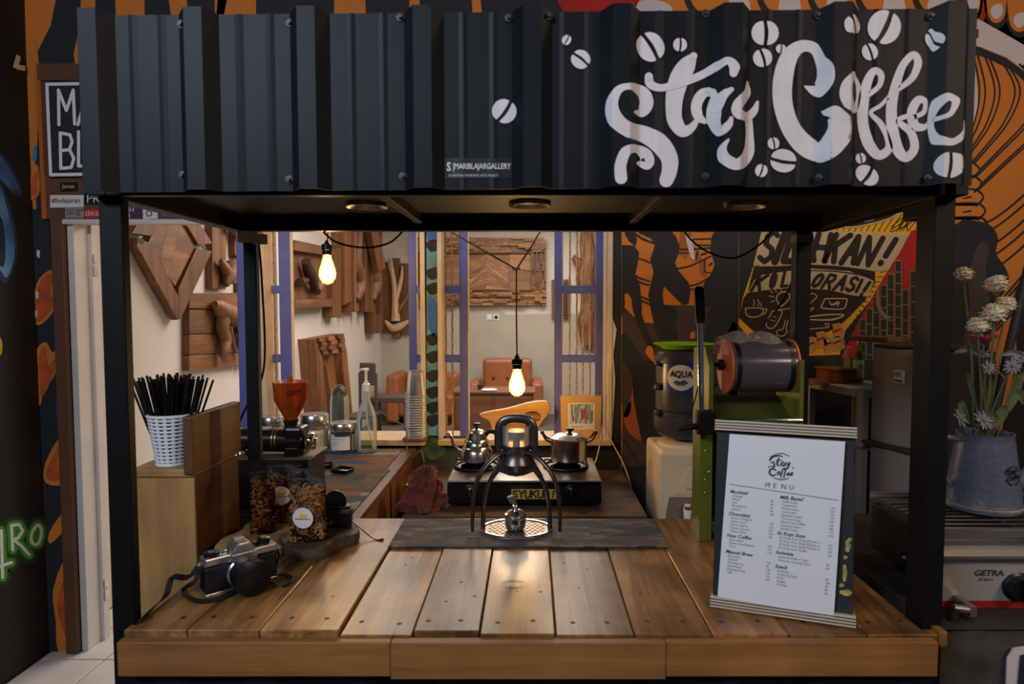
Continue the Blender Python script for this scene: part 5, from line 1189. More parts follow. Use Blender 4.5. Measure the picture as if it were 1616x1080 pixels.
cst = tag(MB().bx(-.055, .055, -.045, .045, 0, .012).build('cup_tray', m_counter, None, bevel=.002, loc=(cs.x, cs.y - .005, SILL)), 'small flat wooden board under the stack of cups', 'board')
# faceted glass candle holder inside the window
o = thing('glass_lantern', 'faceted glass lantern with dark top standing on the inner window ledge', 'lantern', (P(536, 640, 3.17).x, 3.17, SILL))
MB().lathe([(0, .004), (.040, 0), (.046, .03), (.046, .16), (.040, .19), (.036, .19), (.042, .155), (.042, .03), (0, .01)], 8, smooth=False).build('glass', m_glass, o)
MB().lathe([(.040, .188), (.034, .215), (.018, .236), (0, .242)], 8, smooth=False).build('top', m_glass, o)
MB().lathe([(0, .01), (.034, .01), (.036, .12), (.030, .20), (.012, .225), (0, .228)], 10).build('core', mat('lantern_core', srgb(70, 62, 50), .5, var=.5, vs=40), o)
# square dishes on the runner
def dish(label, px, py, w_, rz):
    g = G(px, py, ZR_); o = thing('square_dish', label, 'dish', (g.x, g.y, ZR_), rz)
    MB().prism([V((a_ * w_, b_ * w_ * .9, .0)) for a_, b_ in ((-.8, -.8), (.8, -.8), (.8, .8), (-.8, .8))], (0, 0, .003)).build('base', m_plastic_black, o)
    m = MB()
    for a_ in range(4):
        rt = M.Rotation(a_ * pi / 2, 3, 'Z'); m.add([M.Diagonal((1, .9, 1)) @ (rt @ V(q_)) for q_ in ((-.8 * w_, -.8 * w_, .001), (.8 * w_, -.8 * w_, .001), (w_, -w_, .014), (-w_, -w_, .014), (-.78 * w_, -.78 * w_, .004), (.78 * w_, -.78 * w_, .004), (.96 * w_, -.96 * w_, .0145), (-.96 * w_, -.96 * w_, .0145))], [(0, 1, 2, 3), (5, 4, 7, 6), (3, 2, 6, 7)])
    m.build('rim', m_plastic_black, o)
    MB().bx(-.3 * w_, .5 * w_, -.4 * w_, .4 * w_, .0035, .006).build('metal_insert', m_steel, o)
dish('small square black dish with metal insert on the runner', 541, 745, .038, R(-18))
dish('dark square tray beside the coffee grinder on the runner', 512, 738, .034, R(20))
ctt = P(516, 735, 2.3)
# loose electrical cord along the side cabinet
tag(MB().tube(spl([P(598, 648, 2.97), P(622, 664, 2.97), P(640, 676, 2.95), (XD - .02, 2.9, ZR_ + .004), (XD + .006, 2.84, ZS - .01), P(664, 712, 2.82), P(669, 730, 2.82)], 8), .003, 6).build('power_cord', m_cord), 'tan electric cord running over the side cabinet corner', 'cord')

# ============================================================= STOVE TABLE
ZTB = .885; YT0, YT1 = 2.335, 3.02
XT0, XT1 = -.46, P(1022, 812, YT0).x
m_tab = wood('table_wood', srgb(116, 84, 60), srgb(74, 52, 36), 'x', .6, .5, .4)
tb = thing('stove_table', 'low dark wooden table under the gas stove', 'table', ((XT0 + XT1) / 2, (YT0 + YT1) / 2, 0)); TO = V(tb.location)
for i in range(4):
    y0 = YT0 + (YT1 - YT0) * i / 4; part(MB().bx(XT0, XT1, y0 + .001, y0 + (YT1 - YT0) / 4 - .001, ZTB - .02, ZTB), 'plank', m_tab, tb, TO, bevel=.002)
for sx in (XT0 + .02, XT1 - .06):
    for sy in (YT0 + .02, YT1 - .06): part(MB().bx(sx, sx + .04, sy, sy + .04, 0, ZTB - .02), 'leg', m_tab, tb, TO)
part(MB().bx(XT0 + .02, XT1 - .02, YT0 + .015, YT0 + .035, ZTB - .09, ZTB - .02), 'apron', m_darkwood, tb, TO)
# two-burner stove
YV0, YV1 = 2.45, 2.83; XV0, XV1 = P(704, 790, YV0).x, P(951, 790, YV0).x; ZV = .985
sv = thing('gas_stove', 'two burner gas stove with steel top and glossy black front', 'stove', ((XV0 + XV1) / 2, (YV0 + YV1) / 2, ZTB)); VO = V(sv.location)
m_gloss = mat('stove_black', srgb(14, 14, 15), .18)
m_stop = mat('stove_steel', (.33, .29, .26, 1), .32, 1)
m = MB().prism([(XV0 + .004, y, z) for y, z in ((YV0 - .012, ZTB + .014), (YV0 + .002, ZV - .012), (YV1, ZV - .012), (YV1, ZTB + .014))], (XV1 - XV0 - .008, 0, 0)); part(m, 'body', m_gloss, sv, VO, bevel=.006)
part(MB().bx(XV0 + .002, XV1 - .002, YV0 - .002, YV1, ZV - .011, ZV), 'steel_top', m_stop, sv, VO, bevel=.005, seg=3)
for sx in (XV0 + .03, XV1 - .05):
    for sy in (YV0 + .01, YV1 - .04): part(MB().cyl((sx, sy, ZTB), (sx, sy, ZTB + .015), .012), 'foot', m_rubber, sv, VO)
BUR = [V((P(752, 730, 2.65).x, 2.66, ZV)), V((P(893, 730, 2.65).x, 2.66, ZV))]
for c in BUR:
    bu = part(MB().lathe([(.085, 0), (.088, .003), (.075, .004), (.06, -.001), (0, -.001)], 30, c), 'burner_tray', m_dsteel, sv, VO)
    part(MB().lathe([(.034, 0), (.036, .010), (.030, .016), (.012, .017), (.010, .012), (0, .012)], 24, c), 'burner_head', m_blacksteel, bu, VO)
    gr_ = MB().tube([(c.x + .088 * cos(2 * pi * j / 32), c.y + .088 * sin(2 * pi * j / 32), c.z + .006) for j in range(32)], .005, 6, closed=True)
    for j in range(5):
        a = 2 * pi * j / 5 + .3; d = V((cos(a), sin(a), 0))
        gr_.tube([c + d * .092 + V((0, 0, .004)), c + d * .088 + V((0, 0, .024)), c + d * .04 + V((0, 0, .024))], .0042, 6)
    part(gr_, 'pan_support', m_blacksteel, bu, VO)
for px in (742, 901):
    q_ = P(px, 775, YV0 - .012)
    kn = part(MB().lathe([(.024, 0), (.024, -.003), (.017, -.005), (.015, -.022), (0, -.023)], 22, q_, axis='y'), 'knob', m_plastic_black, sv, VO)
    part(MB().bx(q_.x - .003, q_.x + .003, q_.y - .028, q_.y - .020, q_.z - .014, q_.z + .014), 'knob_grip', m_steel, kn, VO, bevel=.001)
yf = lambda z: YV0 - .012 + .014 * (z - ZTB - .014) / (ZV - .026 - ZTB) - .0015
q0, q1 = P(807, 788, YV0 - .01), P(878, 773, YV0 - .01)
sk = part(MB().add([V((q0.x, yf(q0.z), q0.z)), V((q1.x, yf(q0.z), q0.z)), V((q1.x, yf(q1.z), q1.z)), V((q0.x, yf(q1.z), q1.z))], [(0, 1, 2, 3)]), 'sticker', mat('stove_sticker', srgb(190, 150, 30), .5), sv, VO)
m = MB(); block_text(m, 'SYUKUR!', [(q0.x + .006, q1.z - .005), (q1.x - .002, q1.z - .005), (q1.x - .004, q0.z + .005), (q0.x + .004, q0.z + .005)], .0058, lambda x, z: V((x, yf(z) - .0008, z)), .3); part(m, 'sticker_print', m_stK, sk, VO)
# gooseneck kettle
c = BUR[0] + V((0, 0, .0285)); kt = thing('gooseneck_kettle', 'steel gooseneck kettle with black handle on the stove', 'kettle', c); u = .00072
m_ket = mat('kettle_steel', (.6, .56, .5, 1), .22, 1)
MB().lathe([(0, 0), (.066, 0), (.069, .003), (.067, .018), (.064, .034), (.058, .052), (.053, .056), (.053, .060), (.048, .080), (.043, .084), (.043, .088), (.036, .106), (.036, .110)], 32).build('body', m_ket, kt)
MB().lathe([(.038, .109), (.036, .114), (.026, .122), (.010, .127), (0, .128)], 28).build('lid', m_ket, kt)
MB().lathe([(.006, .127), (.007, .138), (.014, .142), (.015, .148), (.010, .151), (0, .151)], 16).build('lid_knob', m_plastic_black, kt)
MB().tube(spl([(-.060, 0, .030), (-.080, -.004, .048), (-.094, -.006, .070), (-.100, -.007, .095), (-.112, -.008, .108), (-.124, -.009, .110)], 6), [.009 - .0045 * i / 30 for i in range(31)], 10).build('spout', m_ket, kt)
MB().tube(spl([(.034, 0, .100), (.050, 0, .116), (.075, 0, .112), (.085, 0, .090), (.083, 0, .055), (.072, 0, .030)], 6), .0075, 10, up=(0, 1, 0), flat=1.3).build('handle', m_plastic_black, kt)
# stock pot
c = BUR[1] + V((.012, 0, .0285)); pt = thing('stock_pot', 'brushed steel stock pot with lid and black looped handles on the stove', 'pot', c)
MB().lathe([(0, 0), (.068, 0), (.073, .005), (.074, .085), (.077, .088), (.074, .089), (.071, .086), (.070, .006), (0, .006)], 34).build('body', m_ket, pt)
lid_m = M.Rotation(R(2), 4, 'Y')
MB().lathe([(.079, .089), (.080, .092), (.066, .098), (.050, .106), (.026, .111), (0, .113)], 34, m=lid_m).build('lid', m_ket, pt)
MB().lathe([(.007, .112), (.009, .118), (.017, .123), (.017, .129), (.010, .132), (0, .132)], 18, m=lid_m).build('lid_knob', m_plastic_black, pt)
for sg_ in (-1, 1):
    hb = MB().tube(spl([(sg_ * .070, -.030, .076), (sg_ * .094, -.030, .090), (sg_ * .106, -.016, .112), (sg_ * .106, .016, .112), (sg_ * .094, .030, .090), (sg_ * .070, .030, .076)], 6), .0042, 8).build('handle', m_plastic_black, pt)
    MB().lathe([(0, -.02), (.0075, -.018), (.0075, .018), (0, .02)], 12, (sg_ * .107, 0, .113), axis='y').build('handle_grip', m_plastic_black, hb)
# red cloth heap
cl_c = P(674, 798, 2.42); o_ = V((cl_c.x - .022, 2.43, ZTB))
def cloth(u, v):
    a = 2 * pi * u; t = v; r_ = .085 * cos(t * pi / 2) ** .6 + .004; z = .185 * t
    p_ = V((r_ * cos(a) * .95, r_ * sin(a) * .8, z)); p_ *= .88; nn = .9 * noise.noise(V((cos(a) * 2.2, sin(a) * 2.2, t * 3.4 + 2))) * .04 + noise.noise(V((cos(a) * 5, sin(a) * 5, t * 7))) * .018
    d = V((cos(a), sin(a), .25)); q_ = p_ + d * nn + V((.03 * t * t, 0, 0)); q_.z = max(q_.z, .001); return q_
tag(MB().grid(cloth, 64, 34, closeu=True).build('cleaning_cloth', mat('rust_cloth', srgb(112, 46, 34), .9, var=.15, bump=.2, bs=300, sheen=.3), loc=o_), 'crumpled rust red cloth heaped beside the gas stove', 'cloth')
# pale cables by the window
m_pcord = mat('pale_cord', srgb(206, 172, 120), .6)
tag(MB().tube(spl([P(951, 672, 3.0), P(947, 700, 2.97), P(940, 728, 2.88), P(930, 745, 2.86)], 6), .0035, 6).build('power_cord', m_pcord), 'short pale cord hanging from the sill behind the pot', 'cord')
tag(MB().tube(spl([P(953, 670, 3.0), P(968, 702, 2.98), P(985, 735, 2.93), P(996, 770, 2.90), P(1003, 806, 2.86)], 6), .0035, 6).build('power_cord', m_pcord), 'long pale cord sloping from the sill past the table end', 'cord')
# ---- driftwood carving and kraft pouch on the sill
def YSILL(px, py, Y=3.05): return P(px, py, Y)
dw = [(757, 653), (800, 644), (838, 634), (862, 633), (869, 642), (866, 652), (858, 662), (850, 674), (835, 684), (812, 686), (785, 686), (776, 676), (772, 664)]
m = MB(); q_ = spl([YSILL(x, y, 3.045) for x, y in dw], 4, True); cn = sum(q_, V()) / len(q_); n = len(q_); vs = []; fs = []
lev = [(-.022, .965), (-.019, .99), (0, 1.0), (.018, .985), (.022, .9)]
for dy, s_ in lev: vs += [cn + (p_ - cn) * s_ + V((0, dy, 0)) for p_ in q_]
for l in range(4): fs += [(l * n + i, l * n + (i + 1) % n, (l + 1) * n + (i + 1) % n, (l + 1) * n + i) for i in range(n)]
fs += [tuple(range(n)), tuple(range(5 * n - 1, 4 * n - 1, -1))]
m_carv = wood('carving_wood', srgb(246, 204, 124), srgb(206, 148, 78), 'x', .45, .4, .2)
base_ = V((cn.x, 3.045, SILL)); dwo = thing('driftwood_carving', 'honey coloured driftwood with carved flower on the window sill', 'carving', base_)
m.add(vs, fs[:-2], True); m.add(vs[:n], [tuple(range(n))]); m.add(vs[4 * n:], [tuple(range(n - 1, -1, -1))]); part(m, 'wood', m_carv, dwo, base_)
cv = MB(); cvc = YSILL(840, 658, 3.0208)
for r_ in (.012, .022, .031, .038):
    cv.tube([cvc + V((r_ * cos(t_ * pi / 10) * (1 + .12 * sin(t_ * 2.5)), .0, r_ * .62 * sin(t_ * pi / 10))) for t_ in range(20)], .0016, 4, closed=True)
for i in range(7): cv.tube(spl([YSILL(792 + i * 5, 660 + (i % 3) * 4, 3.0208), YSILL(806 + i * 5, 655 + (i % 2) * 8, 3.0208), YSILL(818 + i * 3, 668, 3.0208)], 4), .0014, 4)
stuff(part(cv, 'carved_lines', m_knot, dwo, base_))
kp = P(917, 686, 3.06); kp.z = SILL
o = thing('coffee_pouch', 'kraft paper coffee pouch with a picture label on the window sill', 'coffee pouch', (kp.x, 3.075, SILL), R(-3)); s_ = 3.06 / F
m_kraft = mat('kraft_paper', srgb(208, 166, 108), .7, var=.08, vs=10)
Wp, Hp = 66 * s_, 68 * s_
def ks(u, v, sd_): return V(((u - .5) * Wp * (1 - .06 * (1 - v)), sd_ * .026 * (sin(pi * u) ** .6) * (1 - v) ** .8 + .02 * (1 - v) * 0 + v * .012, v * Hp + (.003 if .3 < u < .7 else 0) * v))
MB().grid(lambda u, v: ks(u, v, -1), 12, 12).grid(lambda u, v: ks(1 - u, v, 1), 12, 12).build('pouch', m_kraft, o)
def kl(u, v, d=.0012): q_ = ks(.18 + .66 * u, .22 + .60 * v, -1); return q_ + V((0, -d, 0))
lb = MB().grid(lambda u, v: kl(u, v), 8, 8).build('picture_label', m_lab, o)
m_pic = nmat('label_picture')[0]; mat_stripe(m_pic, srgb(120, 140, 160), srgb(196, 196, 196), srgb(84, 104, 132), 60, 60)
MB().grid(lambda u, v: kl(.06 + .88 * u, .22 + .74 * v, .002), 8, 8).build('picture', m_pic, lb)
m = MB()
for st_ in ([(.6, .75, .10), (.62, .6, .14), (.66, .48, .10)], [(.5, .62, .05), (.62, .6, .06), (.76, .66, .04)], [(.62, .5, .07), (.55, .38, .05)], [(.66, .5, .07), (.74, .38, .05)]):
    p_, wd = vstroke(st_, 4); wd = [max(s0_.z, .02) for s0_ in spl(st_, 4)]; ribbon(m, p_, wd, lambda x, y: kl(x, y, .003))
m.build('picture_figure', mat('figure_red', srgb(186, 74, 54), .6), lb)
m = MB(); put_text(m, 'Happy Ria', .13, lambda u, v: kl(.12 + u * .8, .07 + v, .002), shear=.3); m.build('label_print', m_ink, lb)

# ============================================================= PENDANT BULBS
m_bulb = emis('bulb_glow', (1.0, .64, .28, 1), 265.0)
def shellmat():
    m_, nt, p = nmat('bulb_shell'); N = nt.nodes; L = nt.links
    p.inputs['Base Color'].default_value = (.3, .15, .04, 1); p.inputs['Roughness'].default_value = .1
    p.inputs['Emission Color'].default_value = (1.0, .55, .16, 1); p.inputs['Emission Strength'].default_value = 3.0
    t = N.new('ShaderNodeBsdfTransparent'); mx = N.new('ShaderNodeMixShader'); mx.inputs[0].default_value = .35
    t.inputs[0].default_value = (1, .9, .7, 1)
    L.new(t.outputs[0], mx.inputs[1]); L.new(p.outputs[0], mx.inputs[2]); L.new(mx.outputs[0], N['Material Output'].inputs['Surface'])
    return m_
m_shell = shellmat()
def pendant(label, px, pyt, pyb, wpx, Y, cords):
    s_ = Y / F; top = P(px, pyt, Y); r_ = wpx / 2 * s_; H = (pyb - pyt) * s_; bot = P(px, pyb, Y)
    o = thing('pendant_bulb', label, 'light bulb', bot)
    MB().lathe([(0, 0), (.30 * r_, H * .015), (.62 * r_, H * .07), (.92 * r_, H * .20), (r_, H * .34), (.94 * r_, H * .5), (.70 * r_, H * .72), (.52 * r_, H * .9), (.48 * r_, H)], 26).build('bulb_glass', m_shell, o)
    MB().lathe([(0, H * .10), (.40 * r_, H * .14), (.66 * r_, H * .26), (.70 * r_, H * .38), (.58 * r_, H * .55), (.36 * r_, H * .78), (.2 * r_, H * .9), (0, H * .92)], 20).build('filament_glow', m_bulb, o)
    MB().lathe([(.40 * r_, H - .002), (.56 * r_, H), (.58 * r_, H + .018), (.66 * r_, H + .020), (.66 * r_, H + .040), (.30 * r_, H + .046), (.12 * r_, H + .060), (0, H + .06)], 18).build('socket', m_plastic_black, o)
    for i, c_ in enumerate(cords):
        MB().tube([V(p_) - bot for p_ in spl(c_, 6)], .0032, 6).build('cord', m_cord, o)
    return o
YL = 2.66
pendant('glowing teardrop bulb on twine in front of the left window', 517, 403, 449, 26, YL, [[P(517, 390, YL), P(517, 330, YL), P(517, 250, YL + .05), P(517, 225, YW - .002)]])
pb_ = pendant('glowing teardrop bulb hanging low over the stove on forked twine', 816, 582, 626, 26, YL, [[P(816, 566, YL), P(815, 500, YL), P(815, 425, YL)], [P(815, 425, YL), P(765, 397, YL), P(710, 365, YL), P(640, 320, YL), P(560, 255, YW - .002)], [P(815, 425, YL), P(838, 390, YL), P(856, 360, YL), P(890, 310, YL), P(930, 235, YW - .002)]])
MB().tube([P(809, 425, YL) - V(pb_.location), P(821, 424, YL) - V(pb_.location)], .006, 6).build('tape_knot', m_tape, pb_)
# ============================================================= RIGHT SIDE
# ---- cup sealing machine
m_green = mat('sealer_green', srgb(92, 98, 32), .4, var=.15)
m_greend = mat('sealer_green_dark', srgb(64, 70, 26), .4, var=.12)
m_flange = mat('orange_flange', srgb(206, 92, 34), .4)
YE0, YE1 = 1.78, 1.955
xl0 = P(1105, 700, YE0).x; XR = P(1266, 600, YE0).x
cs_ = thing('cup_sealer', 'green lever operated cup sealing machine with film roll and orange flanges', 'cup sealer', ((xl0 + XR) / 2, (YE0 + YE1) / 2, TOP)); EO = V(cs_.location)
zt = P(1120, 566, YE0).z
lp = part(MB().prism([(xl0 + .022, y, z) for y, z in ((YE0, TOP), (YE1, TOP), (YE1, zt + .02), (YE0 + .05, zt + .03), (YE0, zt - .02))], (.012, 0, 0)), 'side_plate', m_green, cs_, EO, bevel=.002)
part(MB().bx(xl0, xl0 + .024, YE0 - .002, YE0 + .010, TOP, P(1120, 675, YE0).z), 'front_flange', m_green, cs_, EO, bevel=.002)
part(MB().prism([(XR - .006, y, z) for y, z in ((YE0, TOP + .1), (YE1, TOP + .1), (YE1, P(1270, 568, YE1).z), (YE0, P(1270, 568, YE0).z))], (.012, 0, 0)), 'side_plate', m_green, cs_, EO, bevel=.002)
for y, z in ((712, 0), (745, 0), (757, 0), (778, 0)):
    q_ = P(1112 if y != 745 else 1118, y, YE0 - .003); part(MB().ball(q_, .0035, 8, 6), 'rivet', m_steel, lp, EO)
zp0, zp1 = P(1200, 668, YE0).z, P(1200, 640, YE0).z
part(MB().bx(xl0 + .034, XR, YE0, YE1 - .01, zp0 - .03, zp0), 'press_plate', m_greend, cs_, EO, bevel=.003)
part(MB().prism([(xl0 + .034, y, z) for y, z in ((YE0 + .05, zp0), (YE1 - .01, zp0), (YE1 - .01, zp0 + .055))], (XR - xl0 - .034, 0, 0)), 'slope_plate', m_greend, cs_, EO, bevel=.002)
part(MB().cyl(P(1127, 664, YE0 - .006), P(1266, 664, YE0 - .006), .005, n=12), 'guide_bar', m_chrome, cs_, EO)
part(MB().bx(xl0 + .034, XR, YE0 + .01, YE1, TOP + .02, TOP + .05), 'base_plate', m_greend, cs_, EO, bevel=.003)
part(MB().bx(xl0 + .034, XR - .02, YE0 + .05, YE1, TOP + .05, zp0 - .03), 'inner_block', m_blacksteel, cs_, EO)
YRl = 1.86; ra_, rc_ = P(1145, 578, YRl), P(1246, 578, YRl); rr_ = 41 * YRl / F
roll = part(MB().cyl(ra_ + V((.004, 0, 0)), rc_ - V((.004, 0, 0)), rr_, n=40), 'film_roll', mat('sealing_film', srgb(96, 88, 96), .16, .35, spec=.8), cs_, EO)
for a_, sgn in ((ra_, -1), (rc_, 1)):
    part(MB().cyl(a_ - V((.003, 0, 0)), a_ + V((.003, 0, 0)), rr_ + .004, n=40), 'flange', m_flange, cs_, EO, bevel=.001)
for a_, b_ in ((1152, 1159), (1233, 1241)):
    part(MB().cyl(P(a_, 578, YRl), P(b_, 578, YRl), rr_ + .0005, n=40), 'roll_band', m_plastic_black, roll, EO)
part(MB().cyl(P(1128, 576, YRl), P(1272, 576, YRl), .006, n=12), 'axle', m_blacksteel, cs_, EO)
for px in (1137, 1258): part(MB().cyl(P(px - 4, 576, YRl), P(px + 4, 576, YRl), .016, n=18), 'axle_knob', m_plastic_black if px < 1200 else m_steel, cs_, EO)
# loose crumpled film over the roll
def crump(u, v):
    x = ra_.x - .02 + (rc_.x - ra_.x + .0) * u * .92; a = -1.1 + 2.3 * v; r_ = rr_ + .006 + .030 * max(0, noise.noise(V((u * 4, v * 4, 1.3))) + .35) * sin(pi * v) * (.4 + sin(pi * u) * .8)
    return V((x, ra_.y + .012 + r_ * sin(a) * .8, ra_.z + r_ * cos(a)))
part(MB().grid(crump, 30, 18, smooth=False), 'loose_film', film('loose_film', (.75, .62, .58, 1), .15, .22), cs_, EO)
lv0, lv1, lvh = P(1107, 665, YE0 - .03), P(1105, 508, YE0 - .03), P(1103, 452, YE0 - .03)
lev_ = part(MB().cyl(lv0, lv1, .0078, n=14), 'lever', m_chrome, cs_, EO)
part(MB().tube([lv1 - V((0, 0, .004)), lv1 + V((0, 0, .01)), lvh - V((0, 0, .01)), lvh], [.011, .0135, .0145, .010], 14), 'lever_grip', m_plastic_black, lev_, EO)
part(MB().bx(lv0.x - .014, xl0 + .03, YE0 - .045, YE0 - .012, lv0.z - .035, lv0.z + .03), 'lever_hub', m_blacksteel, cs_, EO, bevel=.006)
part(MB().bx(xl0 + .005, xl0 + .03, YE0 - .016, YE0 + .02, lv0.z - .03, lv0.z + .02), 'hub_mount', m_blacksteel, cs_, EO)
part(MB().tube(spl([P(1107, 673, YE0 - .03), P(1090, 674, YE0 - .05), P(1076, 677, YE0 - .06), P(1069, 677, YE0 - .06)], 5), [.010 - .0004 * i for i in range(16)], 10), 'foot_latch', m_blacksteel, cs_, EO)
part(MB().tube(spl([P(1075, 676, YE0), P(1088, 655, YE0), P(1097, 630, YE0), P(1104, 600, YE0)], 5), .002, 6), 'wire', m_cable, cs_, EO)
# ---- water dispenser with gallon
YD = 2.62
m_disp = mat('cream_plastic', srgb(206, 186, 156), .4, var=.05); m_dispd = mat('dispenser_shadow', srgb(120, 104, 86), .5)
x0, x1 = P(1040, 720, YD - .14).x, P(1040, 720, YD - .14).x + .28; zt = P(1060, 712, YD - .14).z
wd_ = thing('water_dispenser', 'cream floor standing water dispenser against the mural wall', 'water dispenser', ((x0 + x1) / 2, YD, 0)); WO = V(wd_.location); xm = WO.x
part(MB().bx(x0, x1, YD - .14, YD + .15, 0, zt), 'body', m_disp, wd_, WO, bevel=.02, seg=4)
part(MB().lathe([(.12, 0), (.118, .012), (.10, .018), (0, .018)], 30, (xm, YD, zt - .001)), 'top_collar', m_disp, wd_, WO)
fp = part(MB().prism([(xm + a_, YD - .143, zt + b_) for a_, b_ in ((-.085, -.17), (-.03, -.065), (.0, -.05), (.03, -.065), (.085, -.17))], (0, .012, 0)), 'tap_panel', m_disp, wd_, WO, bevel=.005)
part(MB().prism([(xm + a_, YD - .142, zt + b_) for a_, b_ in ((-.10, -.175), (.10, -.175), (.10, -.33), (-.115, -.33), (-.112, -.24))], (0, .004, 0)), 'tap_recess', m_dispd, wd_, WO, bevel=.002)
for i, (dx, mt_) in enumerate(((-.035, mat('tap_red', srgb(170, 50, 40), .4)), (.035, mat('tap_blue', srgb(50, 80, 160), .4)))):
    tp = part(MB().lathe([(.013, -.06), (.016, -.02), (.012, 0), (0, .002)], 14, (xm + dx, YD - .158, zt - .20)), 'tap', m_cupw, wd_, WO)
    part(MB().bx(xm + dx - .012, xm + dx + .012, YD - .178, YD - .146, zt - .215, zt - .203), 'tap_lever', mt_, tp, WO, bevel=.003)
    part(MB().lathe([(0, -.001), (.003, -.001), (.003, .001)], 8, (xm - .01 + i * .02, YD - .1445, zt - .115), axis='y'), 'indicator', m_plastic_black, fp, WO)
m = MB(); put_text(m, 'Hot', .016, lambda u_, v_: V((xm - .035 + u_, YD - .1442, zt - .15 + v_))); part(m, 'panel_print', m_labR, fp, WO); m = MB(); put_text(m, 'Cold', .016, lambda u_, v_: V((xm + .012 + u_, YD - .1442, zt - .15 + v_))); part(m, 'panel_print', m_labR, fp, WO)
zg = zt + .018; s_ = YD / F
gl = thing('water_gallon', 'dark blue tinted water gallon with blue and white label on the dispenser', 'water bottle', (xm - .005, YD, zg))
rg = .128; hg = P(1077, 552, YD).z - zg
m_gal = mat('gallon_plastic', srgb(64, 62, 68), .32, spec=.4, var=.2, vs=12)
MB().lathe([(.05, 0), (.06, .004), (.112, .022), (rg, .05), (rg, .092), (rg - .013, .100), (rg - .013, .118), (rg - .006, .124), (rg - .006, .20), (rg - .013, .206), (rg - .013, .222), (rg - .006, .228), (rg - .006, .312 * hg / .38), (rg - .012, .318 * hg / .38), (rg, .33 * hg / .38), (rg, .352 * hg / .38), (rg - .014, hg - .006), (rg - .04, hg), (0, hg)], 40).build('bottle', m_gal, gl)
def gf(u_, v_, d=.0015): a = (u_ - .5) * 1.45 - .30; r_ = rg - .005 + d; return V((r_ * sin(a), -r_ * cos(a), .20 + .112 * v_))
lb = MB().grid(lambda u_, v_: gf(u_, v_), 16, 1).build('label', mat('gallon_label_blue', srgb(40, 72, 150), .3), gl)
m = MB(); cx0 = .42
m.grid(lambda u_, v_: gf(cx0 + .30 * v_ * cos(2 * pi * u_), .5 + .44 * v_ * sin(2 * pi * u_), .0025), 24, 6, closeu=True)
dk = m.build('label_disc', m_lab, lb)
m = MB(); put_text(m, 'AQUA', .17, lambda u_, v_: gf(cx0 - .235 + u_ * .98, .52 + v_ * 1.8, .0042), offset=.004); m.build('label_print', mat('label_navy', srgb(24, 30, 60), .4), dk)
m = MB(); m.add([gf(cx0 + x_ * .8, .34 + y_, .0052) for x_, y_ in ((-.2, 0), (-.1, .08), (-.02, .02), (.08, .1), (.2, 0), (.1, -.1), (-.1, -.1))], [tuple(range(7))]); m.build('label_hill', mat('label_hill', srgb(60, 110, 160), .4), dk)
m = MB(); m.add([gf(x_, y_, .0025) for x_, y_ in ((.76, .06), (.96, .06), (.96, .24), (.76, .24))], [(0, 1, 2, 3)]); m.build('label_box', m_lab, lb)
m = MB()
for x_, y_ in ((.85, .9), (.9, .78), (.82, .72), (.88, .62), (.84, .5), (.92, .5), (.86, .38)): m.add([gf(x_ + .03 * cos(t_), y_ + .04 * sin(t_), .0025) for t_ in [j * pi / 4 for j in range(8)]], [tuple(range(8))])
m.build('label_dots', mat('label_sky', srgb(120, 170, 220), .4), lb)
for z_ in (.11, .21, .305):
    MB().ball((-rg + .006, -.03, z_), (.016, .02, .012), 10, 8).build('grip_rib', m_gal, gl)
go = thing('green_plate', 'lime green scalloped plastic plate upturned on the water gallon', 'plate', (xm - .02, YD, zg + hg + .001))
vs = []; n = 48
pr = [(0, 0, 0), (.07, 0, 0), (.085, .004, 0), (.095, .014, 0), (.118, .022, 1), (.110, .026, 1), (.092, .017, 0), (.08, .006, 0), (0, .004, 0)]
m = MB().grid(lambda u_, v_: (lambda i: V((pr[i][0] * (1 + .02 * pr[i][2] * cos(24 * 2 * pi * u_)) * cos(2 * pi * u_), pr[i][0] * (1 + .02 * pr[i][2] * cos(24 * 2 * pi * u_)) * sin(2 * pi * u_), pr[i][1])))(int(round(v_ * 8))), 96, 8, closeu=True)
m.build('plate', mat('lime_plastic', srgb(140, 206, 40), .4), go)
# ---- shelf unit with bottles by the mural
m_shelf = mat('grey_shelf', srgb(186, 172, 156), .5, var=.1)
s0_, s1_ = P(1271, 600, 2.92), P(1361, 617, 2.55); ZSH = (s0_.z + s1_.z) / 2
dirv = (V((s1_.x, s1_.y, 0)) - V((s0_.x, s0_.y, 0))); LEN = dirv.length; ang = atan2(dirv.y, dirv.x)
sh_ = thing('storage_shelf', 'grey metal shelf unit with two tiers beside the fridge', 'shelf', (s0_.x, s0_.y, 0), ang); DP = .26
for z_, nm in ((ZSH - .03, 'top_board'), (ZSH - .235, 'shelf_board'), (.3, 'shelf_board')): MB().bx(0, LEN, 0, DP, z_, z_ + .03 if nm == 'top_board' else z_ + .018).build(nm, m_shelf, sh_, bevel=.002)
for x_ in (.0, LEN - .034):
    for y_ in (0, DP - .03): MB().bx(x_, x_ + .034, y_, y_ + .03, 0, ZSH - .03).build('upright', m_shelf, sh_, bevel=.002)
MB().bx(.034, LEN - .034, DP - .006, DP, .3, ZSH - .03).build('back_panel', m_black, sh_)
shM = M.Translation((s0_.x, s0_.y, 0)) @ M.Rotation(ang, 4, 'Z')
def onshelf(x_, y_, z_): return shM @ V((x_, y_, z_))
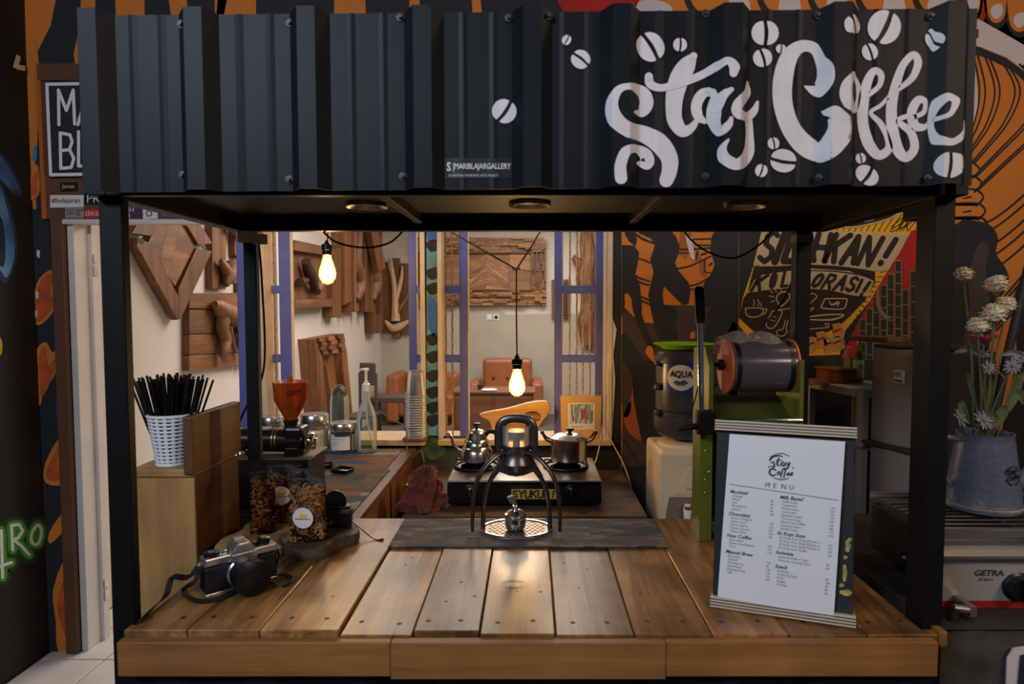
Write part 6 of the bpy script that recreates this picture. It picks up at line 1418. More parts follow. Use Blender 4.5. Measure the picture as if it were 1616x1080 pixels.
for i in range(4):
    tag(MB().bx(-.07, .07, -.016, .016, 0, .014).build('wood_offcut', m_drift, bevel=.002, loc=onshelf(LEN * .45 + .03 * i, .06 + .05 * i, ZSH - .216 + (0 if i < 3 else .0)), rot=(0, 0, .5 + .35 * i)), ['short brown wood strip at the front of the lower shelf tier', 'second brown wood strip lying in the shelf tier', 'third brown wood strip crossing deeper in the shelf tier', 'brown wood strip at the very back of the shelf tier'][i], 'wood strip')
m_clearbox = film('clear_box', (.8, .6, .45, 1), .2, .16)
def tub(label, px, py, w_, d_, h_, mt_):
    q_ = G(px, py, ZSH); o = thing('food_tub', label, 'tub', (q_.x, q_.y, ZSH), ang)
    MB().bx(-w_ / 2, w_ / 2, -d_ / 2, d_ / 2, 0, h_).build('box', mt_, o, bevel=.006)
    MB().bx(-w_ / 2 - .004, w_ / 2 + .004, -d_ / 2 - .004, d_ / 2 + .004, h_, h_ + .01).build('lid', mt_, o, bevel=.003)
tub('orange lidded plastic tub on the shelf beside the green bottle', 1318, 603, .13, .10, .052, mat('tub_orange', srgb(150, 84, 50), .4))
tub('taller clear plastic tub behind the orange one on the shelf', 1330, 592, .15, .10, .13, m_clearbox)
def bottle(label, px, py, H, r_, body, cap, lab=None, labc=None):
    q_ = G(px, py, ZSH); o = thing('glass_bottle', label, 'bottle', (q_.x, q_.y, ZSH))
    MB().lathe([(0, 0), (r_, 0), (r_, H * .62), (r_ * .9, H * .68), (r_ * .38, H * .80), (r_ * .34, H * .93), (0, H * .93)], 20).build('bottle', body, o)
    MB().lathe([(r_ * .42, H * .92), (r_ * .42, H), (0, H)], 14).build('cap', cap, o)
    if lab:
        l_ = MB().lathe([(r_ * 1.015, H * .12), (r_ * 1.015, H * .55)], 20); l_.f = l_.f[:20]; l_.sm = l_.sm[:20]
        lo_ = l_.build('label', lab, o)
        MB().ball((0, -r_ * .98, H * .40), (r_ * .45, .003, r_ * .5), 10, 6).build('label_fruit', labc, lo_)
bottle('syrup bottle with white and green label at the shelf end', 1354, 604, .175, .022, mat('syrup_green', srgb(120, 120, 40), .15), m_gold2, mat('syrup_label', srgb(206, 206, 160), .4), mat('label_lime', srgb(110, 160, 40), .4))
m_amb = tinted('amber_bottle', srgb(150, 90, 50), .22, .08, (1, .75, .5, 1))
bottle('brown glass bottle on the shelf beside the stall post', 1279, 592, .16, .021, m_amb, m_gold2)
bottle('brown glass bottle between the other bottle and the clear tub', 1294, 594, .15, .021, m_amb, m_blacksteel)
tag(MB().bx(-.04, .04, -.05, .05, 0, .02).build('wood_block', m_drift, bevel=.003, loc=G(1284, 606, ZSH) + V((0, .0, .0005)), rot=(0, 0, ang)), 'flat wood block lying at the left end of the shelf top', 'block')
# ---- fridge
m_fr = mat('fridge_grey', srgb(150, 138, 132), .35, .1, var=.04); m_frr = mat('fridge_red_trim', srgb(120, 40, 30), .4); m_frd = mat('fridge_dark', srgb(48, 42, 42), .5)
fA, fB = P(1363, 700, 2.50), P(1440, 700, 2.30); fd = V((fB.x - fA.x, fB.y - fA.y, 0)); FL = fd.length; fang = atan2(fd.y, fd.x)
ZF = P(1400, 549, 2.45).z
fo = thing('fridge', 'grey two door fridge with curved doors and red side trim', 'fridge', (fA.x, fA.y, 0), fang)
FD = .40
MB().bx(0, FL, .05, FD, .03, ZF - .012).build('body', m_frd, fo, bevel=.008)
def fdoor(z0, z1, nm):
    out = [(0, .048)] + [(FL * t_ / 12, .048 - .032 * sin(pi * (.12 + .76 * t_ / 12)) - .005) for t_ in range(13)] + [(FL, .048)]
    d = MB().prism([V((x_, y_, z0)) for x_, y_ in out], (0, 0, z1 - z0), ).build(nm, m_fr, fo, bevel=.006)
    return d
zs = P(1400, 703, 2.42).z
d1_ = fdoor(.06, zs - .004, 'lower_door'); d2_ = fdoor(zs + .004, ZF, 'freezer_door')
MB().bx(.0, FL, -.012, .05, zs - .0045, zs + .0045).build('door_gap', m_frd, fo)
MB().bx(FL + .001, FL + .018, .0, .05, .06, ZF).build('side_trim', m_frr, fo, bevel=.003)
MB().prism([V((FL * t_ / 10, .048 - .040 * sin(pi * (.1 + .8 * t_ / 10)), ZF)) for t_ in range(11)] + [V((FL, FD * .8, ZF)), V((0, FD * .8, ZF))], (0, 0, .012)).build('top_cover', m_frd, fo, bevel=.003)
lo2 = V((FL * .56, .048 - .040, P(1412, 596, 2.4).z))
est = MB().bx(lo2.x, lo2.x + .042, lo2.y - .0006, lo2.y + .006, lo2.z - .018, lo2.z + .028).build('energy_label', m_lab, d2_)
MB().bx(lo2.x + .004, lo2.x + .038, lo2.y - .0012, lo2.y - .0004, lo2.z - .014, lo2.z - .004).build('energy_print', m_labR, est)
MB().bx(lo2.x + .004, lo2.x + .030, lo2.y - .0012, lo2.y - .0004, lo2.z + .006, lo2.z + .022).build('energy_print', mat('energy_blue', srgb(120, 150, 190), .5), est)
tag(MB().bx(-.10, .10, -.06, .06, 0, .02).build('wooden_board', m_drift, bevel=.003, loc=(fA.x + .13, fA.y + .16, ZF + .0125), rot=(0, 0, fang)), 'flat wooden board lying on top of the fridge', 'board')

# ============================================================= GRILLS, STONE BENCH, FLOWER POT
m_rock = mat('bench_stone', srgb(72, 66, 60), .8, var=.5, vs=12, bump=.6, bs=25)
XG0 = P(1492, 1000, 1.42).x
zbn = P(1560, 985, 1.42).z
bn = thing('stone_bench', 'rough dark stone bench under the gas grill beside the stall', 'bench', (1.35, 1.75, 0)); BO = V(bn.location)
def rockf(u_, v_):
    x = .872 + 1.0 * u_; z = .0 + zbn * v_; return V((x, 1.41 + .012 * noise.noise(V((x * 14, z * 14, 0))), z)) - BO
MB().grid(rockf, 40, 40).bx(.872 - BO.x, 1.87 - BO.x, 1.425 - BO.y, 2.2 - BO.y, 0, zbn - .004).build('stone_block', m_rock, bn)
MB().bx(.872 - BO.x, 1.87 - BO.x, 1.40 - BO.y, 2.2 - BO.y, zbn - .004, zbn).build('bench_top', mat('bench_top', srgb(46, 42, 40), .7, var=.3, vs=10), bn, bevel=.002)
MB().prism([P(x_, y_, 1.398) - BO for x_, y_ in ((1590, 1040), (1600, 1024), (1640, 1018), (1640, 1100), (1588, 1100))], (0, .004, 0)).build('painted_patch', m_mwhite, bn)
MB().prism([P(x_, y_, 1.393) - BO for x_, y_ in ((1612, 1036), (1640, 1030), (1640, 1100), (1606, 1100))], (0, .004, 0)).build('painted_patch', m_mblack, bn)
# gas grill with steel front
YQ0, YQ1 = 1.47, 1.80
zr = P(1550, 842, YQ0 + .02).z
xq0 = P(1492, 900, YQ0).x; xq1 = xq0 + .62
gg = thing('gas_grill', 'black gas grill with wire rack, steel lip and knob on the stone bench', 'grill', ((xq0 + xq1) / 2, (YQ0 + YQ1) / 2, zbn)); QO = V(gg.location)
m_gst = mat('grill_steel', (.42, .40, .38, 1), .38, .9, var=.1); m_gbl = mat('grill_black', srgb(24, 22, 22), .45, var=.2)
zl0, zl1 = P(1550, 884, YQ0 - .02).z, P(1550, 862, YQ0 - .0).z
part(MB().bx(xq0, xq1, YQ0 + .04, YQ1, zbn + .035, zr - .02), 'body', m_gbl, gg, QO, bevel=.004)
part(MB().prism([(xq0 - .03, y_, z_) for y_, z_ in ((YQ0 - .02, zl0), (YQ0 - .02, zl0 + .010), (YQ0 + .03, zl1 + .004), (YQ0 + .05, zl1 + .004), (YQ0 + .05, zl0))], (xq1 - xq0 + .06, 0, 0)), 'front_lip', m_gst, gg, QO, bevel=.002)
zp = P(1550, 966, YQ0 + .02).z
pn = part(MB().prism([(xq0, y_, z_) for y_, z_ in ((YQ0 + .002, zl0 - .001), (YQ0 + .03, zp), (YQ0 + .045, zp), (YQ0 + .045, zl0 - .001))], (xq1 - xq0, 0, 0)), 'front_panel', mat('grill_panel', srgb(190, 182, 176), .4, .2), gg, QO, bevel=.001)
pY = lambda z_: YQ0 + .002 + .028 * (zl0 - z_) / (zl0 - zp) - .001
zred = P(1550, 956, YQ0).z
part(MB().prism([(xq0 + .002, pY(z_), z_) for z_ in (zp + .001, zred)] + [(xq0 + .002, pY(z_) + .002, z_) for z_ in (zred, zp + .001)], (xq1 - xq0 - .004, 0, 0)), 'red_stripe', mat('grill_red', srgb(176, 42, 34), .4), pn, QO)
t0_ = P(1542, 912, YQ0)
m = MB(); put_text(m, 'GETRA', .0205, lambda u_, v_: V((t0_.x + u_ * 1.05, pY(t0_.z + v_) - .0006, t0_.z + v_)), offset=.0006); put_text(m, 'ET-B111', .010, lambda u_, v_: V((t0_.x + .012 + u_, pY(t0_.z - .013 + v_) - .0006, t0_.z - .013 + v_)), offset=.0002); part(m, 'panel_lettering', mat('panel_ink', srgb(70, 66, 70), .5), pn, QO)
kq = P(1612, 930, YQ0); kq.y = pY(kq.z)
kn = part(MB().lathe([(.034, 0), (.034, -.006), (.028, -.010), (.026, -.026), (0, -.028)], 28, kq, axis='y'), 'knob', m_plastic_black, gg, QO)
part(MB().bx(kq.x - .006, kq.x + .006, kq.y - .036, kq.y - .020, kq.z - .026, kq.z + .026), 'knob_grip', m_plastic_black, kn, QO, bevel=.002)
rk_ = part(MB().beam((xq0, YQ0 + .02, zr), (xq1, YQ0 + .02, zr), .016, .016), 'rack_frame', m_gst, gg, QO)
part(MB().beam((xq0, YQ1, zr), (xq1, YQ1, zr), .016, .016), 'rack_rail', m_gst, rk_, QO)
for i in range(10):
    y_ = YQ0 + .045 + i * .029; part(MB().cyl((xq0, y_, zr + .002), (xq1, y_, zr + .002), .0034, n=6), 'rack_bar', m_dsteel, rk_, QO)
for i in range(4):
    x_ = xq0 + .002 + i * .2; part(MB().bx(x_, x_ + .008, YQ0 + .02, YQ1, zr - .008, zr - .002), 'rack_support', m_dsteel, rk_, QO)
for x_ in (xq0 + .05, xq1 - .05):
    for y_ in (YQ0 + .08, YQ1 - .06): part(MB().cyl((x_, y_, zbn), (x_, y_, zbn + .036), .014, n=12), 'foot', m_rubber, gg, QO)
for y_, pz in ((1.62, 900), (1.585, 880)):
    part(MB().lathe([(.02, 0), (.02, .012), (.014, .02), (0, .02)], 14).xf(M.Translation((xq0, y_, P(1422, pz, y_).z + .03)) @ M.Rotation(-pi / 2, 4, 'Y')), 'side_knob', m_plastic_black, gg, QO)
# brass gas inlet and hose
vl = P(1528, 992, 1.44); vl.z = zbn + .022
part(MB().cyl(vl, vl + V((-.035, 0, .004)), .009, n=12).bx(vl.x - .002, vl.x + .012, vl.y - .009, vl.y + .05, vl.z - .012, vl.z + .010), 'gas_inlet', m_gst, gg, QO)
part(MB().tube(spl([vl + V((-.03, 0, .002)), P(1497, 992, 1.43), P(1480, 985, 1.42) + V((.0, .02, 0)), P(1478, 990, 1.50)], 6), .011, 10), 'gas_hose', m_rubber, gg, QO)
# ---- enamel coffee pot used as a vase
zv = zr + .0055; YVz = 1.665
vc = P(1550, 806, YVz); vc.z = zv
m_en = mat('speckled_enamel', srgb(98, 102, 120), .35, var=.2, vs=90, bump=.1, bs=120)
vz = thing('enamel_pot', 'speckled grey blue enamel coffee pot used as a flower vase', 'pot', vc); s_ = YVz / F
Hv = (806 - 684) * s_; rb2, rt2 = 53 * s_, 39 * s_
MB().lathe([(0, .004), (rb2 * .97, 0), (rb2 * 1.03, .004), (rb2 * 1.03, .012), (rb2, .016), (rb2 * 1.02, .02), (rb2 * .99, .026), (rb2 * .96, Hv * .3), (rt2 * 1.04, Hv * .9), (rt2, Hv - .004), (rt2 * 1.04, Hv), (rt2 * .97, Hv), (rt2 * .93, Hv - .01), (rb2 * .9, .02), (0, .012)], 36).build('body', m_en, vz)
MB().tube([(rb2 * 1.0 * cos(2 * pi * j / 36), rb2 * 1.0 * sin(2 * pi * j / 36), .014) for j in range(36)], .0045, 6, closed=True).build('base_rim', mat('enamel_rim', srgb(150, 140, 130), .4, var=.4, vs=30), vz)
MB().tube(spl([(rb2 * .8, 0, Hv * .28), (rb2 * 1.25, -.005, Hv * .42), (rb2 * 1.6, -.008, Hv * .62), (rb2 * 1.75, -.01, Hv * .82)], 6), [.022 - .0005 * i for i in range(19)], 14).build('spout', m_en, vz)
MB().tube(spl([(-rt2 * .9, 0, Hv * .9), (-rt2 * 1.9, 0, Hv * .92), (-rt2 * 2.1, 0, Hv * .6), (-rb2 * .95, 0, Hv * .3)], 6), .007, 8).build('handle', m_en, vz)
lm = MB()
def vf(x_, y_):
    z_ = Hv * .52 + y_; r_ = rb2 + (rt2 - rb2) * z_ / Hv + .0045; x_ = x_ + .022; return V((x_, -sqrt(max(r_ * r_ - x_ * x_, 1e-6)) - .0006, z_))
for t0, t1 in ((.3, 1.2), (1.7, 2.9), (3.5, 4.5), (4.9, 6.0)): ribbon(lm, [(.022 * cos(t0 + (t1 - t0) * i / 6), .022 * sin(t0 + (t1 - t0) * i / 6)) for i in range(7)], .0028, vf)
put_text(lm, 'Stay', .017, lambda u_, v_: vf(-.017 + u_, .002 + v_ + u_ * .15), offset=.0006, shear=.2); put_text(lm, 'Coffee', .015, lambda u_, v_: vf(-.018 + u_, -.012 + v_ + u_ * .15), offset=.0005, shear=.2)
lm.build('painted_logo', m_stK, vz)
# ---- flowers
m_stem = mat('stem_green', srgb(96, 104, 62), .6, var=.2); m_petw = mat('petal_cream', srgb(238, 228, 206), .7, var=.06, vs=60); m_petb = mat('petal_blue_grey', srgb(122, 128, 148), .6, var=.15, vs=80); m_eye = mat('daisy_eye', srgb(150, 104, 60), .7); m_leaf = mat('leaf_green', srgb(92, 104, 66), .6, var=.25, vs=30); m_pink = mat('petal_pink', srgb(196, 70, 110), .6)
mouth = vc + V((0, 0, Hv))
def stem(o, head, seed, r_=.0026):
    rg_ = random.Random(seed); base = mouth + V((rg_.uniform(-.025, .025), rg_.uniform(-.02, .02), -.06))
    mid = base.lerp(head, .5) + V((rg_.uniform(-.01, .01), rg_.uniform(-.01, .01), .01)); L0 = V(o.location)
    MB().tube([p_ - L0 for p_ in spl([base, mid, head], 6)], r_, 6).build('stem', m_stem, o)
def carnation(label, px, py, wpx, Y, seed):
    Y -= .1; h_ = P(px, py, Y); o = thing('carnation', label, 'flower', h_, 0, 'cream carnations in the enamel pot'); R_ = wpx / 2 * Y / F
    m = MB(); rg_ = random.Random(seed); m.ball((0, 0, 0), (R_ * .78, R_ * .78, R_ * .62), 14, 8)
    for ringi, (el, nn, rr_) in enumerate(((-.55, 12, .9), (-.2, 14, 1.0), (.12, 14, 1.0), (.45, 12, .95), (.8, 10, .9), (1.15, 6, .85), (1.5, 3, .8))):
        for j in range(nn):
            a = 2 * pi * (j + .5 * (ringi % 2)) / nn + rg_.uniform(-.1, .1); e = el + rg_.uniform(-.12, .12)
            d = V((cos(a) * cos(e), sin(a) * cos(e), sin(e))); sd_ = V((-sin(a), cos(a), 0)); up_ = d.cross(sd_)
            L_ = R_ * rr_ * rg_.uniform(.85, 1.08); w_ = R_ * .42
            vs = []
            for i2, (t_, ww) in enumerate(((.2, .3), (.65, .8), (.9, 1.0), (1.0, .85))):
                for q2 in (-1, -.5, 0, .5, 1): vs.append(d * (L_ * t_) + sd_ * (w_ * ww * q2 * .6) + up_ * (R_ * .10 * (abs(q2) + (.5 if (int(q2 * 2) % 2) else 0) * (t_ > .8))))
            m.add(vs, [(r2 * 5 + c2, r2 * 5 + c2 + 1, r2 * 5 + c2 + 6, r2 * 5 + c2 + 5) for r2 in range(3) for c2 in range(4)], False)
    m.build('bloom', m_petw, o)
    MB().lathe([(.003, -R_ * 1.0), (R_ * .3, -R_ * .6), (R_ * .35, -R_ * .2), (0, 0)], 8).build('calyx', m_stem, o)
    stem(o, h_ - V((0, 0, R_ * .9)), seed)
carnation('cream carnation nearest the steel post on its own slanting stem', 1521, 434, 30, 1.80, 1)
carnation('largest upper cream carnation in the enamel pot', 1573, 450, 38, 1.79, 2)
carnation('cream carnation tucked behind the middle bloom', 1587, 482, 34, 1.81, 3)
carnation('cream carnation in the middle of the cluster', 1568, 496, 40, 1.76, 4)
carnation('lowest cream carnation above the pink petals', 1544, 515, 36, 1.77, 5)
dais = MB(); rg_ = random.Random(9)
def daisy(label, px, py, wpx, Y, tilt, seed):
    Y -= .1; h_ = P(px, py, Y); o = thing('daisy', label, 'flower', h_, 0, 'blue grey daisies in the enamel pot'); R_ = wpx / 2 * Y / F; rg_ = random.Random(seed)
    rot = M.Rotation(tilt[0], 3, 'X') @ M.Rotation(tilt[1], 3, 'Y')
    for j in range(13):
        a = 2 * pi * j / 13 + rg_.uniform(-.08, .08); d = V((cos(a), sin(a), rg_.uniform(-.05, .25))); sd_ = V((-sin(a), cos(a), 0)); L_ = R_ * rg_.uniform(.85, 1.1)
        vs = [rot @ (d * (L_ * t_) + sd_ * (q2 * R_ * .11 * w_)) for t_, w_ in ((.15, .5), (.5, 1), (.8, .9), (1, .3)) for q2 in (-1, 1)]
        MB().add(vs, [(0, 1, 3, 2), (2, 3, 5, 4), (4, 5, 7, 6)]).build('petal', m_petb, o)
    MB().ball(rot @ V((0, 0, R_ * .06)), (R_ * .22, R_ * .22, R_ * .16), 10, 6, rot=rot).build('eye', m_eye, o)
    stem(o, h_ - rot @ V((0, 0, .004)), seed, .0018)
for i, (px, py, w_, Y, tl2, lb_) in enumerate(((1560, 580, 26, 1.72, (1.2, .3), 'blue grey daisy facing forward below the cream cluster'), (1598, 578, 28, 1.73, (1.1, -.4), 'blue grey daisy beside the forward facing one'), (1552, 560, 22, 1.80, (.6, -.2), 'small blue grey daisy seen edge on under the pink petals'), (1515, 660, 32, 1.72, (1.0, .5), 'drooping grey daisy over the pot rim by the post'),
                                                    (1552, 664, 32, 1.71, (1.1, .1), 'grey daisy resting at the middle of the pot rim'), (1578, 590, 20, 1.76, (.8, .6), 'small daisy between the two large blue ones'), (1612, 565, 24, 1.8, (.9, -.5), 'blue grey daisy on the outermost stem'))):
    daisy(lb_, px, py, w_, Y, tl2, 40 + i)
def leafspray(label, pts, Y, w_, seed, mt_=m_leaf, nm='leaf_stem', cat='leaf'):
    Y -= .1; h_ = P(pts[0][0], pts[0][1], Y); o = thing(nm, label, cat, h_); L0 = V(o.location)
    sp = [P(x_, y_, Y) - L0 for x_, y_ in pts]; sp = spl(sp, 5); n = len(sp); vs = []; fs = []
    for i, p_ in enumerate(sp):
        t_ = i / (n - 1); d = (sp[min(i + 1, n - 1)] - sp[max(i - 1, 0)]).normalized(); sd_ = d.cross(V((.3, 1, .2))).normalized(); ww = w_ * sin(pi * (.08 + .9 * t_)) ** .8
        vs += [p_ - sd_ * ww, p_ + V((0, .004, 0)), p_ + sd_ * ww]
    for i in range(n - 1): fs += [(3 * i, 3 * i + 1, 3 * i + 4, 3 * i + 3), (3 * i + 1, 3 * i + 2, 3 * i + 5, 3 * i + 4)]
    MB().add(vs, fs, True).build('blade', mt_, o)
    MB().tube([sp[0], (mouth + V((0, 0, -.03)) - L0).lerp(sp[0], .4), mouth + V((.004, 0, -.05)) - L0], .0018, 5).build('stalk', m_stem, o)
leafspray('long narrow leaf rising beside the steel post', [(1540, 640), (1530, 600), (1525, 588)], 1.76, .006, 1)
leafspray('broad pale leaf spreading to the open side of the bouquet', [(1580, 560), (1600, 557), (1616, 562)], 1.75, .007, 2, m_petb)
leafspray('dark leaf lying flat toward the steel post', [(1546, 560), (1530, 550), (1506, 556)], 1.79, .010, 3)
leafspray('green leaf fan at the pot mouth', [(1560, 676), (1580, 655), (1586, 640)], 1.74, .014, 4)
leafspray('wide green leaf curling over the pot rim', [(1540, 672), (1560, 655), (1574, 660)], 1.72, .012, 5)
leafspray('green leaf drooping out beyond the pot spout', [(1590, 650), (1606, 620), (1618, 640)], 1.76, .012, 6)
leafspray('leafy green sprig behind the open side daisies', [(1596, 640), (1608, 600), (1625, 590)], 1.8, .012, 7)
leafspray('small curled leaf at the pot rim beside the drooping daisy', [(1530, 668), (1518, 640), (1524, 636)], 1.73, .009, 8)
leafspray('upright green leaf in the middle of the stems', [(1560, 640), (1566, 600), (1562, 575)], 1.78, .008, 9)
pk = P(1552, 543, 1.70); o = thing('pink_flower', 'pink flower with folded petals half hidden under the carnations', 'flower', pk)
for j in range(6):
    a = 2 * pi * j / 6; d = V((cos(a), sin(a) * .7, .45)).normalized(); sd_ = V((-sin(a), cos(a), 0))
    MB().grid(lambda u_, v_: d * (.036 * v_) + sd_ * ((u_ - .5) * .036 * sin(pi * (.1 + .8 * v_))) + V((0, 0, .008 * (4 * (u_ - .5) ** 2))), 4, 5).build('petal', m_pink, o)
stem(o, pk, 77)
# leaning dark pipe behind the flowers
tag(MB().tube([P(1628, 400, 2.3), P(1590, 560, 2.3), P(1560, 705, 2.3), V((P(1520, 900, 2.3).x, 2.3, 0))], .014, 10).build('metal_pipe', mat('grey_pipe', srgb(62, 64, 68), .5, .3)), 'dark grey metal pipe leaning behind the flowers', 'pipe')
# ============================================================= BACK ROOM: WOOD ART, SOFA, CHAIR
qs = lambda pts: zz(0, 330, 3.483, pts)
qw = lambda pts: zz(400, 340, 3.6, pts)
qv = lambda pts: zz(650, 350, 3.176, pts)
m_artd = wood('art_wood_dark', srgb(134, 86, 50), srgb(84, 52, 29), 'z', .5, .3, .3, .15, .2)
def sidething(name, label, cat, pts):
    q_ = [SW(x, y) for x, y in pts]; c = sum(q_, V()) / len(q_); c.z = min(p_.z for p_ in q_); c.x = XS; return thing(name, label, cat, c)
def spiece(o, pts, d0, d1, mt_, name='plank', bevel=.004, smooth=0):
    if smooth: pts = [(a.x, a.y) for a in spl(pts, smooth, True)]
    L0 = V(o.location)
    return MB().prism([SW(x, y) - L0 + V((d0, 0, 0)) for x, y in pts], (d1 - d0, 0, 0)).build(name, mt_, o, bevel=bevel)
def sdrift(o, pts, rs, d, mt_, name='driftwood'):
    L0 = V(o.location); sp = spl([SW(x, y) - L0 + V((d, 0, 0)) for x, y in pts], 5); k_ = len(sp); rr = []
    for i in range(k_): t_ = i / (k_ - 1) * (len(rs) - 1); a_ = int(min(t_, len(rs) - 2)); rr.append((rs[a_] * (1 - t_ + a_) + rs[a_ + 1] * (t_ - a_)) * (1 + .15 * noise.noise(sp[i] * 9)))
    return MB().tube(sp, rr, 10).build(name, mt_, o)
# diamond of planks
full = qs([(915, 610), (660, 140), (820, -80), (1000, -80), (1115, 230)])
o = sidething('diamond_wall_art', 'large diamond shaped panel of brown wooden planks on the white wall', 'wall art', full)
spiece(o, qs([(690, 160), (770, 190), (925, 480), (920, 612), (690, 205)]), .02, .065, m_art)
spiece(o, qs([(1030, 215), (1115, 232), (938, 605), (922, 608), (926, 440)]), .02, .065, m_art)
spiece(o, qs([(660, 135), (720, 40), (900, -80), (930, -60), (800, 100), (772, 150)]), .02, .065, m_artd)
spiece(o, qs([(940, 20), (1010, 20), (1117, 190), (1040, 200), (965, 80)]), .02, .065, m_art)
for a_, b_, c_, d_ in (((770, 190), (850, 40), (905, -20), (840, 285)), ((840, 285), (905, -20), (960, 60), (885, 375)), ((885, 375), (960, 60), (1035, 210), (925, 425))):
    spiece(o, qs([a_, b_, c_, d_]), .0, .045, m_arty)
for x_, y_ in ((695, 172), (708, 174), (720, 178), (1060, 210), (1075, 214)):
    q_ = SW(*qs([(x_, y_)])[0]) - V(o.location); MB().lathe([(0, .002), (.014, .002), (.015, 0)], 8).xf(M.Translation(q_ + V((.066, 0, 0))) @ M.Rotation(pi / 2, 4, 'Y')).build('bolt', m_knot, o)
# tall plank with driftwood
o = sidething('driftwood_wall_art', 'tall dark plank carrying a piece of driftwood next to the diamond panel', 'wall art', qs([(1125, 85), (1300, 100), (1250, 440), (1128, 438)]))
spiece(o, qs([(1127, 60), (1210, 60), (1204, 440), (1128, 438)]), .0, .05, m_artd)
spiece(o, qs([(1255, 70), (1310, 70), (1300, 300), (1255, 250)]), .0, .05, m_artd)
sdrift(o, qs([(1170, 420), (1190, 370), (1215, 330), (1255, 310), (1280, 290)]), [.02, .06, .07, .06, .02], .09, m_drift)
sdrift(o, qs([(1190, 360), (1165, 320), (1145, 280)]), [.04, .035, .015], .09, m_drift)
sdrift(o, qs([(1270, 310), (1245, 360), (1215, 410)]), [.03, .03, .01], .09, m_drift)
sdrift(o, qs([(1190, 100), (1235, 110), (1290, 140), (1300, 180)]), [.02, .05, .04, .02], .09, m_drift)
# narrow full length board
o = sidething('narrow_wall_board', 'narrow upright brown board hanging beside the blue door post', 'wall art', qs([(1285, 120), (1330, 120), (1330, 860), (1282, 860)]))
spiece(o, qs([(1283, 120), (1306, 120), (1306, 858), (1283, 862)]), .0, .06, m_art); spiece(o, qs([(1308, 120), (1332, 120), (1332, 852), (1308, 858)]), .0, .05, m_artd)
# square plank panel with driftwood animal
o = sidething('driftwood_wall_art', 'square plank panel with a pale driftwood creature shape', 'wall art', qs([(1000, 462), (1280, 462), (1280, 860), (1000, 892)]))
rows = [(462, 462, 548, 556), (556, 550, 690, 684), (692, 686, 805, 792), (806, 794, 892, 862)]
for yl, yr, yl2, yr2 in rows: spiece(o, qs([(1000, yl), (1280, yr), (1280, yr2 - 2), (1000, yl2 - 2)]), .0, .05, m_arty)
sdrift(o, qs([(1110, 520), (1150, 560), (1200, 590), (1250, 610), (1285, 640)]), [0.031, 0.074, 0.074, 0.068, 0.031], .1, m_drift)
sdrift(o, qs([(1100, 525), (1125, 535), (1140, 570)]), [0.025, 0.043, 0.050], .1, m_drift)
sdrift(o, qs([(1150, 580), (1145, 660), (1165, 720), (1150, 790), (1160, 840)]), [0.056, 0.043, 0.037, 0.031, 0.012], .1, m_drift)
sdrift(o, qs([(1250, 620), (1262, 690), (1250, 750), (1260, 800)]), [0.056, 0.037, 0.031, 0.012], .1, m_drift)
sdrift(o, qs([(1185, 640), (1200, 720), (1225, 790)]), [0.025, 0.019, 0.009], .1, m_artd)
# seen through the near window
o = sidething('carved_wall_panel', 'landscape wooden wall panel with a dark stick fixed on it', 'wall art', qw([(150, 150), (385, 185), (385, 520), (150, 530)]))
spiece(o, qw([(150, 140), (385, 188), (385, 235), (150, 200)]), .0, .14, m_arty); spiece(o, qw([(150, 480), (385, 475), (385, 518), (150, 530)]), .0, .14, m_arty)
spiece(o, qw([(150, 196), (385, 234), (385, 475), (150, 480)]), .0, .06, m_artd)
sdrift(o, qw([(215, 260), (240, 330), (272, 415)]), [.05, .06, .04], .14, m_knot, 'stick'); sdrift(o, qw([(190, 380), (230, 370)]), [.04, .03], .12, m_knot, 'stick'); sdrift(o, qw([(285, 430), (300, 400), (325, 390)]), [.05, .06, .02], .12, m_drift)
o = sidething('slab_wall_art', 'rough upright timber slab behind the glowing bulb', 'wall art', qw([(390, 190), (480, 90), (480, 520), (395, 580)]))
spiece(o, qw([(388, 200), (440, 180), (440, 582), (392, 582)]), .0, .12, m_artd, smooth=0); spiece(o, qw([(442, 70), (478, 70), (500, 480), (440, 510)]), .0, .16, m_art)
o = sidething('framed_wall_art', 'pair of slim framed upright wood reliefs with a dark leaning plank', 'wall art', qw([(478, 60), (650, 60), (650, 550), (478, 552)]))
for a_, b_ in ((480, 558), (585, 650)):
    spiece(o, qw([(a_, 60), (b_, 60), (b_, 550), (a_, 552)]), .0, .05, m_artd)
    for x0_, x1_ in ((a_, a_ + 10), (b_ - 10, b_)): spiece(o, qw([(x0_, 60), (x1_, 60), (x1_, 548), (x0_, 550)]), .05, .20, m_art, 'frame_rail')
    for j in range(5): spiece(o, qw([(a_ + 10 + j * (b_ - a_ - 20) / 5, 500), (a_ + 10 + (j + 1) * (b_ - a_ - 20) / 5 - 2, 500), (a_ + 10 + (j + 1) * (b_ - a_ - 20) / 5 - 2, 545), (a_ + 10 + j * (b_ - a_ - 20) / 5, 545)]), .05, .12, m_arty, 'block')
    sdrift(o, qw([((a_ + b_) / 2 - 10, 480), ((a_ + b_) / 2 + 12, 380), ((a_ + b_) / 2 - 12, 260), ((a_ + b_) / 2 + 8, 90)]), [.06, .11, .10, .06], .14, m_drift)
spiece(o, qw([(525, 60), (575, 60), (628, 300), (580, 318)]), .22, .30, m_artd, 'leaning_plank')
o = sidething('slab_wall_art', 'thin ragged timber slab near the room corner', 'wall art', qw([(628, 200), (690, 240), (685, 640), (628, 670)]))
spiece(o, qw([(640, 205), (672, 212), (676, 240), (692, 242), (684, 330), (694, 360), (682, 470), (690, 500), (684, 560), (682, 640), (664, 648), (662, 670), (630, 668), (626, 540), (640, 500)]), .0, .14, m_artd)
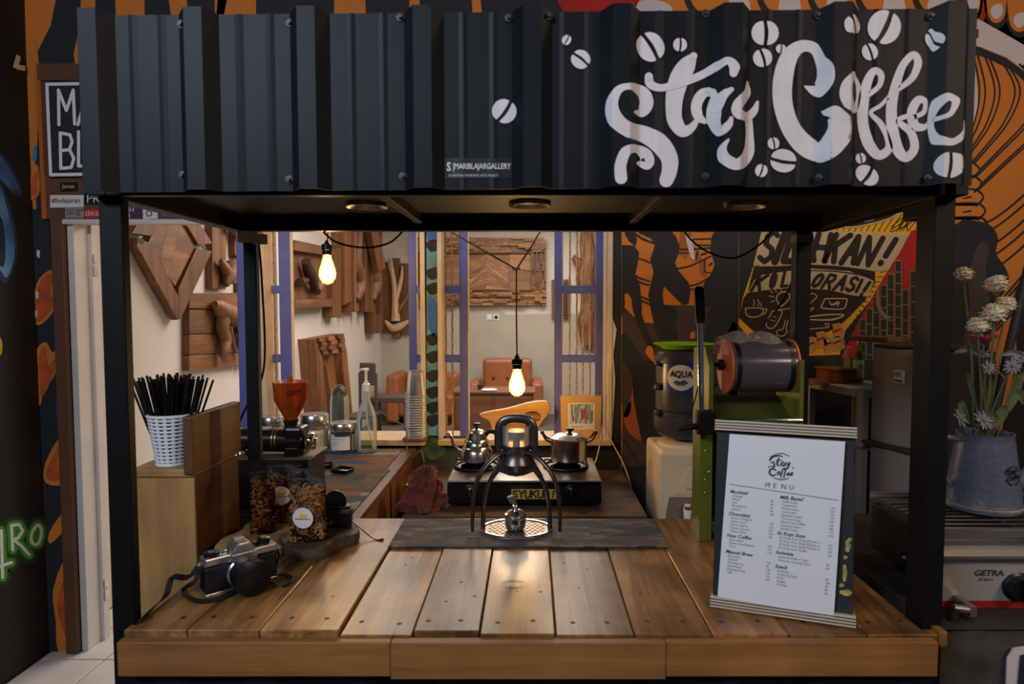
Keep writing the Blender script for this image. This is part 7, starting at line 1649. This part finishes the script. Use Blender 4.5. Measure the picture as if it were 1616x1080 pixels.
o = sidething('leaning_wood_panel', 'tall wood panel topped with stacked blocks leaning on the wall', 'wall art', qw([(250, 690), (440, 672), (500, 1250), (300, 1290)]))
spiece(o, qw([(250, 705), (440, 672), (500, 1250), (300, 1290)]), .0, .08, m_artd)
for r_i in range(4):
    for c_i in range(5):
        f = lambda u_, v_: (252 + 190 * u_ + 14 * v_, 704 - 32 * u_ + 100 * v_)
        u0, u1 = c_i / 5 + (.06 if r_i % 2 else 0), (c_i + .93) / 5 + (.06 if r_i % 2 else 0); v0, v1 = r_i / 4, (r_i + .9) / 4
        spiece(o, qw([f(u0, v0), f(min(u1, 1), v0), f(min(u1, 1), v1), f(u0, v1)]), .08, .12 + .03 * ((r_i * 3 + c_i) % 3), m_arty, 'block', 0)
spiece(o, qw([(254, 705), (300, 800), (350, 1270), (300, 1290)]), .08, .16, m_art, 'side_rail'); spiece(o, qw([(420, 780), (452, 770), (500, 1250), (470, 1255)]), .08, .16, m_art, 'side_rail')
spiece(o, qw([(320, 860), (350, 850), (400, 1200), (360, 1200)]), .08, .12, m_knot, 'inset')
# ---- far wall
def FW(d): return lambda x, y: P(x, y, YB - d)
def farthing(name, label, cat, px, py): c = P(px, py, YB); return thing(name, label, cat, c)
def fpiece(o, pts, d0, d1, mt_, name='plank', bevel=.003):
    L0 = V(o.location); return MB().prism([P(x, y, YB) - L0 - V((0, d0, 0)) for x, y in pts], (0, -(d1 - d0), 0)).build(name, mt_, o, bevel=bevel)
def fdrift(o, pts, rs, d, mt_, name='branch'):
    L0 = V(o.location); sp = spl([P(x, y, YB - d) - L0 for x, y in pts], 5); k_ = len(sp); rr = []
    for i in range(k_): t_ = i / (k_ - 1) * (len(rs) - 1); a_ = int(min(t_, len(rs) - 2)); rr.append(rs[a_] * (1 - t_ + a_) + rs[a_ + 1] * (t_ - a_))
    return MB().tube(sp, rr, 8).build(name, mt_, o)
o = farthing('antler_wall_art', 'dark plank panel with pale antler like branches on the far wall', 'wall art', 625, 530)
for pts in ([(742, 270), (790, 266), (792, 665), (742, 665)], [(792, 245), (835, 245), (838, 695), (794, 695)], [(838, 275), (900, 275), (900, 672), (840, 672)]): fpiece(o, qw(pts), 0, .08, m_artd)
m_ant = mat('pale_branch', srgb(190, 156, 120), .6, var=.15)
fdrift(o, qw([(808, 600), (805, 500), (800, 400), (785, 300), (782, 235)]), [.07, .05, .04, .03, .01], .12, m_ant); fdrift(o, qw([(808, 480), (830, 400), (842, 340), (845, 285)]), [.04, .035, .025, .01], .12, m_ant)
fdrift(o, qw([(748, 600), (790, 640), (830, 632), (880, 600)]), [.02, .06, .06, .02], .12, m_ant); fdrift(o, qw([(812, 560), (850, 500), (885, 440)]), [.04, .03, .01], .12, m_drift); fdrift(o, qw([(795, 360), (775, 300), (768, 262)]), [.03, .02, .01], .12, m_ant)
# big framed parquet picture
o = farthing('parquet_wall_art', 'large parquet wood picture in a frame of stacked split wood strips', 'wall art', 760, 482)
X0_, X1_, Y0_, Y1_ = 655, 862, 376, 482
fpiece(o, [(X0_ + 22, Y0_ + 22), (X1_ - 22, Y0_ + 22), (X1_ - 22, Y1_ - 22), (X0_ + 22, Y1_ - 22)], 0, .06, m_artx, 'panel_base')
rg_ = random.Random(21)
def strip(x0, x1, y0, y1, d): fpiece(o, [(x0, y0), (x1, y0), (x1, y1), (x0, y1)], 0, d, m_artx if (x1 - x0) > (y1 - y0) else m_art, 'wood_strip', 0)
for side in range(2):
    for r_i in range(7):
        y0 = (Y0_ + r_i * 3.3) if side == 0 else (Y1_ - 23 + r_i * 3.3); x = X0_ + (r_i % 2) * 2
        while x < X1_ - 4:
            w_ = rg_.uniform(10, 26); strip(x, min(x + w_ - .5, X1_), y0, y0 + 3.0, rg_.uniform(.07, .15)); x += w_
for side in range(2):
    for r_i in range(7):
        x0 = (X0_ + r_i * 3.2) if side == 0 else (X1_ - 22.4 + r_i * 3.2); y = Y0_ + 23 + (r_i % 2) * 3
        while y < Y1_ - 25:
            w_ = rg_.uniform(8, 20); strip(x0, x0 + 2.9, y, min(y + w_ - .5, Y1_ - 23), rg_.uniform(.07, .15)); y += w_
# chevron boards inside
ix0, ix1, iy0, iy1 = X0_ + 24, X1_ - 24, Y0_ + 25, Y1_ - 25; mx_, my_ = 768, (iy0 + iy1) / 2
for j in range(8):
    t0, t1 = j / 8, (j + .92) / 8
    for sgn in (-1, 1):
        ex = ix1 if sgn > 0 else ix0
        fpiece(o, [(mx_, iy0 + (my_ - iy0) * 2 * t0), (mx_, iy0 + (my_ - iy0) * 2 * t1), (mx_ + sgn * 34, min(iy0 + (my_ - iy0) * 2 * t1 + 26, iy1)), (mx_ + sgn * 34, min(iy0 + (my_ - iy0) * 2 * t0 + 26, iy1 - .2))], .06, .075, m_artx, 'chevron_board', 0)
fpiece(o, [(mx_ + 36, iy0), (ix1, iy0), (ix1, my_), (mx_ + 36, iy0 + 22)], .06, .078, m_artx, 'corner_panel'); fpiece(o, [(mx_ + 36, iy0 + 26), (ix1, my_ + 2), (ix1, iy1), (mx_ + 36, iy1)], .06, .078, m_artx, 'corner_panel')
fpiece(o, [(mx_ - 36, iy0), (ix0, iy0), (ix0, iy1), (mx_ - 36, iy1)], .06, .078, m_artx, 'corner_panel')
for a_ in ([(ix0 - 2, iy0 - 2), (ix1 + 2, iy0 - 2), (ix1 + 2, iy0), (ix0 - 2, iy0)], [(ix0 - 2, iy1), (ix1 + 2, iy1), (ix1 + 2, iy1 + 2), (ix0 - 2, iy1 + 2)], [(ix1, iy0), (ix1 + 2, iy0), (ix1 + 2, iy1), (ix1, iy1)]): fpiece(o, a_, .06, .12, m_artd, 'inner_frame')
o = farthing('dark_wall_panel', 'small dark upright wood panel beside the parquet picture', 'wall art', 882, 500)
fpiece(o, qv([(700, 292), (785, 290), (785, 482), (702, 482)]), 0, .08, m_artd); fpiece(o, qv([(712, 305), (775, 303), (775, 470), (714, 470)]), .08, .10, m_knot, 'inset')
o = farthing('root_wall_art', 'jagged vertical root carving seen behind the window rods', 'wall art', 925, 550)
fpiece(o, qv([(850, 40), (905, 40), (915, 240), (918, 640), (900, 650), (860, 560), (840, 500), (850, 330), (830, 230), (800, 185), (812, 165), (846, 190), (840, 100)]), 0, .12, m_art)
fdrift(o, qv([(880, 620), (870, 500), (890, 400), (868, 280), (890, 160), (876, 60)]), [.08, .12, .10, .12, .10, .06], .16, m_drift); fdrift(o, qv([(870, 260), (830, 200), (805, 180)]), [.07, .06, .03], .14, m_drift); fdrift(o, qv([(880, 320), (905, 270)]), [.06, .10], .16, m_artd)
m_sock = mat('socket_white', srgb(206, 200, 192), .4)
for px, nm, lb_ in ((772, 'light_switch', 'white wall switch beside the socket under the parquet picture'), (783, 'wall_socket', 'white round wall socket beside the switch')):
    c = P(px, 501, YB); o = thing(nm, lb_, 'switch' if nm[0] == 'l' else 'socket', c)
    MB().bx(-.045, .045, -.012, 0, -.045, .045).build('plate', m_sock, o, bevel=.006)
    if nm[0] == 'l': MB().bx(-.012, .012, -.02, -.012, -.024, .024).build('rocker', m_white, o, bevel=.002)
    else: MB().lathe([(.026, -.014), (.022, -.0125), (0, -.0125)], 16, axis='y').build('socket_ring', m_blacksteel, o)
# two-tone plaster patch low on the far wall
MB().prism([P(x, y, YB - .001) for x, y in ((590, 480), (780, 482), (800, 497), (1000, 492), (1000, 700), (590, 700))], (0, -.002, 0)).build('plaster_patch', mat('grey_plaster', srgb(170, 162, 150), .85, var=.06, vs=3), wf)
# ---- brown armchair and low cabinet
m_lea = mat('brown_leather', srgb(148, 88, 54), .4, var=.12, vs=6, bump=.06, bs=60)
a0, a1 = P(759, 700, 9.2), P(840, 700, 9.2)
ar = thing('leather_armchair', 'brown leather armchair with tufted back under the parquet picture', 'armchair', ((a0.x + a1.x) / 2, 9.45, 0))
W_ = (a1.x - a0.x); zt_ = P(800, 567, 9.5).z
bk = MB().bx(-W_ / 2, W_ / 2, .12, .34, .36, zt_).build('backrest', m_lea, ar, bevel=.06, seg=4)
for i in range(3): MB().ball((-W_ / 2 + W_ * (.22 + .28 * i), .115, zt_ - .28), (.022, .012, .022), 10, 6).build('button', m_knot, bk)
MB().bx(-W_ / 2 + .02, W_ / 2 - .02, -.42, .14, .24, .44).build('seat', m_lea, ar, bevel=.05, seg=4)
for sgn in (-1, 1): MB().bx(sgn * (W_ / 2 + .07) - .08, sgn * (W_ / 2 + .07) + .08, -.45, .34, .06, .60).build('armrest', m_lea, ar, bevel=.05, seg=4)
for x_ in (-.3, .3):
    for y_ in (-.38, .28): MB().cyl((x_, y_, 0), (x_, y_, .25), .025, n=10).build('leg', m_knot, ar)
a0, a1 = P(622, 700, 9.3), P(757, 700, 9.3)
so = thing('leather_sofa', 'low brown leather sofa next to the armchair', 'sofa', ((a0.x + a1.x) / 2 - .12, 9.5, 0)); W_ = a1.x - a0.x - .42
zt2 = P(720, 590, 9.5).z
MB().bx(-W_ / 2, W_ / 2, .1, .34, .3, zt2).build('backrest', m_lea, so, bevel=.06, seg=4); MB().bx(-W_ / 2, W_ / 2, -.42, .12, .12, .42).build('seat', m_lea, so, bevel=.05, seg=4)
MB().bx(-W_ / 2 - .15, -W_ / 2 + .02, -.44, .34, .04, zt2 + .02).build('armrest', m_lea, so, bevel=.05, seg=4)
for x_ in (-W_ / 2 + .1, W_ / 2 - .1):
    for y_ in (-.36, .28): MB().cyl((x_, y_, 0), (x_, y_, .13), .025, n=10).build('leg', m_knot, so)
c0_, c1_ = P(716, 650, 7.0), P(842, 650, 7.0); zt3 = P(780, 618, 7.0).z
lc = thing('low_cabinet', 'low brown wooden cabinet standing in front of the leather seats', 'cabinet', ((c0_.x + c1_.x) / 2, 7.2, 0)); W_ = c1_.x - c0_.x
m_lc = wood('low_cabinet_wood', srgb(120, 72, 42), srgb(84, 48, 26), 'x', .45, .3, .2)
MB().bx(-W_ / 2, W_ / 2, -.2, .25, .08, zt3 - .025).build('body', m_lc, lc, bevel=.005); MB().bx(-W_ / 2 - .02, W_ / 2 + .02, -.22, .26, zt3 - .024, zt3).build('top', m_lc, lc, bevel=.005)
for i in range(2):
    x0 = -W_ / 2 + .02 + i * W_ / 2; dd = MB().bx(x0, x0 + W_ / 2 - .04, -.215, -.201, .12, zt3 - .06).build('door', m_lc, lc, bevel=.004); MB().ball((x0 + (W_ / 2 - .09 if i == 0 else .05), -.222, zt3 - .25), .014, 8, 6).build('knob', m_steel, dd)
for x_ in (-W_ / 2 + .05, W_ / 2 - .05):
    for y_ in (-.15, .2): MB().bx(x_ - .025, x_ + .025, y_ - .025, y_ + .025, 0, .08).build('leg', m_lc, lc)
c = P(772, 616, 7.05); o = tag(MB().lathe([(0, 0), (.05, 0), (.085, .012), (.082, .015), (.048, .005), (0, .005)], 24).build('white_saucer', m_cupw, loc=(c.x, 7.06, zt3 + .0005)), 'small white saucer on the low brown cabinet', 'saucer')
c = P(758, 610, 7.2); o = thing('small_plant', 'tiny potted plant on the low cabinet beside the saucer', 'plant', (c.x, 7.2, zt3))
MB().lathe([(0, 0), (.025, 0), (.035, .05), (.03, .05), (0, .045)], 14).build('pot', m_knot, o)
for j in range(9): a = j * 2.4; MB().add([V((0, 0, .045)), V((.02 * cos(a) - .008 * sin(a), .02 * sin(a) + .008 * cos(a), .08)), V((.045 * cos(a), .045 * sin(a), .13 + .01 * (j % 3))), V((.02 * cos(a) + .008 * sin(a), .02 * sin(a) - .008 * cos(a), .08))], [(0, 1, 2, 3)]).build('leaf', m_leaf, o)
# dark chair and small table by the corner
m_chair = mat('dark_chair', srgb(66, 56, 50), .5)
c = P(562, 640, 6.2); zc_ = P(562, 576, 6.2).z
o = thing('dark_chair', 'dark wooden chair with slim legs by the white wall', 'chair', (c.x, 6.3, 0), R(-20))
MB().bx(-.09, .09, .14, .17, zc_ - .22, zc_).build('backrest', m_chair, o, bevel=.02); MB().bx(-.12, .12, -.16, .18, .58, .61).build('seat', m_chair, o, bevel=.01)
for x_ in (-.09, .09):
    MB().beam((x_, .155, 0), (x_, .155, zc_ - .1), .022, .022).build('leg', m_chair, o); MB().beam((x_, -.14, 0), (x_, -.14, .58), .022, .022).build('leg', m_chair, o)
a0, a1 = P(585, 640, 6.6), P(645, 640, 6.6); zt4 = P(610, 627, 6.6).z
o = thing('side_table', 'small dark table between the chair and the sofa', 'table', ((a0.x + a1.x) / 2, 6.7, 0)); W_ = a1.x - a0.x
MB().bx(-W_ / 2, W_ / 2, -.15, .2, zt4 - .05, zt4).build('table_top', m_chair, o, bevel=.005)
for x_ in (-W_ / 2 + .03, W_ / 2 - .03):
    for y_ in (-.12, .16): MB().beam((x_, y_, 0), (x_, y_, zt4 - .05), .03, .03).build('leg', m_chair, o)
